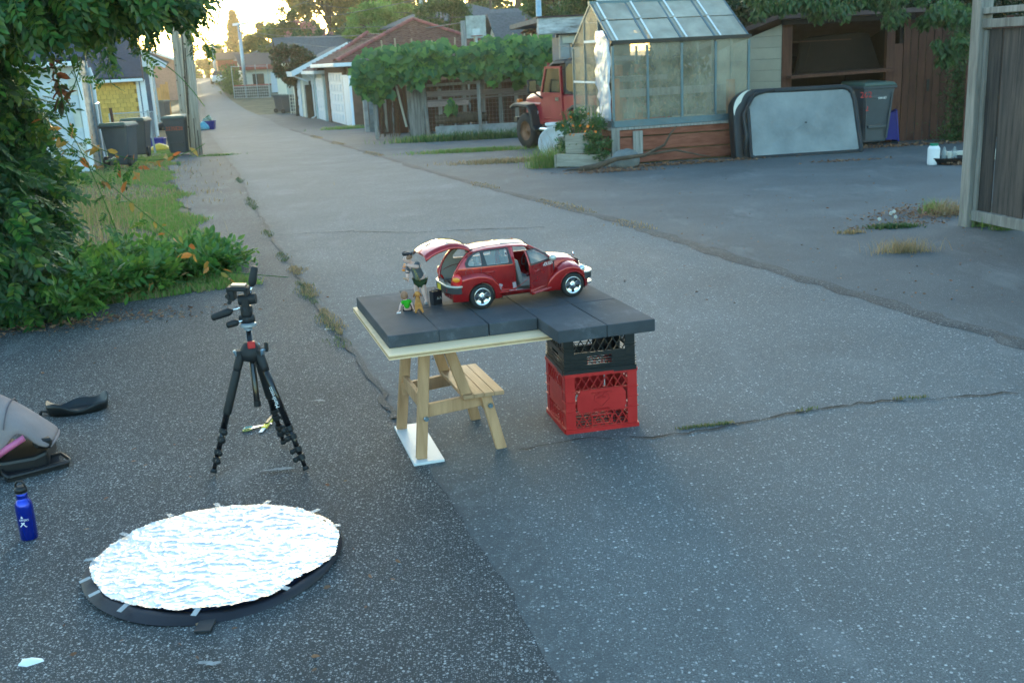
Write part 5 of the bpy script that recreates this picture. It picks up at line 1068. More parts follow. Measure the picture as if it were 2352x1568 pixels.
# weeds in the seams
def seam(name,lab,segs,f,n,h,mt,w=.01,spread=.04,seed=1):
    rs=np.random.RandomState(seed); p=[]
    for y0,y1 in segs:
        for _ in range(int(n*(y1-y0)/sum(b-a for a,b in segs))): y=rs.uniform(y0,y1); q=math.sin((y-y0)/(y1-y0)*PI); p.append((f(y)+rs.normal()*spread*(.3+q),y,T(y)+.004))
    grass_patch(name,lab,p,h,mt,w,seed=seed,cat='weeds')
seam('seam_weeds','green weeds growing in the left seam of the road behind the tripod',[(5.9,6.15),(6.3,6.75),(7.1,7.9),(8.9,9.4),(10.5,11),(13,14.5),(17,18)],lambda y:LS(y)-.02,1300,.022,LF_verge2,.006,.03,7)
seam('seam_dry_weeds','dry tufts in the left seam of the road',[(6.2,6.9),(7.3,7.8),(8.2,8.6)],lambda y:LS(y)+.01,900,.024,LF_dry,.006,.03,8)
seam('right_seam_weeds','short weeds along the right seam of the road',[(9.6,10.4),(11,12.5),(14,15),(22,24),(28,30),(33,36)],lambda y:RS(y)+.04,2200,.025,LF_dry,.01,.06,9)
def crackw(a,b,n,sd,lab):
    rs=np.random.RandomState(sd); p=[]; A=P(*a,0);B_=P(*b,0)
    for _ in range(n): q=A.lerp(B_,rs.uniform()); p.append((q.x+rs.normal()*.01,q.y+rs.normal()*.008,.005))
    grass_patch('crack_weeds',lab,p,.014,LF_verge2,.005,seed=sd,cat='weeds')
crackw((1560,988),(1680,974),260,1,'green weeds in the road crack right of the crates'); crackw((1830,948),(1880,938),50,2,'sparse weeds in the road crack further right'); crackw((2050,920),(2130,914),90,3,'weeds in the road crack near the right edge')
# ---- vine hedge on the left
LF_wis=leafmat('vine leaves',[(.015,.055,.012),(.035,.11,.018),(.08,.18,.026),(.02,.075,.022),(.15,.21,.03),(.04,.115,.02)],.36,.38)
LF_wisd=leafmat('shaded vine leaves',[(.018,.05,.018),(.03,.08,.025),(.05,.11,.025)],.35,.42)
LF_aut=leafmat('autumn vine leaves',[(.42,.17,.03),(.35,.22,.05),(.22,.22,.04),(.45,.12,.03)],.35,.5)
rs=np.random.RandomState(44)
hroot=thing('vine_hedge','huge overgrown vine hedge with hanging compound leaves filling the left edge','hedge',(-4.2,8.2,0))
HL=np.array([-4.2,8.2,0])
EL=[]  # (centre px,py,Y, radii, n compound, n small)
def el(px,py,Y,rx,ry,rz,n): c=V(px,py,Y); EL.append((np.array(c),(rx,ry,rz),n))
for _e in [(20,-25,6.6,.5,.6,.24,170),(150,-45,7.0,.6,.6,.22,180),(270,-55,7.4,.5,.6,.18,150),(360,-60,7.8,.35,.5,.18,90),(410,-45,8.1,.14,.4,.20,40),(240,0,7.6,.45,.4,.09,60),(340,-5,8,.22,.3,.10,35),(90,20,7.0,.4,.4,.14,70),
 (-60,120,6.8,.25,.4,.25,60),(-40,260,7.4,.34,.6,.35,130),(-10,390,7.8,.36,.7,.40,160),(40,520,8.0,.36,.6,.30,160),(-10,600,7.2,.36,.5,.32,140),(-40,470,6.9,.28,.5,.45,100),(90,610,7.9,.35,.45,.15,100),(-140,280,7.2,.5,.9,.9,120),(-90,700,6.9,.4,.4,.16,60),(20,690,7.1,.38,.35,.10,70),(60,300,7.7,.16,.3,.14,22),(90,440,7.8,.16,.3,.16,26)]: el(*_e)
P_=[];D_=[];
for c,r,n in EL:
    q=blob(n,c,r,rs,.55); q=q[(q[:,2]>.04)]; P_.append(q); d=(q-c)/np.array(r); D_.append(d*[.9,.9,.5]+rs.normal(size=q.shape)*.4+[.15,-.25,-.55])
P_=np.concatenate(P_)-HL; D_=np.concatenate(D_); U_=rs.normal(size=P_.shape)*.35+[0,-.5,1]
order=np.argsort(P_[:,1]+P_[:,0]*.0); Bm=basis(D_,U_)
vis=[i for i in range(len(P_)) if True]
d2=np.linalg.norm(P_+HL-np.array([0,0,1.6]),axis=1); pick=set(np.argsort(d2+ (P_[:,0]+HL[0]<-4.3)*5)[:280].tolist())
cm=[leaf_mesh('leaf',[(0,0,0)],.20,LF_wis,'C%d'%k,dirs=[(1,0,0)],ups=[(0,0,1)],rs=rs,var=0) for k in range(3)]
for i in pick: s_=rs.uniform(.75,1.2); link('leaf',cm[i%3],hroot,Vector(P_[i]),Matrix(Bm[i].tolist()).to_euler(),(s_,)*3)
rest=np.array([i for i in vis if i not in pick])
for k in range(3):
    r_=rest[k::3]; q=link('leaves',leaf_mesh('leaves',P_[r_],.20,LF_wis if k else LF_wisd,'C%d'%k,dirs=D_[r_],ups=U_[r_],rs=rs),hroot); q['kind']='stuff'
# inner smaller leaves that close the mass
I_=[]
for c,r,n in EL:
    I_.append(blob(n*26,c,tuple(x*.88 for x in r),rs,.1))
I_=np.concatenate(I_); I_=I_[I_[:,2]>.02]-HL
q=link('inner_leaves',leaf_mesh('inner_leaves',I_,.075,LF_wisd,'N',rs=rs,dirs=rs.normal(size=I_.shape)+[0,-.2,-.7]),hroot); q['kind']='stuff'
# ground creeper running out to the right
cp=[];cd=[]
ctr=[(150,735),(230,690),(300,668),(370,655),(430,640),(480,628),(515,622)]
for k in range(620):
    t=rs.uniform(0,1)**1.15; i=min(5,int(t*6)); f=t*6-i; a=ctr[i];b_=ctr[i+1]; w=70*(1-t)+14; px=a[0]+(b_[0]-a[0])*f+rs.normal()*18; py=a[1]+(b_[1]-a[1])*f-abs(rs.normal())*w*.6+w*.2
    g=G(px,min(py,790)); cp.append((g.x,g.y,T(g.y)+.03+abs(rs.normal())*.10*(1-t)+.02)); cd.append((rs.normal()+.4,rs.normal()-.4,.35+abs(rs.normal())*.5))
cp=np.array(cp)-HL; cd=np.array(cd); LF_creep=leafmat('creeper leaves',[(.04,.12,.025),(.07,.17,.03),(.12,.22,.03),(.05,.13,.03)],.35,.4)
for k in range(3): q=link('creeper',leaf_mesh('creeper',cp[k::3],.20,LF_creep,'C%d'%k,dirs=cd[k::3],rs=rs),hroot); q['kind']='stuff'
q=np.concatenate([cp[rs.randint(0,len(cp),2600)]+rs.normal(size=(2600,3))*[.12,.12,.03],]); q[:,2]=np.abs(q[:,2]); q=link('creeper_small_leaves',leaf_mesh('creeper_small_leaves',q,.06,LF_creep,'N',rs=rs),hroot); q['kind']='stuff'
# autumn coloured sprays + bare tendrils
ap=[];ad=[]
def spray(a,b_,Y0,Y1,n,sag=.0):
    A=V(*a,Y0);B_=V(*b_,Y1); out=[]
    for i in range(n):
        t=(i+.5)/n; q=A.lerp(B_,t); q.z-=sag*4*t*(1-t); out.append(q)
    return [A]+out+[B_]
b=MB(); b2=MB()
for (a,c_,Y0,Y1,n,sag,au) in [((410,-10),(470,62),8.0,8.1,10,0,0),((430,30),(492,20),8.0,8.1,7,0,0),((440,50),(486,112),8.0,8.0,7,.03,0),((300,60),(330,140),7.6,7.6,6,0,0),((120,40),(170,150),7.0,7.1,8,0,0),((250,50),(262,150),7.3,7.3,7,0,0),((60,250),(540,650),7.6,7.9,18,.05,1),((100,260),(440,345),7.4,8.2,16,.18,1),((120,300),(330,385),7.4,8.0,10,.1,1),((520,625),(700,640),8.0,8.2,0,0,0),((250,650),(545,655),7.6,8.1,12,-.02,1),((100,60),(160,290),6.9,7.2,0,-.02,0),((140,60),(190,230),6.8,7.1,0,0,0),((200,30),(255,190),7.0,7.1,6,0,0),((310,10),(350,110),7.8,7.8,6,0,0),((400,40),(455,130),7.9,7.8,8,-.05,0),((160,300),(300,620),7.4,7.8,10,-.1,0),((330,130),(470,245),8,8.1,0,-.08,0),((20,330),(160,230),7.2,7.5,8,0,0),((440,350),(470,330),8,8.1,0,0,0),((180,720),(390,640),7.3,7.9,6,0,1),((205,60),(150,240),7.4,7.4,8,.05,0),((120,130),(145,240),7.3,7.3,14,0,2)]:
    sp=spray(a,c_,Y0,Y1,max(n,8),sag); (b if au!=2 else b2).tube([tuple(Vector(p)-Vector(HL)) for p in sp],.0035,5)
    if n:
        for p in sp[1:-1]:
            for _ in range(2): ap.append(tuple(np.array(p)-HL+rs.normal(size=3)*.02)); ad.append((rs.normal()*.8,-.3+rs.normal()*.5,-.5+rs.normal()*.5)+((au if rs.rand()<.75 or au!=1 else 0,)))
b.build('tendrils',LF_creep,hroot,kind='stuff')
ap=np.array(ap); au=np.array([x[3] for x in ad]); ad=np.array([x[:3] for x in ad])
for k,(sel,m_) in enumerate(((au==1,LF_aut),(au==0,LF_wis),(au==2,LF_red))):
    q=link('spray_leaves',leaf_mesh('spray_leaves',ap[sel],.085 if k==0 else .10,m_,'N' if k!=1 else 'C0',dirs=ad[sel],rs=rs),hroot); q['kind']='stuff'
b=MB()
for a,c_,r in(((-.9,.2,0),(-.8,.3,2.2),.06),((-.8,-.5,0),(-.6,-.6,2.2),.07)): b.tube([a,tuple((Vector(a)+Vector(c_))/2+Vector((.08,0,0))),c_],[r,r*.8,r*.5],7)
b.build('stem',M_bark,hroot,kind='stuff')
# dark car body glimpsed behind the hedge
mini_car(Vector((V(95,440,12.5).x-1.6,13.0,T(13))),AL+R(90),'pale grey car mostly hidden behind the vine hedge',M_whcar)
# ================================================================== THE TABLE
M_birch=mat('pale birch wood',(.42,.24,.115),.55,var=.2,scale=5,stretch=(6,6,.5),bump=.12,bscale=50,rnd=.1,col2=(.55,.34,.185))
M_birchx=mat('birch slat',(.40,.235,.115),.5,var=.25,scale=5,stretch=(6,.5,6),bump=.12,bscale=50,rnd=.14,col2=(.48,.31,.18))
M_ply=mat('pale plywood',(.80,.58,.35),.6,var=.12,scale=3,stretch=(.6,5,5),bump=.08,rnd=.03)
M_plyc=mat('plywood core',(.46,.30,.15),.75,var=.3,scale=9,bump=.2)
M_wboard=mat('white melamine board',(.62,.64,.66),.45,var=.05,bump=.03)
M_bolt=mat('zinc bolt',(.35,.45,.55),.3,.9,var=.1,bump=0)
TH=R(16.4); U=Vector((math.cos(TH),math.sin(TH),0)); N_=Vector((-math.sin(TH),math.cos(TH),0))
TOP=.583; O0=P((1400+272*.5527)/1.7415,(900+805*.5527)/1.7415,TOP); O0.z=0     # front left corner of the paving slabs
def tp(u,v,z=0): return O0+U*u+N_*v+Vector((0,0,z))
def tuv(px,py,z=TOP):
    p=P(px,py,z)-O0; return p.dot(U),p.dot(N_)
# white board under the front legs, stool
sf=[G(970,1058),G(920,988),G(1152,1030),G(1095,965)]
st_a=math.atan2((sf[2]-sf[0]).y,(sf[2]-sf[0]).x)
o=thing('white_board','white board lying flat under the two left legs of the step stool','board',(G(968,1073)+G(1022,1065)+G(945,963)+G(915,990))/4,R(15))
bl=(G(968,1073)-G(915,990)).length+.02; bw=(G(968,1073)-G(1022,1065)).length+.03
b=MB(); b.b(-bw/2,bw/2,-bl/2,bl/2,.0,.012); b.build('board',M_wboard,o,bevel=.001)
so=(sf[0]+sf[1]+sf[2]+sf[3])/4; o=thing('step_stool','birch two step stool holding up the left end of the plywood','stool',so,R(17)); stl=o
inv=Matrix.Rotation(-R(17),3,'Z')
f=[inv@(q-so) for q in sf]; print('stool feet local',f)
xL,xR=(f[0].x+f[1].x)/2,(f[2].x+f[3].x)/2; yF,yB=(f[0].y+f[2].y)/2,(f[1].y+f[3].y)/2
lw,lt=.045,.025
def leg(p0,p1,nm='leg'): b=MB(); b.beam(p0,p1,lw,lt,(0,1,0)); return b.build(nm,M_birch,o,bevel=.003)
H_=.512
for y in(yF,yB):
    s_=1 if y==yF else -1
    l=leg((xL,y,.012),(xL+.055,y+s_*.035,H_-.02)); leg((xR-.13,y+s_*.013,.24),(xR-.205,y+s_*.035,H_-.02)); leg((xR,y,0),(xR-.055,y+s_*.012,.245))
    b=MB(); b.beam((xL+.01,y+s_*.03,.205),(xR-.04,y+s_*.03,.225),.022,.055); b.build('side_rail',M_birch,o,bevel=.002)
    for bx_,bz in((xL+.03,.185),(xR-.04,.20)):
        b=MB(); b.lathe([(0,-.006),(.009,-.006),(.011,0),(.011,.006)],10,(bx_,y-s_*.016+.02*s_*(bz>.19)*.3,bz),'Y'); b.build('bolt',M_bolt,o)
for x,z in((xL+.03,.235),(xR-.05,.205)): b=MB(); b.beam((x,yF+.02,z),(x,yB-.02,z),.02,.06); b.build('cross_rail',M_birch,o,bevel=.002)
for i in range(4): b=MB(); b.b(xR-.155+i*.044,xR-.155+i*.044+.043,yF-.02,yB+.02,.245,.262); b.build('step_slat',M_birchx,o,bevel=.002)
for i in range(6): b=MB(); b.b(xL+.02+i*.042,xL+.02+i*.042+.039,yF+.01,yB-.01,H_-.02,H_); b.build('top_slat',M_birchx,o,bevel=.002)
# plywood
o=thing('plywood_sheet','pale plywood sheet bridging the step stool and the crates','plywood',tp(0,0,H_+.003),TH)
sd_=.4
pf=tuv(*((1500+170*.5102)/1.7415,(1280+275*.5102)/1.7415),H_+.02)
b=MB(); b.b(-.018,1.0,pf[1],.78,.0135,.018); b.build('top_veneer',M_ply,o); b=MB(); b.b(-.0179,.9999,pf[1]+.0003,.7799,.0045,.0135); b.build('core',M_plyc,o); b=MB(); b.b(-.018,1.0,pf[1],.78,0,.0045); b.build('bottom_veneer',M_ply,o)
# paving slabs
def slab_mat():
    m=mat('charcoal concrete slab',(.042,.047,.056),.85,var=.22,scale=5,bump=.5,bscale=220,bdist=.002,col2=(.066,.072,.084),rnd=.1)
    N=m.node_tree.nodes; L=m.node_tree.links; B=N['Principled BSDF']; src=B.inputs['Base Color'].links[0].from_socket
    tc=N.new('ShaderNodeTexCoord'); n=N.new('ShaderNodeTexNoise'); n.inputs['Scale'].default_value=9; n.inputs['Detail'].default_value=9; n.inputs['Roughness'].default_value=.75
    mp=N.new('ShaderNodeMapping'); mp.inputs['Scale'].default_value=(1,.45,1); L.new(tc.outputs['Object'],mp.inputs[0]); oi=N.new('ShaderNodeObjectInfo'); mu=N.new('ShaderNodeVectorMath'); mu.operation='ADD'; cx=N.new('ShaderNodeCombineXYZ'); ml=N.new('ShaderNodeMath'); ml.operation='MULTIPLY'; ml.inputs[1].default_value=40; L.new(oi.outputs['Random'],ml.inputs[0]); L.new(ml.outputs[0],cx.inputs[0]); L.new(mp.outputs[0],mu.inputs[0]); L.new(cx.outputs[0],mu.inputs[1]); L.new(mu.outputs[0],n.inputs[0])
    r=N.new('ShaderNodeMapRange'); r.inputs[1].default_value=.54; r.inputs[2].default_value=.75; r.inputs[4].default_value=.6; L.new(n.outputs[0],r.inputs[0])
    v=N.new('ShaderNodeTexVoronoi'); v.inputs['Scale'].default_value=160; L.new(tc.outputs['Object'],v.inputs[0]); rv=N.new('ShaderNodeMapRange'); rv.inputs[1].default_value=.06; rv.inputs[2].default_value=.12; L.new(v.outputs['Distance'],rv.inputs[0])
    mx=N.new('ShaderNodeMix'); mx.data_type='RGBA'; mx.inputs[7].default_value=(.17,.185,.21,1); L.new(r.outputs[0],mx.inputs[0]); L.new(src,mx.inputs[6]); m2=N.new('ShaderNodeMix'); m2.data_type='RGBA'; m2.inputs[6].default_value=(.02,.02,.022,1); L.new(rv.outputs[0],m2.inputs[0]); L.new(mx.outputs[2],m2.inputs[7]); L.new(m2.outputs[2],B.inputs['Base Color']); return m
M_slab=slab_mat()
u1=.2; sw=.201; sd_=.40
fv=-.235
specs=[]
names={(0,0):'long leftmost paving slab, under the sitting boy figure and the dog',(1,0):'second front paving slab from the left, in front of the rear wheel',(1,1):'second back paving slab, under the open tailgate',(2,0):'third front paving slab, under the rear wheel and next to the step in the edge',(2,1):'third back paving slab, under the middle of the toy car',(3,0):'fourth front paving slab, the first of the two that jut forward over the crates',(3,1):'fourth back paving slab, beneath the front doors of the toy car',(4,0):'rightmost front paving slab jutting over the crates',(4,1):'rightmost back paving slab, under the nose of the toy car'}
for (i,j),lab in names.items():
    sd_=.76 if i==0 else .40
    v0=(fv if i>2 else 0)+j*(sd_+.003)
    q=thing('concrete_slab',lab,'concrete slab',tp(i*(sw+.003)+sw/2,v0+sd_/2,H_+.0215),TH+R([.3,-.2,.1,.2,-.15][i]),'charcoal paving slabs on the plywood')
    b=MB(); b.b(-sw/2,sw/2,-sd_/2,sd_/2,0,TOP-H_-.0215); b.build('slab',M_slab,q,bevel=.0035,seg=2)
# ---- milk crates
def crate(org,rz,w,h,m,lab,style):
    o=thing('milk_crate',lab,'crate',org,rz,'milk crates under the right end'); t=.006; hw=w/2; out=MB()
    for sx in(-1,1):
        for sy in(-1,1):
            b=MB(); b.box((sx*(hw-.022),sy*(hw-.003),h/2),(.044,.006,h)); b.box((sx*(hw-.003),sy*(hw-.025),h/2),(.0059,.038,h)); b.build('corner_post',m,o,bevel=.001)
    def rim(z,hh,e): 
        b=MB()
        for s in(-1,1): b.b(-hw-e,hw+e,s*hw-.004-e if s<0 else hw-.002,-hw+.002 if s<0 else hw+.004+e,z,z+hh); b.b(s*(hw+.001)-.003-e*(s<0),s*(hw+.001)+.003+e*(s>0),-hw+.004,hw-.004,z,z+hh)
        return b.build('rim',m,o)
    rim(0,.022,.004); rim(h-.014,.014,.001)
    faces=[(0,-1),(R(90),-1),(R(180),-1),(R(270),-1)]
    for k,(a,_) in enumerate(faces):
        M4=Matrix.Rotation(a,4,'Z')@Matrix.Translation((0,-hw+.004,0)); b=MB(M4)
        x0,x1=-hw+.04,hw-.04; z0,z1=.02,h-.012
        if style=='red': bands=[(z0,z0+.075),(z0+.17,z1)]; solid=(z0+.072,z0+.172)
        else: bands=[(z0,z1)] if 0 else [(.09,z1)]; solid=(z0,.09)
        for za,zb in bands:
            hgt=zb-za; st=.036
            n=int((x1-x0)/st)
            for i in range(-4,n+4):
                for s in(1,-1):
                    xa=x0+i*st; xb=xa+s*hgt*.62; A=[xa,za]; B_=[xb,zb]
                    pa=[];ok=True
                    def clip(p,q):
                        (ax_,az),(bx2,bz)=p,q
                        if ax_<x0: 
                            if bx2<=x0: return None
                            tt=(x0-ax_)/(bx2-ax_); ax_,az=x0,az+(bz-az)*tt
                        if ax_>x1:
                            if bx2>=x1: return None
                            tt=(x1-ax_)/(bx2-ax_); ax_,az=x1,az+(bz-az)*tt
                        return (ax_,az)
                    p1=clip(A,B_); p2=clip(B_,A)
                    if p1 and p2 and abs(p1[0]-p2[0])+abs(p1[1]-p2[1])>.01: b.beam((p1[0],0,p1[1]),(p2[0],0,p2[1]),.0042,.0045,(0,1,0))
            b.box(((x0+x1)/2,0,za+.002),(x1-x0,.007,.006)); b.box(((x0+x1)/2,0,zb-.002),(x1-x0,.007,.006))
        b.build('lattice',m,o,kind='stuff')
        b=MB(M4)
        if style=='red':
            xs=x0+.02; b.prism([(xs,solid[0]),(x1-.02,solid[0]),(x1-.012,solid[0]+.02),(x1-.012,solid[1]-.025),(x1-.03,solid[1]),(xs+.01,solid[1]),(xs-.008,solid[1]-.03),(xs-.008,solid[0]+.02)],-.003,.003); b.build('panel',m,o)
            b=MB(M4); b.box((0,0,.075),(.09,.008,.006)); b.box((0,0,.035),(.09,.008,.006));b.box((-.045,0,.055),(.006,.008,.04));b.box((.045,0,.055),(.006,.008,.04)); b.build('hand_grip',m,o)
        else:
            hx=.055; b.b(x0-.01,-hx,-.003,.003,solid[0],solid[1]);b.b(hx,x1+.01,-.003,.003,solid[0],solid[1]);b.b(-hx,hx,-.0028,.0028,solid[0],solid[0]+.018);b.b(-hx,hx,-.0028,.0028,solid[1]-.014,solid[1]); b.build('panel',m,o)
            b=MB(M4); b.b(-.06,.06,-.006,.004,h-.075,h-.07);b.b(-.06,.06,-.006,.004,h-.03,h-.025); b.build('hand_grip',m,o)
        b=MB(M4)
        for z in ((.1,.145,.19) if style=='red' else (.028,.04,.052,.064,.105,.118)): b.box((-hw+.02,-.006,z),(.046,.006,.0035)); b.box((hw-.02,-.006,z),(.046,.006,.0035)); 
        if style!='red':
            for z in(.028,.04,.052,.064): b.box((0,-.006,z),(w-.08,.004,.003))
        b.build('rib',m,o,kind='stuff')
    b=MB()
    for i in range(9): x=-hw+.02+i*(w-.04)/8; b.b(x-.002,x+.002,-hw+.005,hw-.005,.004,.01); b.b(-hw+.005,hw-.005,x-.002,x+.002,.0101,.015)
    b.build('floor_grid',m,o,kind='stuff'); return o
M_cred=mat('red crate plastic',(.40,.008,.012),.42,var=.2,scale=6,bump=.15,bscale=60,col2=(.50,.025,.025)); M_cblk=mat('black crate plastic',(.012,.016,.02),.4,var=.2,bump=.06)
cA,cB,cC=G(1256,950),G(1302,999),G(1463,978); cdir=(cC-cB); crz=math.atan2(cdir.y,cdir.x)+R(-.5); cw=.325
cc=cB+Vector((math.cos(crz),math.sin(crz),0))*cw/2+Vector((-math.sin(crz),math.cos(crz),0))*cw/2
rc=crate(cc,crz,cw,.272,M_cred,'red plastic milk crate with raised panel at the bottom of the pair','red')
bc=crate(cc+Vector((0,0,.266)),crz+R(-1),cw-.008,H_-.266,M_cblk,'black plastic milk crate sitting on the red crate under the slabs','black')
M_cemb=mat('red crate embossing',(.31,.007,.010),.5,bump=0)
hw=cw/2
text(rc,'DAIRIES LIMITED',(0,-hw+.0002,.181),(R(90),R(180),0),.013,M_cemb,'embossed_lettering',.0012)
text(rc,'PALM',(0,-hw+.0002,.160),(R(90),R(180),0),.015,M_cemb,'embossed_lettering',.0012)
text(rc,'PROPERTY OF',(0,-hw+.0002,.106),(R(90),R(180),0),.012,M_cemb,'embossed_lettering',.0012)
b=MB(); hp=[(0,.112),(.035,.145),(.03,.165),(.012,.168),(0,.162),(-.012,.168),(-.03,.165),(-.035,.145),(0,.112)]
for a,c_ in zip(hp,hp[1:]): b.beam((a[0],-hw+.0005,a[1]),(c_[0],-hw+.0005,c_[1]),.0022,.002,(0,1,0))
b.build('embossed_emblem',M_cemb,rc)
# ================================================================== THE TOY CAR (1:6)
K=1/6.32
M_paint=mat('metallic candy red car paint',(.25,.002,.004),.26,.45,var=.06,scale=30,bump=0,coat=1,rnd=0,col2=(.38,.006,.008),coatr=.03)
M_cgray=mat('warm grey interior plastic',(.42,.40,.36),.55,var=.08,bump=.05)
M_cseat=mat('grey seat vinyl',(.26,.26,.26),.5,var=.15,bump=.2)
M_cdark=mat('charcoal interior plastic',(.03,.034,.04),.5,var=.2,bump=.1)
M_cglass=mat('clear toy window',(.75,.82,.85),.04,var=.05,bump=0,alpha=.22,spec=.9); M_cscreen=mat('tinted toy windscreen',(.10,.12,.12),.04,var=.05,bump=0,alpha=.55,spec=.9)
M_beigeb=mat('pale silver bumper top',(.62,.61,.55),.25,.35,var=.05,bump=0)
M_amber=mat('amber lens',(.85,.30,.02),.15,bump=0,var=.1,coat=1); M_redl=mat('red lens',(.6,.01,.01),.15,bump=0,var=.1,coat=1); M_lens=mat('clear headlamp lens',(.55,.65,.72),.08,.5,var=.2,scale=60,bump=.3,bscale=150,coat=1)
M_plate=mat('yellow number plate',(.70,.55,.04),.5,bump=0)
def CB(): return MB(Matrix.Scale(K,4))
def trim(b,f,us,vs,keep=None):
    g=[[Vector(f(u,v)) for v in vs] for u in us]
    s=[[ (keep(p) if keep else 1) for p in r] for r in g]; V_=[];F_=[]
    idx={}
    def vid(p):
        k=(round(p.x,5),round(p.y,5),round(p.z,5))
        if k not in idx: idx[k]=len(V_); V_.append(p)
        return idx[k]
    for i in range(len(us)-1):
        for j in range(len(vs)-1):
            c=[(i,j),(i+1,j),(i+1,j+1),(i,j+1)]; P4=[(g[a][q],s[a][q]) for a,q in c]
            if all(x[1]<=0 for x in P4): continue
            out=[]
            for k in range(4):
                p,sp=P4[k]; q,sq=P4[(k+1)%4]
                if sp>0: out.append(p)
                if (sp>0)!=(sq>0): out.append(p.lerp(q,sp/(sp-sq)))
            ids=[]
            for p in out:
                t=vid(p)
                if t not in ids: ids.append(t)
            if len(ids)>2: F_.append(tuple(ids))
    b.add(V_,F_); return b
def lsp(a,b,n): return [a+(b-a)*i/(n-1) for i in range(n)]
def polysd(pts):
    pts=[tuple(p) for p in pts]; n=len(pts)
    def f(x,z):
        best=1e9; ins=False
        for i in range(n):
            x0,z0=pts[i];x1,z1=pts[(i+1)%n]; dx,dz=x1-x0,z1-z0; t=max(0,min(1,((x-x0)*dx+(z-z0)*dz)/(dx*dx+dz*dz+1e-12))); d=math.hypot(x-x0-dx*t,z-z0-dz*t); best=min(best,d)
            if (z0>z)!=(z1>z) and x<(x1-x0)*(z-z0)/(z1-z0)+x0: ins=not ins
        return best if ins else -best
    return f
PX=[-2.12,-1.95,-1.7,-1.4,-.8,0,.8,1.1]; PW=[.56,.66,.725,.755,.765,.765,.745,.72]
def hwid(x,z):
    p=float(np.interp(x,PX,PW))
    if z<1.1: return p-.03*((z-.8)/.5)**2
    return p-.011-.145*((z-1.1)/.42)**1.2
def zedge(x): return float(np.interp(x,[-1.62,-1.45,-1.0,-.4,.0,.18,.78],[1.40,1.49,1.54,1.55,1.52,1.48,1.12]))
def zrear(z): return float(np.interp(z,[.4,.62,.8,1.0,1.18,1.36,1.47,1.53],[-1.98,-2.06,-2.04,-1.97,-1.87,-1.72,-1.58,-1.42]))
def side_pt(sy):
    def f(x,v): z=.27+(zedge(x)-.27)*v; return (x,sy*hwid(x,z),z)
    return f
win_q=[(-1.60,1.17),(-1.62,1.22),(-1.55,1.33),(-1.42,1.44),(-1.24,1.49),(-1.24,1.15)]
win_r=[(-1.10,1.145),(-1.16,1.48),(-.50,1.50),(-.48,1.145)]
win_f=[(-.22,1.145),(-.22,1.48),(.12,1.47),(.5,1.27),(.62,1.145)]
door_o=[(-.30,.33),(-.32,1.60),(.16,1.60),(.20,1.44),(.72,1.10),(.74,.8),(.66,.42),(.60,.33)]
SQ,SRr,SF,SD=polysd(win_q),polysd(win_r),polysd(win_f),polysd(door_o)
def wheelclear(p,r=.40): return min(math.hypot(p.x+1.308,p.z-.335),math.hypot(p.x-1.308,p.z-.335))-r
car=None
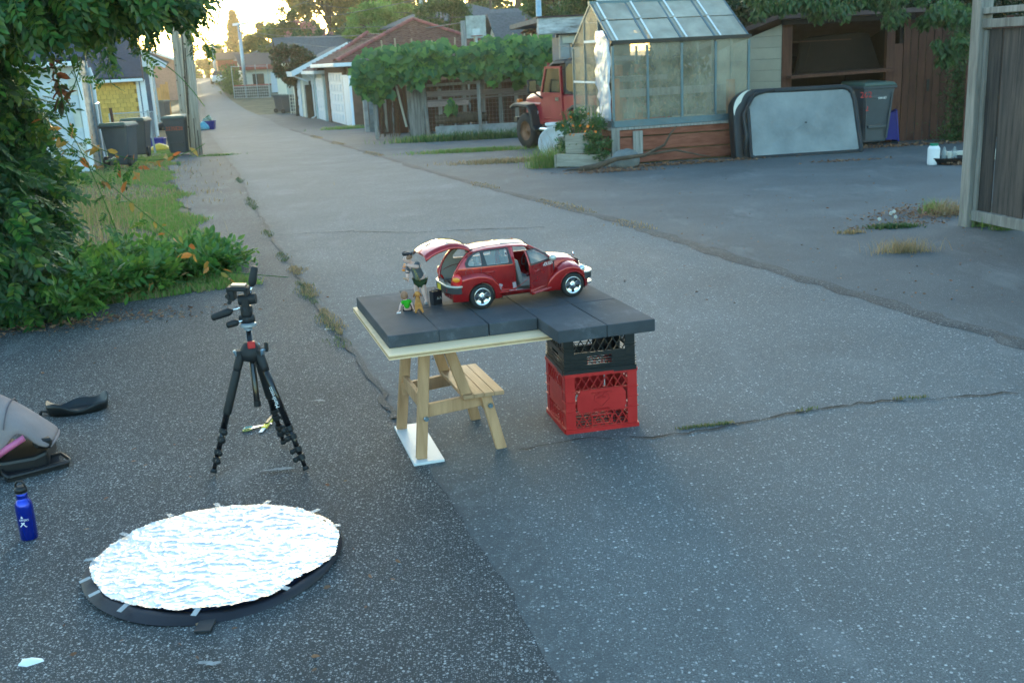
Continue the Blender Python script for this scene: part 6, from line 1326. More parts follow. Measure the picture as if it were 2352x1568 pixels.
def build_car():
    rc_=P(1106.6,708.3,TOP); fc=P(1314.4,680.4,TOP); d=(fc-rc_).normalized(); ang=math.atan2(d.y,d.x); nrm_=Vector((-d.y,d.x,0))
    mid=(rc_+fc)/2+nrm_*(.735*K); mid.z=TOP+.0005
    o=thing('toy_car','glossy red retro toy car with open tailgate and front door on the concrete slabs','toy car',mid,ang)
    us=lsp(-2.10,.78,73); vs=lsp(0,1,34); ti=.012*K
    for sy in(-1,1):
        def keep(p):
            k=min(p.x-zrear(p.z),wheelclear(p,.39),-SQ(p.x,p.z),-SRr(p.x,p.z), p.z-.27-(0 if p.x>-1.8 else .12))
            if sy<0: k=min(k,-SD(p.x,p.z))
            else: k=min(k,-SF(p.x,p.z))
            return k if k!=0 else 1e-6
        b=CB(); trim(b,side_pt(sy),us,vs,keep); q=b.build('side_panel',M_paint,o,smooth=True,thick=ti*1.5)
        # black window surround strip and panes
        b=CB(); big=polysd([(-1.68,1.13),(-1.70,1.24),(-1.60,1.38),(-1.43,1.49),(-1.22,1.525),(-.46,1.535),(-.38,1.10)]+([] if sy<0 else []))
        def fo(x,v): z=1.08+(1.55-1.08)*v; return (x,sy*(hwid(x,z)+.006),z)
        trim(b,fo,lsp(-1.75,-.3,60),lsp(0,1,26),lambda p:min(big(p.x,p.z),-SQ(p.x,p.z),-SRr(p.x,p.z))); b.build('window_frame',M_cdark,o,smooth=True)
        for w_ in(win_q,win_r)+((win_f,) if sy>0 else ()):
            b=CB(); pd=polysd(w_); trim(b,lambda x,v:(x,sy*(hwid(x,1.1+.42*v)-.012),1.1+.42*v),lsp(min(a for a,_ in w_)-.02,max(a for a,_ in w_)+.02,14),lsp(0,1,12),lambda p:pd(p.x,p.z)+.01); b.build('window_glass',M_cglass,o,smooth=True)
        # beltline crease
        b=CB(); b.tube([(x,sy*(hwid(x,1.06)+.002),1.06-.03*max(0,-x-1)) for x in lsp(-1.98,-.32,12)],.008,5); b.build('belt_crease',M_paint,o,smooth=True)
        # inner trim
        b=CB(); trim(b,lambda x,v:(x,sy*(hwid(x,.3+(zedge(x)-.3)*v)-.05),.3+(zedge(x)-.3)*v),lsp(-2.05,-.36,40),lsp(0,1,20),lambda p:min(p.x-zrear(p.z)-.03,-SQ(p.x,p.z)-.0,-SRr(p.x,p.z))); b.build('inner_trim',M_cgray,o,smooth=True)
        # tailgate pillar edge
        b=CB(); pts=[(zrear(z)+.0,sy*(hwid(zrear(z),z)-.02),z) for z in (.62,.72,.85,1.0,1.1,1.2,1.3,1.4,1.47,1.52)]; b.tube(pts,.035,7); b.build('rear_pillar',M_paint,o,smooth=True)
        # a pillar
        b=CB(); b.tube([(.80,sy*(hwid(.7,1.1)-.02),1.08),(.72,sy*(hwid(.7,1.14)-.01),1.14),(.45,sy*(hwid(.45,1.3)),1.33),(.18,sy*(hwid(.18,1.45)),1.49),(.1,sy*(hwid(.1,1.5)),1.53)],.032,7); b.build('windscreen_pillar',M_paint,o,smooth=True)
        if sy<0:
            b=CB(); b.beam((-.34,-.74,.33),(-.36,-.73,1.1),.05,.06,(0,1,0)); b.beam((-.36,-.73,1.1),(-.37,-.60,1.52),.05,.06,(0,1,0)); b.build('door_pillar',M_paint,o,smooth=False)
            b=CB(); b.b(-.33,.68,-.72,-.66,.27,.36); b.build('sill',M_paint,o,bevel=.002)
        # fenders
        def fend(xs,zt,yo,yi,name,xw):
            def f(x,v):
                z0=float(np.interp(x,xs,zt)); a=float(np.interp(x,xs,yo))
                pts=[(yi,z0+.045),(yi+(a-yi)*.35,z0+.035),(yi+(a-yi)*.7,z0+.0),(a-.05*(a-yi),z0-.06),(a,z0-.15),(a-.005,max(.24,z0-.45)),(a-.03,.24)]
                n=len(pts)-1; t=v*n; i=min(n-1,int(t)); fr=t-i; p0=pts[max(i-1,0)];p1=pts[i];p2=pts[i+1];p3=pts[min(i+2,n)]
                cr=lambda A,B,C_,D:.5*((2*B)+(-A+C_)*fr+(2*A-5*B+4*C_-D)*fr*fr+(-A+3*B-3*C_+D)*fr**3)
                return (x,sy*cr(p0[0],p1[0],p2[0],p3[0]),max(.24,cr(p0[1],p1[1],p2[1],p3[1])))
            b=CB(); trim(b,f,lsp(xs[0],xs[-1],44),lsp(0,1,30),lambda p:min(math.hypot(p.x-xw,p.z-.335)-.375,1)); b.build(name,M_paint,o,smooth=True,thick=ti)
            # rolled arch lip
            b=CB(); pts=[]
            for i in range(19): a=R(-8+196*i/18); x=xw+.378*math.cos(a); pts.append((x,sy*(float(np.interp(x,xs,yo))+.0),.335+.378*math.sin(a)))
            b.tube(pts,.012,5); b.build('arch_lip',M_paint,o,smooth=True)
        fend([.30,.45,.6,.75,.9,1.1,1.3,1.5,1.65,1.78,1.86],[.36,.44,.56,.72,.84,.915,.925,.87,.76,.62,.50],[.745,.765,.80,.82,.84,.855,.855,.835,.80,.72,.60],.40,'front_fender',1.308)
        fend([-2.06,-2.0,-1.85,-1.65,-1.4,-1.2,-1.02,-.9,-.8,-.72],[.66,.76,.87,.93,.955,.93,.84,.72,.55,.38],[.60,.69,.77,.82,.845,.845,.835,.82,.80,.765],.62,'rear_fender',-1.308)
        # headlamp, tail lamp
        b=CB(); b.lathe([(0,.05),(.05,.045),(.09,.025),(.105,0),(.10,-.06),(0,-.08)],18,(0,0,0),'X',1,.72); q=b.build('headlight',M_lens,o,smooth=True); q.scale=(1.2,1.2,1.2); q.location=Vector((1.66,sy*.70,.76))*K; q.rotation_euler=(0,R(-32),R(sy*38))
        b=CB(); b.lathe([(.112,.0),(.118,-.01),(.11,-.06)],18,(0,0,0),'X',1,.72); r_=b.build('bezel',M_chrome,q,smooth=True)
        b=CB(); b.lathe([(0,.03),(.07,.025),(.115,.0),(.12,-.05),(0,-.06)],18,(0,0,0),'X',.85,1.15); q=b.build('tail_lamp',M_redl,o,smooth=True); q.scale=(1.45,1.45,1.45); q.location=Vector((-1.96,sy*.72,.80))*K; q.rotation_euler=(0,R(14),R(180-sy*52))
        b=CB(); b.lathe([(0,.042),(.06,.036),(.09,.02),(0,.0)],16,(0,-.0,.035),'X',.85,.6); b.build('amber_lens',M_amber,q,smooth=True)
        # wheels
        for xw in(-1.308,1.308):
            b=CB(); b.lathe([(.235,-.10),(.29,-.105),(.322,-.095),(.333,-.07),(.335,0),(.333,.07),(.322,.095),(.29,.105),(.235,.10),(.23,0),(.235,-.10)],40,(0,0,0),'Y'); w=b.build('wheel',M_tyre,o,smooth=True); w.location=Vector((xw,sy*.735,.335))*K
            b=CB(); b.lathe([(.236,-.09),(.236,.09),(.242,.1),(.225,.1),(.215,.06),(.21,-.05),(.2,-.09)],36,(0,0,0),'Y',1,1,cap=False); 
            if sy<0: b.v=[(p[0],-p[1],p[2]) for p in b.v]
            b.build('rim_barrel',M_chrome,w,smooth=True)
            def disc(r,a):
                y=.085-.05*(r/.225)*(1-r/.225)*3+ (.012 if r<.05 else 0)
                return (r*math.cos(a),sy*y,r*math.sin(a))
            def dk(p):
                r=math.hypot(p.x,p.z); a=(math.atan2(p.z,p.x)-R(90 if 1 else 0))%R(72); a=min(a,R(72)-a)   # 0 at spoke centre
                half=.030+.055*max(0,(r-.08)/.145)**1.2; off=r*math.sin(min(a,R(36)))
                hole=min(off-half,r-.085-.0,.200-r)
                return -hole
            b=CB(); trim(b,disc,lsp(.004,.228,24),lsp(0,2*PI,121),dk); b.build('rim_spokes',M_chrome,w,smooth=True,thick=.018*K)
            for k in range(5): a=R(90+36+72*k); b=CB(); b.lathe([(0,.012),(.008,.012),(.01,0)],8,(.045*math.cos(a),0,.045*math.sin(a)),'Y'); b.v=[(p[0],sy*(p[1]+.092*K),p[2]) for p in b.v]; b.build('wheel_nut',M_bolt,w)
            b=CB(); b.lathe([(0,-.02),(.19,-.02),(.19,.0),(0,.0)],20,(0,0,0),'Y'); b.build('brake_disc',M_cdark,w)
    # roof
    def roof(x,v): 
        t=2*v-1; w=hwid(x,zedge(x)); return (x,w*t,zedge(x)+.075*(1-abs(t)**2.2))
    b=CB(); trim(b,roof,lsp(-1.50,.17,30),lsp(0,1,22)); b.build('roof',M_paint,o,smooth=True,thick=ti)
    b=CB(); trim(b,lambda x,v:(x,(2*v-1)*.36,zedge(x)+.075*(1-abs((2*v-1)*.36/hwid(x,zedge(x)))**2.2)+.005),lsp(-.55,.08,10),lsp(0,1,10)); b.build('sunroof',M_autog,o,smooth=True)
    b=CB(); b.tube([(x,y,zedge(x)+.075*(1-abs(y/hwid(x,zedge(x)))**2.2)+.004) for x,y in [(-.55,-.36),(-.2,-.36),(.08,-.36),(.1,-.15),(.1,.15),(.08,.36),(-.2,.36),(-.55,.36),(-.55,-.36)]],.008,5); b.build('sunroof_seal',M_chrome,o,smooth=True)
    for t0 in(.30,.42): b=CB(); b.tube([(x,-.56+t0*.2,zedge(x)+.055+t0*.03) for x in lsp(-1.45,.12,8)],.004,4); b.build('roof_groove',M_cdark,o)
    # windscreen
    b=CB(); trim(b,lambda u,v:(.17+.60*u,(2*v-1)*(.60+.09*u),1.545-.40*u-.035*(2*v-1)**2*(1+u)),lsp(0,1,8),lsp(0,1,12)); b.build('windscreen',M_cscreen,o,smooth=True)
    b=CB(); b.tube([(.17,-.6,1.51),(.18,0,1.56),(.17,.6,1.51)],.014,5); b.tube([(.78,-.69,1.09),(.84,0,1.15),(.78,.69,1.09)],.03,6); b.build('windscreen_seal',M_cdark,o,smooth=True)
    b=CB(); b.tube([(.78,-.3,1.17),(.5,-.25,1.36)],.008,4); b.tube([(.80,.2,1.17),(.52,.2,1.36)],.008,4); b.build('wiper',M_cdark,o)
    # hood and nose
    hx=[.76,1.0,1.2,1.4,1.55,1.66,1.72,1.76]; hz=[1.14,1.135,1.11,1.07,1.02,.96,.88,.76]; hw_=[.68,.60,.53,.45,.38,.31,.27,.25]
    def hood(x,v):
        t=2*v-1; z=float(np.interp(x,hx,hz)); w=float(np.interp(x,hx,hw_)); a=abs(t); s_=math.copysign(1,t)
        if a<.6: q=a/.6; return (x,s_*w*q*.92,z-.06*q**2+.012*max(0,1-q*9))
        q=(a-.6)/.4; return (x,s_*(w*.92+w*.08*min(1,q*3)),z-.06-(z-.06-.42)*q)
    b=CB(); trim(b,hood,lsp(.76,1.76,36),lsp(0,1,46)); b.build('hood',M_paint,o,smooth=True,thick=ti)
    b=CB(); b.loft([[(1.74,-.30,.36),(1.74,.30,.36),(1.74,.24,.93),(1.74,-.24,.93)],[(1.83,-.26,.36),(1.83,.26,.36),(1.79,.14,.86),(1.79,-.14,.86)]]); b.build('grille_shell',M_cdark,o,bevel=.002)
    for i in range(6): b=CB(); b.b(1.78,1.835-.005*i,-.23+.012*i,.23-.012*i,.50+.06*i,.525+.06*i); b.build('grille_bar',M_chrome,o)
    b=CB(); b.lathe([(0,.02),(.05,.015),(.06,-.01)],12,(1.70,0,1.03),'X'); b.build('hood_badge',M_chrome,o,smooth=True)
    # front bumper
    def arc(x,n=13,w=.80,back=.22): return [(x-back*(abs(t)**5),w*t) for t in lsp(-1,1,n)]
    def bump(name,m,x,z0,z1,dep,w=.80,back=.25,sgn=1,bev=.002):
        b=CB(); secs=[]
        for (px_,py_) in arc(x,17,w,back): X=px_*sgn; D=dep*sgn; secs.append([(X,py_,z0),(X,py_,z1),(X-D,py_*.96,z1),(X-D,py_*.96,z0)])
        b.loft(secs); return b.build(name,m,o,bevel=bev,seg=2)
    bump('front_apron',M_paint,1.90,.24,.62,.22,.70,.26); bump('front_bumper',M_cdark,2.03,.46,.62,.14,.80,.26); bump('bumper_top',M_beigeb,2.04,.62,.66,.17,.81,.26); bump('front_splitter',M_beigeb,2.08,.30,.325,.3,.66,.26); bump('splitter_base',M_cdark,2.07,.275,.299,.3,.66,.26)
    for sy in(-1,1): b=CB(); b.lathe([(0,.02),(.05,.015),(.055,-.02)],12,(1.86,sy*.4,.42),'X'); b.build('fog_lamp',M_lens,o,smooth=True)
    # rear bumper and tail
    bump('rear_apron',M_paint,2.02,.24,.60,.2,.66,.20,-1); bump('rear_bumper',M_cdark,2.19,.46,.63,.13,.80,.26,-1); bump('bumper_top',M_beigeb,2.20,.63,.68,.18,.81,.26,-1)
    b=CB(); b.b(-2.195,-2.17,.0,.3,.47,.62); b.build('number_plate',M_plate,o); b=CB(); b.box((-2.155,-.42,.54),(.03,.12,.08),(0,0,R(-8))); b.build('fog_reflector',M_redl,o)
    b=CB(); b.beam((-2.05,-.02,.735),(-2.15,-.3,.735),.05,.012);b.beam((-2.1,-.1,.735),(-2.12,-.35,.735),.08,.012); b.build('bumper_sticker',M_cdark,o)
    # tailgate
    tg=[(-1.47,1.60),(-1.62,1.69),(-1.80,1.745),(-2.0,1.76),(-2.2,1.735),(-2.4,1.68),(-2.58,1.60),(-2.72,1.50)]
    def gate(u,v):
        i=u*(len(tg)-1); k=min(len(tg)-2,int(i)); fr=i-k; x=tg[k][0]+(tg[k+1][0]-tg[k][0])*fr; z=tg[k][1]+(tg[k+1][1]-tg[k][1])*fr; t=2*v-1; w=.58+.06*math.sin(u*PI*.8)
        return (x-.06*(1-t*t)*u,w*t,z+.05*(1-t*t)-.10*max(0,abs(t)-.86)/.14)
    hole=lambda p:1
    b=CB(); trim(b,gate,lsp(0,1,28),lsp(0,1,26)); q=b.build('tailgate',M_paint,o,smooth=True,thick=.02*K)
    b=CB(); trim(b,lambda u,v:tuple(Vector(gate(.08+.40*u,.14+.72*v))+Vector((0,0,.008))),lsp(0,1,12),lsp(0,1,14)); b.build('rear_window',M_autog,q,smooth=True)
    b=CB(); fr_=[gate(u,v) for u,v in [(.07,.13),(.5,.13),(.5,.87),(.07,.87),(.07,.13)]]; b.tube([Vector(p)+Vector((0,0,.008)) for p in fr_],.012,5); b.build('window_seal',M_chrome,q)
    b=CB(); trim(b,lambda u,v:tuple(Vector(gate(u,.06+.88*v))-Vector((0,0,.05))),lsp(.03,.97,12),lsp(0,1,10)); b.build('inner_liner',M_cgray,q,smooth=True)
    b=CB(); b.box((-2.45,.05,1.72),(.16,.08,.03),(0,R(-18),0)); b.build('badge',M_cdark,q)
    for sy in(-1,1): b=CB(); b.tube([(-1.5,sy*.55,1.56),(-1.42,sy*.5,1.56)],.03,6); b.build('hinge',M_cdark,o)
    # floor, seats, dash
    b=CB(); b.b(-2.0,.8,-.68,.68,.27,.31); b.build('floor',M_cgray,o); b=CB(); b.b(-1.95,-1.35,-.60,.60,.58,.62);b.b(-1.4,-1.34,-.62,.62,.31,.9); b.build('boot_floor',M_cdark,o); b=CB(); b.b(-1.95,-1.75,-.35,.1,.62,.72); b.build('boot_box',M_cdark,o,bevel=.003)
    def seat(x,y,w,m):
        b=CB(); b.box((x+.05,y,.50),(.48,w,.16)); q=b.build('seat',m,o,bevel=.006,seg=2); b=CB(); b.box((x-.22,y,.85),(.13,w,.62),(0,R(-14),0)); b.build('seat_back',m,q,bevel=.006,seg=2); b=CB(); b.box((x-.32,y,1.24),(.09,w*.5,.18),(0,R(-10),0)); b.build('headrest',m,q,bevel=.006,seg=2)
    seat(.05,-.36,.5,M_cseat); seat(.05,.36,.5,M_cseat); seat(-.95,-.33,.6,M_cseat); seat(-.95,.33,.6,M_cseat)
    b=CB(); b.loft([[(.5,-.68,.6),(.5,.68,.6),(.5,.68,1.02),(.5,-.68,1.02)],[(.85,-.68,.5),(.85,.68,.5),(.85,.68,1.1),(.85,-.68,1.1)]]); b.build('dashboard',M_cdark,o,bevel=.004)
    b=CB(); b.tube([(.38+.06*math.sin(a),.36+.17*math.cos(a),.98+.16*math.sin(a)) for a in lsp(0,2*PI,19)],.014,5); b.tube([(.38,.36,.98),(.55,.36,.88)],.02,5); b.build('steering_wheel',M_cdark,o)
    # figures packed as bags of small parts seen through the rear glass
    b=CB(); b.box((-1.5,-.3,.95),(.3,.3,.55)); b.build('boot_speaker',M_cgray,o,bevel=.006)
    # open front door (hinged at the front)
    hinge=Vector((.74,-.735,0)); dr=bpy.data.objects.new('front_door',None)
    b=CB(); usd=lsp(-.33,.78,34); vsd=lsp(0,1,30)
    def fd(x,v): z=.31+(zedge(x)-.02-.31)*v; return (x-hinge.x,-(hwid(x,z)+.0)-hinge.y,z)
    DK=polysd([(-.29,.34),(-.31,1.0),(-.31,1.49),(.0,1.50),(.16,1.46),(.70,1.10),(.72,.8),(.70,.60),(.42,.36),(.40,.34)])
    def kd(p): x=p.x+hinge.x; return min(DK(x,p.z),-SF(x,p.z),math.hypot(x-1.308,p.z-.335)-.40)
    trim(b,fd,usd,vsd,kd); d_=b.build('front_door',M_paint,o,smooth=True,thick=.03*K); d_.location=hinge*K; d_.rotation_euler=(0,0,R(33))
    b=CB(); bigf=polysd([(-.26,1.10),(-.26,1.50),(.13,1.50),(.54,1.30),(.68,1.10)]); trim(b,lambda x,v:(x-hinge.x,-(hwid(x,1.08+.45*v)+.006)-hinge.y,1.08+.45*v),lsp(-.3,.72,36),lsp(0,1,22),lambda p:min(bigf(p.x+hinge.x,p.z),-SF(p.x+hinge.x,p.z))); b.build('window_frame',M_cdark,d_,smooth=True)
    b=CB(); trim(b,lambda x,v:(x-hinge.x,-(hwid(x,1.1+.42*v)-.012)-hinge.y,1.1+.42*v),lsp(-.24,.66,14),lsp(0,1,12),lambda p:SF(p.x+hinge.x,p.z)+.01); b.build('window_glass',M_cglass,d_,smooth=True)
    b=CB(); trim(b,lambda x,v:(x-hinge.x,-(hwid(x,.4+.68*v)-.05)-hinge.y,.4+.68*v),lsp(-.26,.66,14),lsp(0,1,10)); b.build('door_card',M_cgray,d_,smooth=True)
    b=CB(); b.loft([[(x-hinge.x,-.76-hinge.y,.40),(x-hinge.x,-.88-hinge.y,.385),(x-hinge.x,-.88-hinge.y,.36),(x-hinge.x,-.76-hinge.y,.31)] for x in(-.27,.5)]); b.build('running_board',M_paint,d_,bevel=.001)
    b=CB(); b.tube([(-.16-hinge.x,-.775-hinge.y,.925),(-.10-hinge.x,-.80-hinge.y,.93),(.02-hinge.x,-.80-hinge.y,.935),(.08-hinge.x,-.775-hinge.y,.94)],.018,6,flat=1); b.build('door_handle',M_paint,d_,smooth=True)
    b=CB(); b.lathe([(0,-.07),(.07,-.06),(.10,0),(.10,.05),(0,.06)],14,(.60-hinge.x,-.86-hinge.y,1.17),'X',1.0,.85); q=b.build('wing_mirror',M_beigeb,d_,smooth=True)
    text(d_,'PT',((.33-hinge.x)*K,-.775*K-hinge.y*K-.0006,.985*K),(R(88),0,0),.085*K,M_wprint,'lettering',.0002); text(d_,'CRUISER',((.53-hinge.x)*K,-.772*K-hinge.y*K-.0012,.985*K),(R(88),0,R(1)),.135*K,M_wprint,'lettering',.0002,(.8,1,1))
    # rear door details
    b=CB(); b.tube([(-1.18,-.78,.955),(-1.12,-.80,.96),(-.98,-.80,.965),(-.92,-.78,.97)],.018,6); b.build('door_handle',M_paint,o,smooth=True)
    b=CB()
    for z0_,z1_ in((.96,1.12),): b.tube([(-1.27,-hwid(-1.27,z)-.004,z) for z in lsp(z0_,1.14,5)],.006,4)
    b.build('door_gap',M_cdark,o)
    b=CB(); b.tube([(-1.60+.1*math.cos(a),-hwid(-1.6+.1*math.cos(a),1.0+.1*math.sin(a))-.003,1.0+.1*math.sin(a)) for a in lsp(0,2*PI,25)],.006,4); b.build('fuel_cap_ring',M_cdark,o)
    b=CB(); b.loft([[(x,-.76,.41),(x,-.87,.40),(x,-.87,.37),(x,-.76,.31)] for x in(-.84,-.30)]); b.build('running_board',M_paint,o,bevel=.001)
    b=CB(); b.b(-.52,-.02,-.872,-.868,.372,.398) if 0 else b.add([(-.56,-.80,.409),(-.14,-.80,.409),(-.14,-.868,.404),(-.56,-.868,.404)],[(0,1,2,3)]); b.build('sill_label',mat('pinkish sill label',(.35,.05,.07),.4,bump=0),o)
    text(o,'NEW BRIGHT',(-.35*K,-.862*K,.4105*K),(R(8),0,0),.062*K,M_wprint,'lettering',.0002,(1,1,1))
    M_tape=mat('clear sticky tape',(.6,.55,.6),.2,alpha=.45,bump=.3)
    for x,r_ in((-.78,25),(-.37,-6)): b=CB(); b.box((x,-.782,.53),(.10,.004,.16),(0,R(r_),0)); b.build('tape',M_tape,o)
    b=CB(); b.tube([(-1.25,-.845,.86),(-1.0,-.85,.76),(-.8,-.80,.55),(-.65,-.79,.45),(-.4,-.79,.44),(-.2,-.76,.5),(.1,-.62,.62)],.008,5); b.build('red_wire',M_redprint,o,smooth=True)
    b=CB(); b.b(-1.3,1.3,-.5,.5,.2,.27); b.build('underbody',M_cdark,o); b=CB()
    for x in(-1.308,1.308): b.tube([(x,-.66,.335),(x,.66,.335)],.03,6)
    b.build('axle',M_cdark,o)
    for x in(-1.308,1.308):
        b=CB(); secs=[]
        for i in range(9): a=R(-20+220*i/8); secs.append([(x+.385*math.cos(a),-.80,.335+.385*math.sin(a)),(x+.385*math.cos(a),-.45,.335+.385*math.sin(a))])
        b.loft(secs,closed=False,cap=False); b.build('wheel_well',M_cdark,o)
    return o
car=build_car()
# ================================================================== FIGURES ON THE TABLE
M_skin=mat('pale felt skin',(.68,.46,.40),.75,var=.06,scale=30,bump=.05,rnd=0)
M_shirt=mat('grey blue knitted shirt',(.11,.12,.14),.95,var=.25,scale=60,bump=.6,bscale=700,bdist=.0008,rnd=0); M_undershirt=mat('pale olive undershirt',(.20,.21,.13),.95,var=.15,bump=.3,bscale=500,bdist=.0005)
M_shorts=mat('dark green cloth shorts',(.022,.038,.014),.95,var=.25,scale=60,bump=.5,bscale=600,bdist=.0008); M_black2=mat('black leather hat',(.014,.016,.024),.45,var=.3,bump=.3,bscale=300,bdist=.001)
M_green=mat('bright green felt',(.07,.36,.012),.95,var=.15,scale=60,bump=.6,bscale=700,bdist=.0008); M_hair=mat('brown hair',(.28,.15,.09),.8,var=.3,scale=60,stretch=(1,1,.2),bump=.6,bscale=500,bdist=.001)
M_dog=mat('golden dog felt',(.46,.185,.035),.95,var=.25,scale=60,bump=.9,bscale=500,bdist=.001,col2=(.58,.28,.08)); M_dogd=mat('darker dog ear felt',(.24,.10,.04),.95,var=.2,bump=.6,bscale=500,bdist=.001)
M_orange2=mat('orange bottle plastic',(.75,.26,.02),.35,bump=0); M_rlab=mat('pink red bottle label',(.55,.06,.07),.5,var=.5,scale=90,col2=(.7,.5,.45),bump=0)
def skin(name,vs,es,rs_,m,parent,sub=2,smooth=True):
    me=bpy.data.meshes.new(name); me.from_pydata([tuple(v) for v in vs],[tuple(e) for e in es],[]); me.materials.append(m); o=link(name,me,parent)
    o.modifiers.new('skin','SKIN'); sv=me.skin_vertices[0].data
    for i,r in enumerate(rs_): sv[i].radius=(r,r) if not isinstance(r,tuple) else r
    sv[0].use_root=True; o.modifiers['skin'].use_smooth_shade=True
    md=o.modifiers.new('sub','SUBSURF'); md.levels=sub; md.render_levels=sub; return o
def ball(name,c,r,m,parent,s=(1,1,1),rot=(0,0,0),n=18):
    b=MB(); b.lathe([(0,-r)]+[(r*math.cos(a),r*math.sin(a)) for a in lsp(-PI/2+.25,PI/2-.25,10)]+[(0,r)],n); q=b.build(name,m,parent,smooth=True); q.location=c; q.scale=s; q.rotation_euler=rot; return q
def hand(parent,c,d,m,s=1.0,curl=.5):
    """small hand: palm and five short fingers, one skin mesh"""
    c=Vector(c); d=Vector(d).normalized(); side=d.cross(Vector((0,0,1))); side=side.normalized() if side.length>.1 else Vector((1,0,0)); up=side.cross(d)
    vs=[c,c+d*.006*s];es=[(0,1)];rr=[.0036*s,.0040*s]
    for i in range(4):
        b0=c+d*.008*s+side*(i-1.5)*.0021*s; n=len(vs); ln=(.0050,.0060,.0057,.0045)[i]*s
        vs+=[b0,b0+d*ln*.6-up*ln*.2*curl,b0+d*ln*.9-up*ln*.8*curl]; es+=[(1,n),(n,n+1),(n+1,n+2)]; rr+=[.0012*s,.0010*s,.0008*s]
    n=len(vs); t0=c+d*.003*s+side*.0035*s; vs+=[t0,t0+side*.003*s+d*.002*s]; es+=[(0,n),(n,n+1)]; rr+=[.0013*s,.0010*s]
    return skin('hand',vs,es,rr,m,parent,1)
FX=math.atan2(U.y,U.x)*.35
# ---- standing boy
bp=P(978.7,697.7,TOP); boy=thing('person','small figure of a boy in grey shirt and green shorts bending forward to drink','person',bp,FX)
fl_=[(-.018,.012,.112),(-.024,.008,.135),(-.034,.002,.158),(-.044,-.002,.174),(-.052,-.006,.186),(-.060,-.009,.195)]
vs=list(fl_)+[(-.030,.012,.108),(-.038,.022,.060),(-.028,.040,.014),(-.034,.030,.004),(-.006,.010,.106),(-.006,.004,.058),(.004,.006,.014),(-.004,-.006,.005),
    (-.024,-.012,.176),(-.016,-.030,.170),(-.052,-.030,.176),(-.072,-.027,.182),
    (-.062,.010,.166),(-.070,.006,.142),(-.071,-.004,.118)]
es=[(0,1),(1,2),(2,3),(3,4),(4,5),(0,6),(6,7),(7,8),(8,9),(0,10),(10,11),(11,12),(12,13),(3,14),(14,15),(15,16),(16,17),(3,18),(18,19),(19,20)]
rr=[.020,.018,.018,.0155,.0085,.0085,.0150,.0115,.0078,.0070,.0150,.0115,.0078,.0070,.0100,.0085,.0078,.0060,.0100,.0085,.0062]
body=skin('body',vs,es,rr,M_skin,boy)
hd=ball('head',(-.066,-.012,.207),.0175,M_skin,boy,(.95,.95,1.1),(0,R(-18),0))
ball('ear',(-.0545,-.022,.205),.004,M_skin,boy,(.6,.5,1)); ball('nose',(-.0835,-.016,.205),.0026,M_skin,boy); ball('eye',(-.0775,-.0235,.2115),.0016,M_black2,boy); ball('eye',(-.0825,-.006,.2115),.0016,M_black2,boy); ball('mouth',(-.079,-.018,.1985),.0022,M_redprint,boy,(1,.8,.5))
b=MB(); b.lathe([(0,.012),(.012,.0105),(.0185,.002),(.019,-.006),(.0175,-.0085)],16); q=b.build('hair',M_hair,boy,smooth=True); q.location=(-.063,-.011,.2125); q.rotation_euler=(0,R(-14),0)
hand(boy,(-.071,-.027,.182),(-1,.1,-.2),M_skin,1.15,1.2); hand(boy,(-.071,-.004,.118),(-.1,-.1,-1),M_skin,1.15,.8)
sh=skin('shirt',[(-.018,.012,.106),(-.026,.008,.138),(-.036,.002,.160),(-.044,-.002,.175),(-.026,-.010,.177),(-.018,-.025,.173),(-.060,.008,.168),(-.068,.007,.146)],[(0,1),(1,2),(2,3),(3,4),(4,5),(3,6),(6,7)],[.0270,.0250,.0230,.0190,.0150,.0130,.0150,.0125],M_shirt,boy)
b=MB(); b.lathe([(.0105,0),(.0115,.003),(.0105,.006)],14,cap=False); q=b.build('cuff',M_shirt,boy,smooth=True,thick=.0015); q.location=(-.0685,.0065,.140); b=MB(); b.lathe([(.0105,0),(.0118,.003),(.0105,.006)],14,cap=False); q=b.build('cuff',M_shirt,boy,smooth=True,thick=.0015); q.location=(-.020,-.031,.171); q.rotation_euler=(R(30),R(-75),0)
for i in range(7): t=i/6; ball('button',(-.054+.034*t+.004*math.sin(t*3),-.0225+.006*t-.002*math.sin(t*3),.170-.062*t),.0016,mat('brass button',(.65,.38,.03),.35,.5,bump=0) if 'brass button' not in MATS else MATS['brass button'],boy,n=8)
b=MB(); b.loft([[(-.047,-.0195,.165),(-.040,-.022,.165)],[(-.040,-.0205,.140),(-.028,-.0205,.140)],[(-.038,-.0185,.112),(-.020,-.019,.110)]],closed=False,cap=False); b.build('undershirt',M_undershirt,boy,smooth=True,thick=.001)
st=skin('shorts',[(-.018,.012,.108),(-.030,.013,.100),(-.035,.018,.080),(-.006,.010,.099),(-.006,.006,.078)],[(0,1),(1,2),(0,3),(3,4)],[.0245,.0210,.0190,.0210,.0190],M_shorts,boy)
for x,y in((-.030,.036),(.0,-.003)): b=MB(); b.lathe([(0,0),(.008,0),(.0085,.004),(.005,.009),(0,.01)],12,sx=1,sy=1.5); q=b.build('shoe',M_cseat,boy,smooth=True); q.location=(x,y,0)
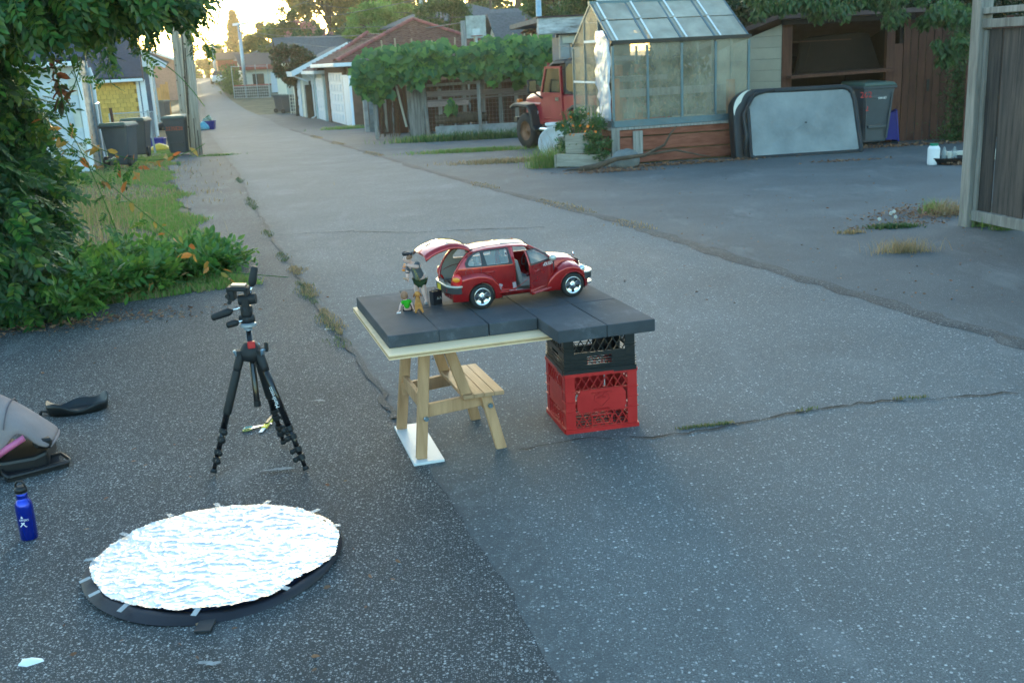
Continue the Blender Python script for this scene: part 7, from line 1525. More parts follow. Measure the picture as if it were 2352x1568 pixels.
# hat with brim, tied band and round glasses
hat=thing('hat','black brimmed hat with round wire glasses resting on the bending boy figure','hat',boy.location+Vector((-.064,-.010,.219)),FX)
b=MB(); b.lathe([(0,.014),(.010,.013),(.0165,.007),(.0185,.0),(.0185,-.003),(0,-.004)],18); q=b.build('crown',M_black2,hat,smooth=True); q.rotation_euler=(0,R(-10),0)
for a,l in ((0,.013),(120,.012),(240,.014)):
    b=MB(); pts=[]
    for t in lsp(-1,1,9): th=R(a+55*t); r=.0185+l*(1-t*t)**.5*.75; pts+=[(.0185*math.cos(th),.0185*math.sin(th),-.003),(r*math.cos(th),r*math.sin(th),.006+.007*(1-t*t))]
    b.add(pts,[(2*i,2*i+2,2*i+3,2*i+1) for i in range(8)]); b.build('brim_flap',M_black2,hat,smooth=True,thick=.0015)
ball('hat_button',(.003,-.021,.005),.0017,MATS['brass button'],hat,n=8)
b=MB(); b.tube([(.020+.006*math.cos(a),-.008,.008+.008*math.sin(a)) for a in lsp(0,2*PI,15)],.0006,4); b.tube([(-.021+.004*math.cos(a),-.012,-.002+.006*math.sin(a)) for a in lsp(0,2*PI,15)],.0006,4); b.build('wire_rim',M_chrome,hat)
bt=thing('drink_bottle','tiny orange drink bottle with pink label held at the mouth of the boy figure','bottle',boy.location+Vector((-.078,-.031,.179)),FX); 
b=MB(); b.lathe([(0,-.024),(.006,-.024),(.0068,-.022),(.0068,-.018),(.0058,-.017),(.0058,-.007),(.0066,-.005),(.004,.002),(.004,.008),(0,.008)],16); q=b.build('bottle',M_orange2,bt,smooth=False); b=MB(); b.lathe([(.0061,-.0165),(.0061,-.0072)],16,cap=False); q2=b.build('label_band',M_rlab,bt,smooth=True)
for w_ in (q,q2): w_.rotation_euler=(0,R(14),0)
pn=thing('pan','tiny tan dish held in the lowered hand of the boy figure','dish',boy.location+Vector((-.078,-.008,.114)),FX); b=MB(); b.lathe([(0,0),(.009,.0),(.0105,.003),(.0095,.003),(0,.0015)],16,sx=1.35,sy=1); q=b.build('dish',mat('tan felt dish',(.36,.24,.13),.8,bump=.2),pn,smooth=False); q.rotation_euler=(R(8),R(16),0)
# ---- sitting boy
kp=P(936.7,715.9,TOP); kid=thing('person','small figure of a boy in bright green shirt sitting with his back turned','person',kp,FX)
vs=[(.0,.010,.012),(-.001,.008,.026),(-.003,.005,.042),(-.006,.003,.050),(-.008,.003,.056),(-.020,.006,.043),(-.031,.0,.026),(-.035,-.006,.008),(.014,.006,.043),(.021,.0,.027),(.026,-.004,.009),(-.010,.014,.010),(-.014,.040,.016),(-.014,.062,.004),(.010,.014,.010),(.014,.040,.016),(.014,.062,.004)]
skin('body',vs,[(0,1),(1,2),(2,3),(3,4),(2,5),(5,6),(6,7),(2,8),(8,9),(9,10),(0,11),(11,12),(12,13),(0,14),(14,15),(15,16)],[.0125,.0115,.0115,.006,.006,.0055,.0042,.0034,.0055,.0042,.0034,.008,.0062,.0045,.008,.0062,.0045],M_skin,kid)
skin('shirt',[(.0,.010,.012),(-.001,.008,.028),(-.003,.005,.041),(-.018,.006,.043),(-.025,.003,.034),(.012,.006,.043),(.018,.003,.035),(-.006,.003,.050)],[(0,1),(1,2),(2,3),(3,4),(2,5),(5,6),(2,7)],[.0145,.0138,.0135,.0082,.0070,.0082,.0070,.0080],M_green,kid)
skin('shorts',[(0,.012,.010),(-.010,.022,.011),(-.013,.036,.013),(.010,.022,.011),(.013,.036,.013)],[(0,1),(1,2),(0,3),(3,4)],[.0150,.0110,.0095,.0110,.0095],M_black,kid)
ball('head',(-.010,.004,.070),.0150,M_skin,kid,(.97,1,1.1)); ball('ear',(.0040,.0055,.067),.0024,M_skin,kid,(.6,.6,1)); ball('ear',(-.0240,.0055,.067),.0024,M_skin,kid,(.6,.6,1)); ball('nose',(-.010,.0195,.068),.0022,M_skin,kid); ball('eye',(-.015,.0175,.072),.0013,M_black2,kid); ball('eye',(-.005,.0175,.072),.0013,M_black2,kid); ball('mouth',(-.010,.0178,.0625),.0016,M_redprint,kid,(1.3,.6,.5))
b=MB(); b.lathe([(0,.0175),(.008,.0160),(.0140,.009),(.0158,.0),(.0155,-.008),(.0125,-.0125)],18); q=b.build('hair',M_hair,kid,smooth=True); q.location=(-.010,.0022,.0715); q.rotation_euler=(R(16),0,0)
hand(kid,(-.035,-.006,.006),(-.8,-.5,-.1),M_skin,1,.2); hand(kid,(.026,-.004,.006),(.9,-.4,-.1),M_skin,1,.2)
sc=thing('paper_card','tiny white folded card on the slab beside the sitting boy hand','card',P(916,719,TOP+.0005),R(20)); b=MB(); b.add([(-.012,-.004,0),(.008,-.006,.0),(.011,.005,.003),(-.006,.005,.001)],[(0,1,2,3)]); b.build('card',M_white,sc,thick=.0008)
# ---- dog
dp=P(962,719.5,TOP); dog=thing('dog','small golden puppy figure standing with its back turned beside the sitting boy','dog',dp,FX+R(90))
# local x = forward (away), y = left
vs=[(.0,0,.036),(.014,0,.040),(.028,0,.046),(.036,0,.056),(.038,0,.066),
    (-.002,.009,.024),(-.006,.011,.013),(-.002,.013,.003),(-.002,-.011,.024),(-.006,-.015,.013),(-.002,-.018,.003),
    (.030,.009,.026),(.031,.010,.003),(.030,-.009,.026),(.031,-.010,.003),(-.008,.002,.047),(-.013,.006,.056)]
skin('body',vs,[(0,1),(1,2),(2,3),(3,4),(0,5),(5,6),(6,7),(0,8),(8,9),(9,10),(2,11),(11,12),(2,13),(13,14),(0,15),(15,16)],[.0125,.0125,.0125,.0095,.0085,.0078,.0045,.0048,.0078,.0045,.0048,.0058,.0042,.0058,.0042,.0035,.0022],M_dog,dog)
ball('head',(.038,0,.074),.0128,M_dog,dog,(1,1.02,.95)); ball('muzzle',(.050,-.003,.070),.0062,M_dog,dog,(1.3,.9,.8)); ball('nose',(.058,-.004,.071),.0022,M_black2,dog)
for s_ in(-1,1): ball('ear',(.036,s_*.0142,.071),.0078,M_dogd,dog,(.8,.45,1.25),(R(s_*18),0,0)); ball('eye',(.047,s_*.006-.001,.077),.0013,M_black2,dog)
b=MB(); b.tube([(.033+.0*math.cos(a),.0098*math.cos(a),.060+.0098*math.sin(a)) for a in lsp(0,2*PI,17)],.0011,5); b.build('collar',M_black2,dog)
lead=thing('dog_lead','thin dark lead running from the sitting boy to the puppy','lead',kid.location); b=MB(); d3=dog.location-kid.location; b.tube([(.010,.012,.055),(.018,.02,.042),(d3.x-.012,.03,.05),(d3.x-.004,.028,.058)],.0007,4); b.build('cord',M_black2,lead)
# ---- shopping bag
g1=P(990.1,702.8,TOP);g2=P(1011.1,697.7,TOP);dv=(g2-g1); bag_=thing('shopping_bag','little black paper shopping bag with two white letters beside the rear bumper','bag',(g1+g2)/2+Vector((.002,.016,0)),math.atan2(dv.y,dv.x))
w_=dv.length*.88; b=MB(); hh=.060
for (a,c_) in(((-w_/2,-.013),(w_/2,-.013)),((w_/2,-.013),(w_/2,.013)),((w_/2,.013),(-w_/2,.013)),((-w_/2,.013),(-w_/2,-.013))): b.add([(a[0],a[1],0),(c_[0],c_[1],0),(c_[0]*1.05,c_[1]*1.05,hh),(a[0]*1.05,a[1]*1.05,hh)],[(0,1,2,3)])
b.add([(-w_/2,-.013,.0003),(w_/2,-.013,.0003),(w_/2,.013,.0003),(-w_/2,.013,.0003)],[(0,1,2,3)]); b.build('bag_body',M_black2,bag_,thick=.0006)
b=MB(); b.box((0,0,hh-.006),(w_*.95,.022,.004),(R(4),R(3),0)); b.build('brown_lining',mat('brown paper',(.28,.19,.11),.85,var=.2,bump=.3),bag_)
for y in(-.0135,.0135): b=MB(); b.tube([(-.009,y,hh-.002),(-.008,y,hh+.010),(0,y,hh+.015),(.008,y,hh+.010),(.009,y,hh-.002)],.0008,5); b.build('handle',M_black2,bag_,smooth=True)
for x in(.0,.014): text(bag_,'A',(x,-.0142,.022),(R(89),0,0),.017,M_wprint,'lettering',.0001)
# ================================================================== FOREGROUND
# ---- tripod
M_trip=mat('black anodised tube',(.008,.008,.010),.22,.3,var=.1,bump=0,coat=.5); M_tripr=mat('ribbed black grip',(.012,.013,.015),.6,var=.2,bump=.3,bscale=400,bdist=.001)
F1,F2,F3=G(491,1090),G(704,1084),G(652,1022); cen=(F1+F2+F3)/3
ap=V(578,818,cen.y); tri=thing('tripod','black camera tripod with three way pan head standing left of the table','tripod',(ap.x,ap.y,0)); L0=Vector((ap.x,ap.y,0)); za=V(578,812,ap.y).z
def ht(py,px=578): return V(px,py,ap.y).z
for k,Fp in enumerate((F1,F2,F3)):
    f_=Fp-L0; f_.z=.012; dirn=Vector((f_.x,f_.y,0)).normalized(); t0=dirn*.045+Vector((0,0,za)); lab=[None,None,None][k]
    b=MB(); 
    def q_(t): return t0.lerp(f_,t)
    b.tube([q_(.0),q_(.62)],.0135,14); lg=b.build('leg',M_trip,tri,smooth=True)
    b=MB(); b.tube([q_(.60),q_(.86)],.011,12); b.tube([q_(.84),q_(.985)],.009,12); b.build('lower_tube',M_trip,lg,smooth=True)
    if k!=1: b=MB(); b.tube([q_(.12),q_(.14),q_(.48),q_(.50)],[.0145,.0175,.0175,.0145],14); b.build('foam_grip',M_tripr,lg,smooth=True)
    b=MB(); b.tube([q_(-.02),q_(.0),q_(.10),q_(.14)],[.014,.019,.018,.015],12); b.build('leg_collar',M_tripr,lg,smooth=True)
    for t in(.64,.71,.82,.89):
        b=MB(); b.tube([q_(t-.022),q_(t+.022)],.0165,12); b.build('clamp',M_tripr,lg,smooth=False,bevel=.002)
        p=q_(t); s_=dirn.cross(Vector((0,0,1))); b=MB(); b.tube([p+s_*.0,p+s_*(.032 if k!=0 else -.030)],.007,8); b.tube([p+s_*(.026 if k!=0 else -.024),p+s_*(.038 if k!=0 else -.036)],.0115,8); b.build('clamp_lever',M_tripr,lg,smooth=True)
    b=MB(); b.tube([q_(.97),q_(1.0)],[.012,.014],10); b.build('rubber_foot',M_flare,lg,smooth=True)
b=MB(); b.lathe([(.02,za-.03),(.045,za-.02),(.05,za+.01),(.035,za+.035),(.022,za+.05)],20); b.build('spider',M_tripr,tri,smooth=True)
for k,Fp in enumerate((F1,F2,F3)):
    dirn=Vector(((Fp-L0).x,(Fp-L0).y,0)).normalized(); b=MB(); b.box(dirn*.045+Vector((0,0,za)),(.035,.03,.045),(0,0,math.atan2(dirn.y,dirn.x))); b.build('leg_hinge',M_tripr,tri,bevel=.006,seg=2)
    b=MB(); b.box(dirn*.062+Vector((0,0,za+.012)),(.012,.02,.03),(0,R(25),math.atan2(dirn.y,dirn.x))); b.build('release_tab',M_bolt,tri,bevel=.002)
top=ht(752); b=MB(); b.tube([(0,0,ht(925,595)),(0,0,ht(925,595)+.004),(0,0,top)],[.013,.0125,.0125],14); b.build('centre_column',M_trip,tri,smooth=True)
b=MB(); b.tube([(0,0,ht(932,595)),(0,0,ht(925,595)+.01)],.015,12); b.build('column_end',M_tripr,tri)
b=MB(); b.box((.012,-.03,za+.045),(.03,.02,.028),(0,0,R(15))); b.build('collar_badge',mat('red badge',(.5,.03,.03),.4),tri,bevel=.003)
b=MB(); b.tube([(.03,-.01,za+.02),(.06,-.015,za+.02)],.008,8); b.box((.068,-.016,za+.03),(.014,.016,.04)); b.build('locking_knob',M_tripr,tri,bevel=.003)
b=MB(); b.lathe([(.016,top-.01),(.018,top),(.034,top+.008),(.034,top+.018),(.026,top+.022)],24); b.build('head_plate',M_galv,tri,smooth=False)
b=MB(); b.lathe([(.022,top+.022),(.024,top+.045),(.018,top+.05)],18); b.tube([(-.03,-.0,top+.038),(.03,.0,top+.038)],.016,12); b.tube([(0,0,top+.04),(.002,0,top+.09)],[.022,.026],14); b.build('pan_base',M_tripr,tri,smooth=True)
b=MB(); b.tube([(-.025,0,top+.115),(.045,0,top+.120)],.022,14); b.box((.004,-.018,top+.09),(.03,.012,.07)); b.build('tilt_body',M_tripr,tri,bevel=.002,smooth=False)
def grip(p0,p1,r,name):
    p0,p1=Vector(p0),Vector(p1); b=MB(); b.tube([p0,p0.lerp(p1,.38)],.005,8); q=b.build('handle_rod',M_chrome,tri,smooth=True); b=MB(); b.tube([p0.lerp(p1,t) for t in(.33,.38,.46,.6,.95,1.0)],[r*.45,r*.7,r,r*.95,r*.72+.002,r*.6],12); b.build(name,M_tripr,q,smooth=True)
zt_=top
grip((-.01,-.01,zt_+.09),(V(490,722,ap.y).x-L0.x,-.03,V(490,726,ap.y).z),.017,'pan_handle')
grip((-.01,-.01,zt_+.035),(V(526,742,ap.y).x-L0.x,-.04,V(526,742,ap.y).z),.015,'lock_knob')
grip((.022,.0,zt_+.13),(V(585,612,ap.y).x-L0.x,.0,V(585,612,ap.y).z),.017,'tilt_handle')
b=MB(); b.box((-.022,0,zt_+.165),(.085,.06,.016),(0,R(4),0)); b.box((-.05,0,zt_+.145),(.03,.05,.055)); b.box((.01,0,zt_+.147),(.012,.05,.03)); b.build('camera_plate_clamp',M_tripr,tri,bevel=.004); b=MB(); b.box((-.018,0,zt_+.178),(.06,.045,.008),(0,R(4),0)); b.build('camera_plate',mat('rubbed plate top',(.35,.25,.2),.4),tri,bevel=.002)
b=MB(); b.tube([(-.06,-.02,zt_+.14),(-.06,-.035,zt_+.14)],.010,8); b.tube([(-.055,-.02,zt_+.115),(-.055,-.035,zt_+.115)],.008,8); b.build('clamp_knob',M_tripr,tri)
q=text(tri,'Manfrotto',(0,0,0),(0,0,0),.022,M_wprint,'lettering',.0003); f_=F2-L0; t0=Vector((f_.x,f_.y,0)).normalized()*.045+Vector((0,0,za)); pm=t0.lerp(Vector((f_.x,f_.y,.012)),.36); X=(t0-Vector((f_.x,f_.y,.012))).normalized(); Zv=Vector((0,-1,0)); Zv=(Zv-X*Zv.dot(X)).normalized(); Yv=Zv.cross(X); q.matrix_local=Matrix.Translation(pm+Zv*.0139)@Matrix((X,Yv,Zv)).transposed().to_4x4()
# ---- foil reflector
M_foil=mat('crinkled silver foil',(.80,.80,.80),.40,1,var=.03,bump=0,rnd=0)
N=M_foil.node_tree.nodes; L=M_foil.node_tree.links; B=N['Principled BSDF']; tc=N.new('ShaderNodeTexCoord'); 
mpf=N.new('ShaderNodeMapping'); mpf.inputs['Scale'].default_value=(1,1.9,1); L.new(tc.outputs['Object'],mpf.inputs[0])
v1=N.new('ShaderNodeTexNoise'); v1.inputs['Scale'].default_value=14; v1.inputs['Detail'].default_value=5; v1.noise_type='RIDGED_MULTIFRACTAL'; v2=N.new('ShaderNodeTexVoronoi'); v2.inputs['Scale'].default_value=26; v2.feature='DISTANCE_TO_EDGE'; L.new(mpf.outputs[0],v1.inputs[0]); L.new(mpf.outputs[0],v2.inputs[0])
ad=N.new('ShaderNodeMath'); ad.operation='MULTIPLY_ADD'; ad.inputs[1].default_value=.25; L.new(v2.outputs['Distance'],ad.inputs[0]); L.new(v1.outputs[0],ad.inputs[2]); bp_=N.new('ShaderNodeBump'); bp_.inputs['Strength'].default_value=.35; bp_.inputs['Distance'].default_value=.006; L.new(ad.outputs[0],bp_.inputs['Height']); L.new(bp_.outputs[0],B.inputs['Normal'])
pts=[G(x,y) for x,y in ((192,1345),(215,1290),(300,1235),(430,1190),(575,1166),(690,1175),(760,1205),(791,1245),(760,1310),(650,1360),(560,1395),(430,1432),(300,1425),(225,1395))]
rc0=sum(pts,Vector())/len(pts); A0=math.atan2((G(791,1245)-G(192,1345)).y,(G(791,1245)-G(192,1345)).x)
# fit radii along the two axes
ca,sa=math.cos(A0),math.sin(A0); ex=[((p-rc0).x*ca+(p-rc0).y*sa) for p in pts]; ey=[(-(p-rc0).x*sa+(p-rc0).y*ca) for p in pts]; ra=(max(ex)-min(ex))/2; rb=(max(ey)-min(ey))/2; print('reflector',rc0,ra,rb)
refl=thing('foil_reflector','large oval photo reflector with crumpled silver foil taped to a black hoop','reflector',rc0,A0)
def oval(a,ra_=ra,rb_=rb,dx=0,dy=0): return (dx+ra_*math.cos(a)*(1+.02*math.sin(3*a)),dy+rb_*math.sin(a)*(1-.03*math.cos(2*a)))
b=MB(); n=90; vs=[]
for i in range(n):
    a=2*PI*i/n
    for (k,z) in((1.0,.006),(.985,.022),(.94,.026),(.90,.022),(.90,.004)): kk=k if not(R(150)<a<R(300)) else k-(0 if k==1 else .05*math.sin((a-R(150))/R(150)*PI)); x,y=oval(a,ra*kk,rb*kk); vs.append((x,y,z+.006*math.sin(2*a+1)))
b.add(vs,[(i*5+k,((i+1)%n)*5+k,((i+1)%n)*5+k+1,i*5+k+1) for i in range(n) for k in range(4)]); b.build('black_hoop',mat('black reflector cloth',(.012,.012,.02),.5,var=.3,bump=.15),refl,smooth=True)
b=MB(); b.add([(*oval(2*PI*i/48,ra*.93,rb*.93),.012) for i in range(48)],[tuple(range(48))]); b.build('inner_cloth',mat('blue black cloth',(.04,.05,.12),.45,bump=.1),refl)
from mathutils import noise as _n
def foil_z(x,y):
    q=Vector((x*14,y*19,3.1)); w=_n.noise_vector(q*.35)*.55; q=q+w
    r1=1-abs(_n.noise(q)); r2=1-abs(_n.noise(q*2.3+Vector((5,1,2)))); r3=1-abs(_n.noise(Vector((x*40,y*60,7))))
    return .033+.0045*(r1**6-.3)+.0025*(r2**5-.3)+.0012*(r3**4-.3)+.006*_n.noise(Vector((x*3,y*3,1)))
b=MB(); vs=[];idx={};nx,ny=230,150; fs=[]
def foil_in(x,y):
    a=math.atan2(y/rb,x/ra); r=math.hypot(x/ra,y/rb); e=.982+.006*math.sin(9*a)+.005*math.sin(17*a+2)-.06*math.exp(-((a%(2*PI)-R(312))/R(14))**2)-.085*math.exp(-((a%(2*PI)-R(222))/R(48))**4); return e-r
for j in range(ny):
    for i in range(nx):
        x=-ra+2*ra*i/(nx-1); y=-rb+2*rb*j/(ny-1)
        if foil_in(x,y)>0: idx[(i,j)]=len(vs); vs.append((x+.002*_n.noise(Vector((x*60,y*60,0))),y,max(.013,foil_z(x,y))))
for (i,j) in idx:
    if (i+1,j) in idx and (i+1,j+1) in idx and (i,j+1) in idx: fs+=[(idx[(i,j)],idx[(i+1,j)],idx[(i+1,j+1)]),(idx[(i,j)],idx[(i+1,j+1)],idx[(i,j+1)])]
b.add(vs,fs); b.build('foil_sheet',M_foil,refl,smooth=False)
M_tape2=mat('translucent tape',(.5,.52,.54),.25,alpha=.5,bump=.4)
for a in(8,32,62,88,112,137,165,188,205,228,262,300,335):
    x,y=oval(R(a),ra*.97,rb*.97); b=MB(); b.box((0,0,0),(.036,.018,.0015),(0,R(rs.uniform(-6,10)),0)); q=b.build('tape_strip',M_tape2,refl); q.location=(x,y,.040); q.rotation_euler=(0,R(4),math.atan2(y/rb,x/ra)+R(rs.uniform(-20,20)))
x,y=oval(R(-92),ra*1.05,rb*1.03); px_=G(472,1448)-rc0; b=MB(); b.box((0,0,.006),(.05,.07,.008)); q=b.build('fabric_tab',M_flare,refl,bevel=.002); q.location=Matrix.Rotation(-A0,3,'Z')@px_+Vector((0,.02,0)); q.rotation_euler=(0,0,-A0)
# ---- blue bottle
M_bblue=mat('metallic blue bottle paint',(.012,.03,.42),.22,.65,var=.08,bump=0,coat=.6)
g=G(60,1243)+Vector((0,.03,0)); bo_=thing('water_bottle','metallic blue steel water bottle with black cap on the asphalt','bottle',g,R(0)); hb_=V(42,1105,g.y).z; k=hb_/.262
b=MB(); b.lathe([(0,0),(.032*k,0),(.0355*k,.004*k),(.036*k,.15*k),(.034*k,.165*k),(.026*k,.180*k),(.0225*k,.186*k),(.0225*k,.192*k),(.0235*k,.194*k),(.0225*k,.197*k),(.0235*k,.200*k),(.0225*k,.203*k),(.023*k,.212*k)],36); q=b.build('body',M_bblue,bo_,smooth=True)
b=MB(); b.lathe([(.0245*k,.211*k),(.0255*k,.2135*k),(.0245*k,.216*k)],30); b.build('steel_collar',M_chrome,bo_,smooth=True)
b=MB(); b.lathe([(.026*k,.214*k),(.026*k,.228*k),(.022*k,.237*k),(.010*k,.24*k),(0,.24*k)],28); b.build('cap',M_black,bo_,smooth=True); b=MB(); b.tube([(-.022*k,0,.228*k),(-.018*k,0,.25*k),(-.009*k,0,.262*k),(.009*k,0,.262*k),(.018*k,0,.25*k),(.022*k,0,.228*k)],.0045*k,8); b.build('loop',M_black,bo_,smooth=True)
q=text(bo_,'BUFFERS',(0.003*k,-.0368*k,.094*k),(R(90),0,0),.0125*k,M_wprint,'lettering',.0002); 
for v in q.data.vertices: a=v.co.x/(.0368*k); v.co=Vector((.0368*k*math.sin(a),v.co.y,v.co.z+.0368*k*(1-math.cos(a))*-1))
def curve_z(o_):
    for v in o_.data.vertices: pass
b=MB(); star=[]
def cyl(x,z): a=x/(.0366*k); return (.0366*k*math.sin(a),-.0366*k*math.cos(a),z)
for poly in ([(-.005,.106),(.005,.106),(.003,.114),(0,.117),(-.003,.114)],[(-.008,.088),(.010,.088),(.005,.080),(-.001,.076),(-.012,.066),(-.014,.070),(-.004,.080)],[(.002,.080),(.005,.082),(.012,.070),(.016,.070),(.016,.067),(.010,.067)]): b.add([cyl(x*k,z*k) for x,z in poly],[tuple(range(len(poly)))])
b.build('star_logo',M_wprint,bo_)
# ---- mauve seat, pouch
M_mauve=mat('mauve padded fabric',(.24,.195,.195),.9,var=.15,scale=4,bump=.4,bscale=120,bdist=.003,col2=(.32,.265,.262))
sg=G(28,1100); seat_=thing('child_seat','mauve padded child seat with black plastic base and a pink strap','child seat',(sg.x-.13,sg.y+.17,0),R(14)); seat_.scale=(1,1,1.28)
b=MB(); secs=[]   # padded shell: arched sections marching from back to front, side skirt notched over the strap
for i in range(15):
    t=i/14; x=-.24+.47*t; top=.285-.20*max(0,(t-.25)/.75)**1.7; wd=.175*(1-.25*max(0,t-.6)/.4); sec=[]
    for j in range(15):
        a=PI*j/14; low=.075+(.075*math.exp(-((t-.78)/.10)**2) if j<6 else 0); y=-wd*math.cos(a); z=low+(top-low)*math.sin(a)**.6
        sec.append((x+.02*math.sin(a),y,z))
    secs.append(sec)
b.loft(secs,closed=False,cap=False); b.add(secs[-1],[tuple(range(15))]); b.build('padded_cover',M_mauve,seat_,smooth=True,thick=.014,sub=1)
M_seam=mat('dark mauve seam',(.12,.10,.11),.9)
for t in(.30,.48,.66): x=-.24+.47*t; top=.285-.20*max(0,(t-.25)/.75)**1.7; b=MB(); b.tube([(x+.02*math.sin(a),-.178*math.cos(a),.078+(top-.072)*math.sin(a)**.6) for a in lsp(R(25),R(150),14)],.0025,5); b.build('stitched_seam',M_seam,seat_,smooth=True)
b=MB(); b.tube([(-.10+.085*math.cos(a),-.075+.055*math.sin(a),.272+.045*math.sin(a)) for a in lsp(0,2*PI,21)],.007,8); b.build('piping',M_mauve,seat_,smooth=True)
b=MB(); b.lathe([(0,-.004),(.06,.0),(.08,.004)],18,sx=1,sy=.66); q=b.build('dark_opening',mat('worn inner lining',(.13,.145,.14),.9,var=.3),seat_,smooth=True); q.location=(-.10,-.075,.272); q.rotation_euler=(R(38),0,0)
b=MB(); b.loft([[(x,-w,.0),(x,w,.0),(x,w,h_),(x,-w,h_)] for x,w,h_ in((-.24,.15,.075),(-.05,.165,.07),(.05,.15,.05),(.17,.13,.05),(.22,.11,.06))]); b.build('plastic_base',M_black,seat_,bevel=.012,seg=2)
b=MB(); b.box((.205,-.10,.088),(.07,.05,.035),(0,R(8),R(25))); b.build('end_cap',M_black,seat_,bevel=.008)
b=MB(); b.tube([(.035,-.165,.075),(.085,-.170,.100),(.15,-.155,.125)],[.022,.024,.022],8,flat=.5); b.build('pink_strap',mat('dusty pink plastic',(.48,.12,.24),.5,var=.2),seat_,smooth=True)
g=G(85,1085); o=thing('black_tray','black moulded plastic foot tray lying in front of the mauve seat','tray',g+Vector((-.01,.02,0)),R(38)); b=MB(); b.loft([[(-.13,-.055,0),(.12,-.055,0),(.12,-.055,.014),(-.13,-.055,.014)],[(-.13,-.05,.02),(.115,-.05,.02),(.115,-.03,.022),(-.13,-.03,.022)],[(-.12,.0,.008),(.10,.0,.008),(.10,.01,.012),(-.12,.01,.012)],[(-.12,.055,.03),(.11,.055,.03),(.11,.058,.0),(-.12,.058,.0)]]); b.build('tray',M_black,o,bevel=.003)
b=MB(); b.tube([(-.12,-.055,.02),(.12,-.055,.02),(.13,-.03,.024),(.12,.055,.03),(-.12,.055,.03),(-.13,0,.024),(-.12,-.055,.02)],.008,7); b.build('rim',M_black,o,smooth=True)
g1=G(98,962);g2=G(244,940); o=thing('black_pouch','flat black fabric pouch with raised rim lying behind the mauve seat','pouch',(g1+g2)/2+Vector((0,.05,0)),math.atan2((g2-g1).y,(g2-g1).x)); rl=(g2-g1).length/2
b=MB(); b.lathe([(0,.010),(.6,.010),(.85,.022),(.97,.050),(1.0,.052),(1.0,.035),(.93,.0),(0,.0)],32); q=b.build('pouch',mat('black vinyl fabric',(.014,.016,.018),.38,var=.3,bump=.3,bscale=30,bdist=.004),o,smooth=True)
for v in q.data.vertices: a=math.atan2(v.co.y,v.co.x); v.co=Vector((v.co.x*rl,v.co.y*rl*.55,v.co.z*(1+.35*math.sin(2*a+1)+.2*math.sin(5*a))))
b=MB(); b.tube([(-rl*.95,.0,.02),(-rl*1.15,.04,.015),(-rl*1.2,.0,.01)],.008,6); b.build('strap',M_black,o,smooth=True)
# ---- cutter and scissors behind the tripod
M_yel=mat('yellow tool plastic',(.60,.50,.02),.4,bump=0); M_teal=mat('teal scissor grip',(.05,.30,.33),.4,bump=0)
c1=G(600,993);c2=G(626,962); dv=c2-c1; o=thing('utility_knife','yellow and black snap blade cutter lying behind the tripod','cutter',c1,math.atan2(dv.y,dv.x)); l_=dv.length; b=MB(); b.b(l_*.25,l_,-.013,.013,0,.012); b.build('body',M_yel,o,bevel=.003); b=MB(); b.b(l_*.45,l_*.97,-.008,.008,.012,.018); b.build('grip',M_black,o,bevel=.002); b=MB(); b.b(-.01,l_*.26,-.009,.009,.005,.0065); b.build('blade',M_white,o)
c1=G(566,988);c2=G(603,980); dv=c2-c1; o=thing('scissors','small scissors with green and teal grips under the yellow cutter','scissors',c1,math.atan2(dv.y,dv.x))
for x,y,m in((0.012,.010,M_teal),(.0,-.010,mat('olive scissor grip',(.22,.25,.06),.4,bump=0))): b=MB(); b.tube([(x+.02*math.cos(a),y*1.3+.011*math.sin(a),.006) for a in lsp(0,2*PI,17)],.0035,6); b.build('finger_ring',m,o,smooth=True)
b=MB(); b.beam((.03,.012,.006),(.12,-.004,.006),.008,.002);b.beam((.02,-.012,.008),(.12,.004,.008),.008,.002); b.build('blades',M_chrome,o)
# ---- litter: leaves, bits, dandelions, weeds on the right
LF_litter=leafmat('dead leaves',[(.16,.07,.035),(.24,.13,.07),(.10,.05,.03),(.30,.20,.12)],.1,.8)
def litter(lab,centre,n,sx,sy,size=.05,h=.02,seed=1,lm=LF_litter,rot=0):
    rs=np.random.RandomState(seed); p=[]
    for _ in range(n):
        x,y=rs.normal()*sx,rs.normal()*sy; c,s_=math.cos(rot),math.sin(rot); X=centre[0]+x*c-y*s_;Y=centre[1]+x*s_+y*c; p.append((X,Y,T(Y)+.008+abs(rs.normal())*h*math.exp(-(x/sx)**2*.3)))
    o=link('leaf_litter',leaf_mesh('leaf_litter',p,size,lm,'N',dirs=rs.normal(size=(n,3))*[1,1,.25],rs=rs)); tag(o,lab,'leaf litter',kind='stuff')
g=G(2150,490); litter('heap of dead brown leaves beside the grey fence post',g,900,.34,.22,.035,.03,1,rot=R(20)); g=G(2060,518); litter('scatter of dead leaves round the dandelions',g,220,.22,.08,.03,.01,2,rot=R(15))
litter('line of dead leaves along the foot of the red timber base',G(1560,378),700,.7,.07,.045,.02,3,rot=R(9)); litter('dead leaves in front of the leaning cover',G(1840,350),500,.9,.07,.045,.01,4,rot=R(5)); litter('dead leaves below the cedar fence',G(2080,335),500,.7,.12,.05,.02,5); litter('patch of leaves and nutshells on the driveway',G(1945,370),160,.35,.06,.04,.005,6,rot=R(3)); litter('dead leaves by the black tray',G(2200,378),160,.12,.08,.05,.03,7)
litter('dry twigs and leaves under the boulder',G(1400,395),420,.35,.07,.04,.02,8)
litter('dry leaves under the vine hedge',G(170,745),500,.5,.10,.03,.01,9,rot=R(15))
rs=np.random.RandomState(61); p=[]
for _ in range(260): x_=rs.uniform(1300,2340); y_=rs.uniform(380,700)**1.0; g=G(x_,y_); p.append((g.x,g.y,g.z+.006))
for _ in range(40): g=G(rs.uniform(60,1000),rs.uniform(800,1540)); p.append((g.x,g.y,.006))
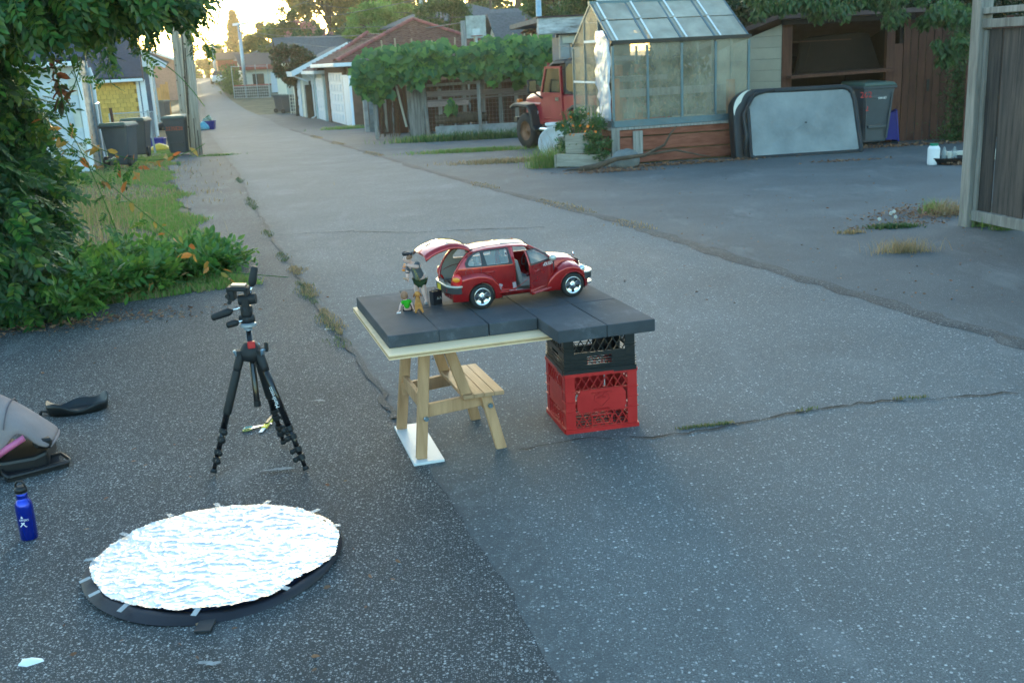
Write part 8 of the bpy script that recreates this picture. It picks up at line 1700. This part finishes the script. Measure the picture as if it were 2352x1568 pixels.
o=link('leaf_litter',leaf_mesh('leaf_litter',p,.022,LF_litter,'N',dirs=rs.normal(size=(len(p),3))*[1,1,.05],rs=rs)); tag(o,'single dead leaves and twigs scattered over the asphalt','leaf litter',kind='stuff')
def tuft(lab,px,py,n,h,m,r,seed=1,w=.006,lean=.6,ry=.5,cat='weeds',name='weeds'):
    rs=np.random.RandomState(seed); c=G(px,py); grass_patch(name,lab,[(c.x+rs.normal()*r,c.y+rs.normal()*r*ry,T(c.y)+.002) for _ in range(n)],h,m,w,seed=seed,cat=cat,lean=lean)
tuft('dry straw coloured tuft of grass on the driveway',2075,580,420,.10,LF_dry,.11,1,.004,.8,.35); tuft('small green weed tuft in the leaf heap',2142,492,240,.13,LF_grass,.05,2,.004); tuft('dry grass stalks beside the leaf heap',2175,495,240,.15,LF_dry,.09,3,.004); tuft('green weeds at the foot of the grey fence',2265,520,300,.13,LF_grass,.08,4,.004); tuft('green weeds under the second fence board bay',2305,528,260,.12,LF_grass,.06,5,.004); tuft('green mat of weeds below the dandelions',2050,523,500,.035,LF_mid,.10,6,.012,1.2,.4); tuft('tiny dry weeds left of the dandelions',1955,536,160,.03,LF_dry,.06,7,.008)
tuft('tall grass beside the planter box',1262,385,700,.30,LF_grass,.16,8,.008); tuft('tall seeding grass between the planter and the red car',1285,365,260,.42,LF_dry,.16,9,.006,.4); tuft('weeds at the foot of the trellis post',985,325,900,.16,LF_grass,.5,10,.015,.6,.3); tuft('strip of grass and weeds across the driveway mouth',1090,348,2200,.07,LF_grass,.55,11,.014,.8,.28); tuft('dry strip of weeds near the planter',1180,372,1500,.07,LF_dry,.5,12,.012,.8,.3); tuft('green weeds under the trellis',1110,320,1200,.22,LF_mid,.8,13,.02,.6,.2); tuft('grass at the foot of the white gate',800,296,700,.12,LF_grass,.5,14,.02)
tuft('dry weeds by the left seam further up the lane',500,358,400,.05,LF_grass,.25,15,.015,.8,.3)
# dandelions
for i,(px,py,pt) in enumerate(((2045,515,490),(2052,514,486),(2019,514,503),(2056,516,498))):
    g=G(px,py); hh=V(px,pt,g.y).z-g.z; o=thing('dandelion',['tallest dandelion seed head','dandelion seed head just right of the tallest','lone dandelion seed head on the left','shortest dandelion seed head on the right'][i]+' on the driveway','dandelion',g,0,'dandelions in seed'); b=MB(); b.tube([(0,0,0),(.01,0,hh*.5),(-.005,0,hh-.015)],.0022,5); b.build('stem',LF_dry,o)
    rr_=.017; q=link('seed_head',leaf_mesh('seed_head',[(0,0,hh)]*160,rr_,mat('dandelion fluff',(.75,.75,.72),.9,bump=0) if 'dandelion fluff' not in MATS else MATS['dandelion fluff'],'D',dirs=NR.normal(size=(160,3)),rs=NR,var=.1),o)
# scraps
M_scrap=mat('white paper scrap',(.7,.72,.72),.7,bump=.2)
for px,py,w_,lab in((70,1519,.035,'crumpled white scrap on the asphalt below the reflector'),(752,756,.02,'tiny white scrap by the left road seam')):
    g=G(px,py); o=thing('paper_scrap',lab,'litter',g); b=MB(); b.lathe([(0,0),(1,.0),(.8,.35),(.2,.5),(0,.5)],8); q=b.build('scrap',M_scrap,o)
    for v in q.data.vertices: kk=w_*(1+NR.uniform(-.3,.3)); v.co=Vector((v.co.x*kk,v.co.y*kk*.6,v.co.z*w_*.5))
# pale stains worn into the paving
M_stain=mat('pale mineral stain',(.24,.25,.255),.9,var=.3,scale=40,bump=.4,bscale=150,contrast=1.5)
def stain(px,py,rx,ry,seed,rot=0,nm='pale_stain'):
    rs=np.random.RandomState(seed); g=P(px,py,0); b=MB(); n=26; ph=rs.uniform(0,6,4); vs=[(0,0,0)]
    for i in range(n): a=2*PI*i/n; k=1+.25*math.sin(2*a+ph[0])+.2*math.sin(3*a+ph[1])+.15*math.sin(7*a+ph[2])+.1*rs.normal(); vs.append((rx*k*math.cos(a),ry*k*math.sin(a),0))
    b.add(vs,[(0,1+i,1+(i+1)%n) for i in range(n)]); o=b.build(nm,M_stain); o.location=(g.x,g.y,.0135); o.rotation_euler=(0,0,rot); o['kind']='structure'
stain(643,1083,.055,.014,1,R(12)); stain(485,1531,.03,.012,2); stain(735,925,.03,.012,3)
# ================================================================== AIR
hm=bpy.data.materials.new('evening haze'); hm.use_nodes=True; hn=hm.node_tree.nodes; hn.remove(hn['Principled BSDF']); pv=hn.new('ShaderNodeVolumePrincipled'); pv.inputs['Density'].default_value=.0008; pv.inputs['Color'].default_value=(1,.84,.60,1); pv.inputs['Anisotropy'].default_value=.55
hm.node_tree.links.new(pv.outputs[0],hn['Material Output'].inputs['Volume'])
b=MB(); b.b(-160,160,-15,320,-4.5,60); hz=b.build('haze',hm); hz['kind']='stuff'; hz['label']='thin evening haze in the air along the lane'
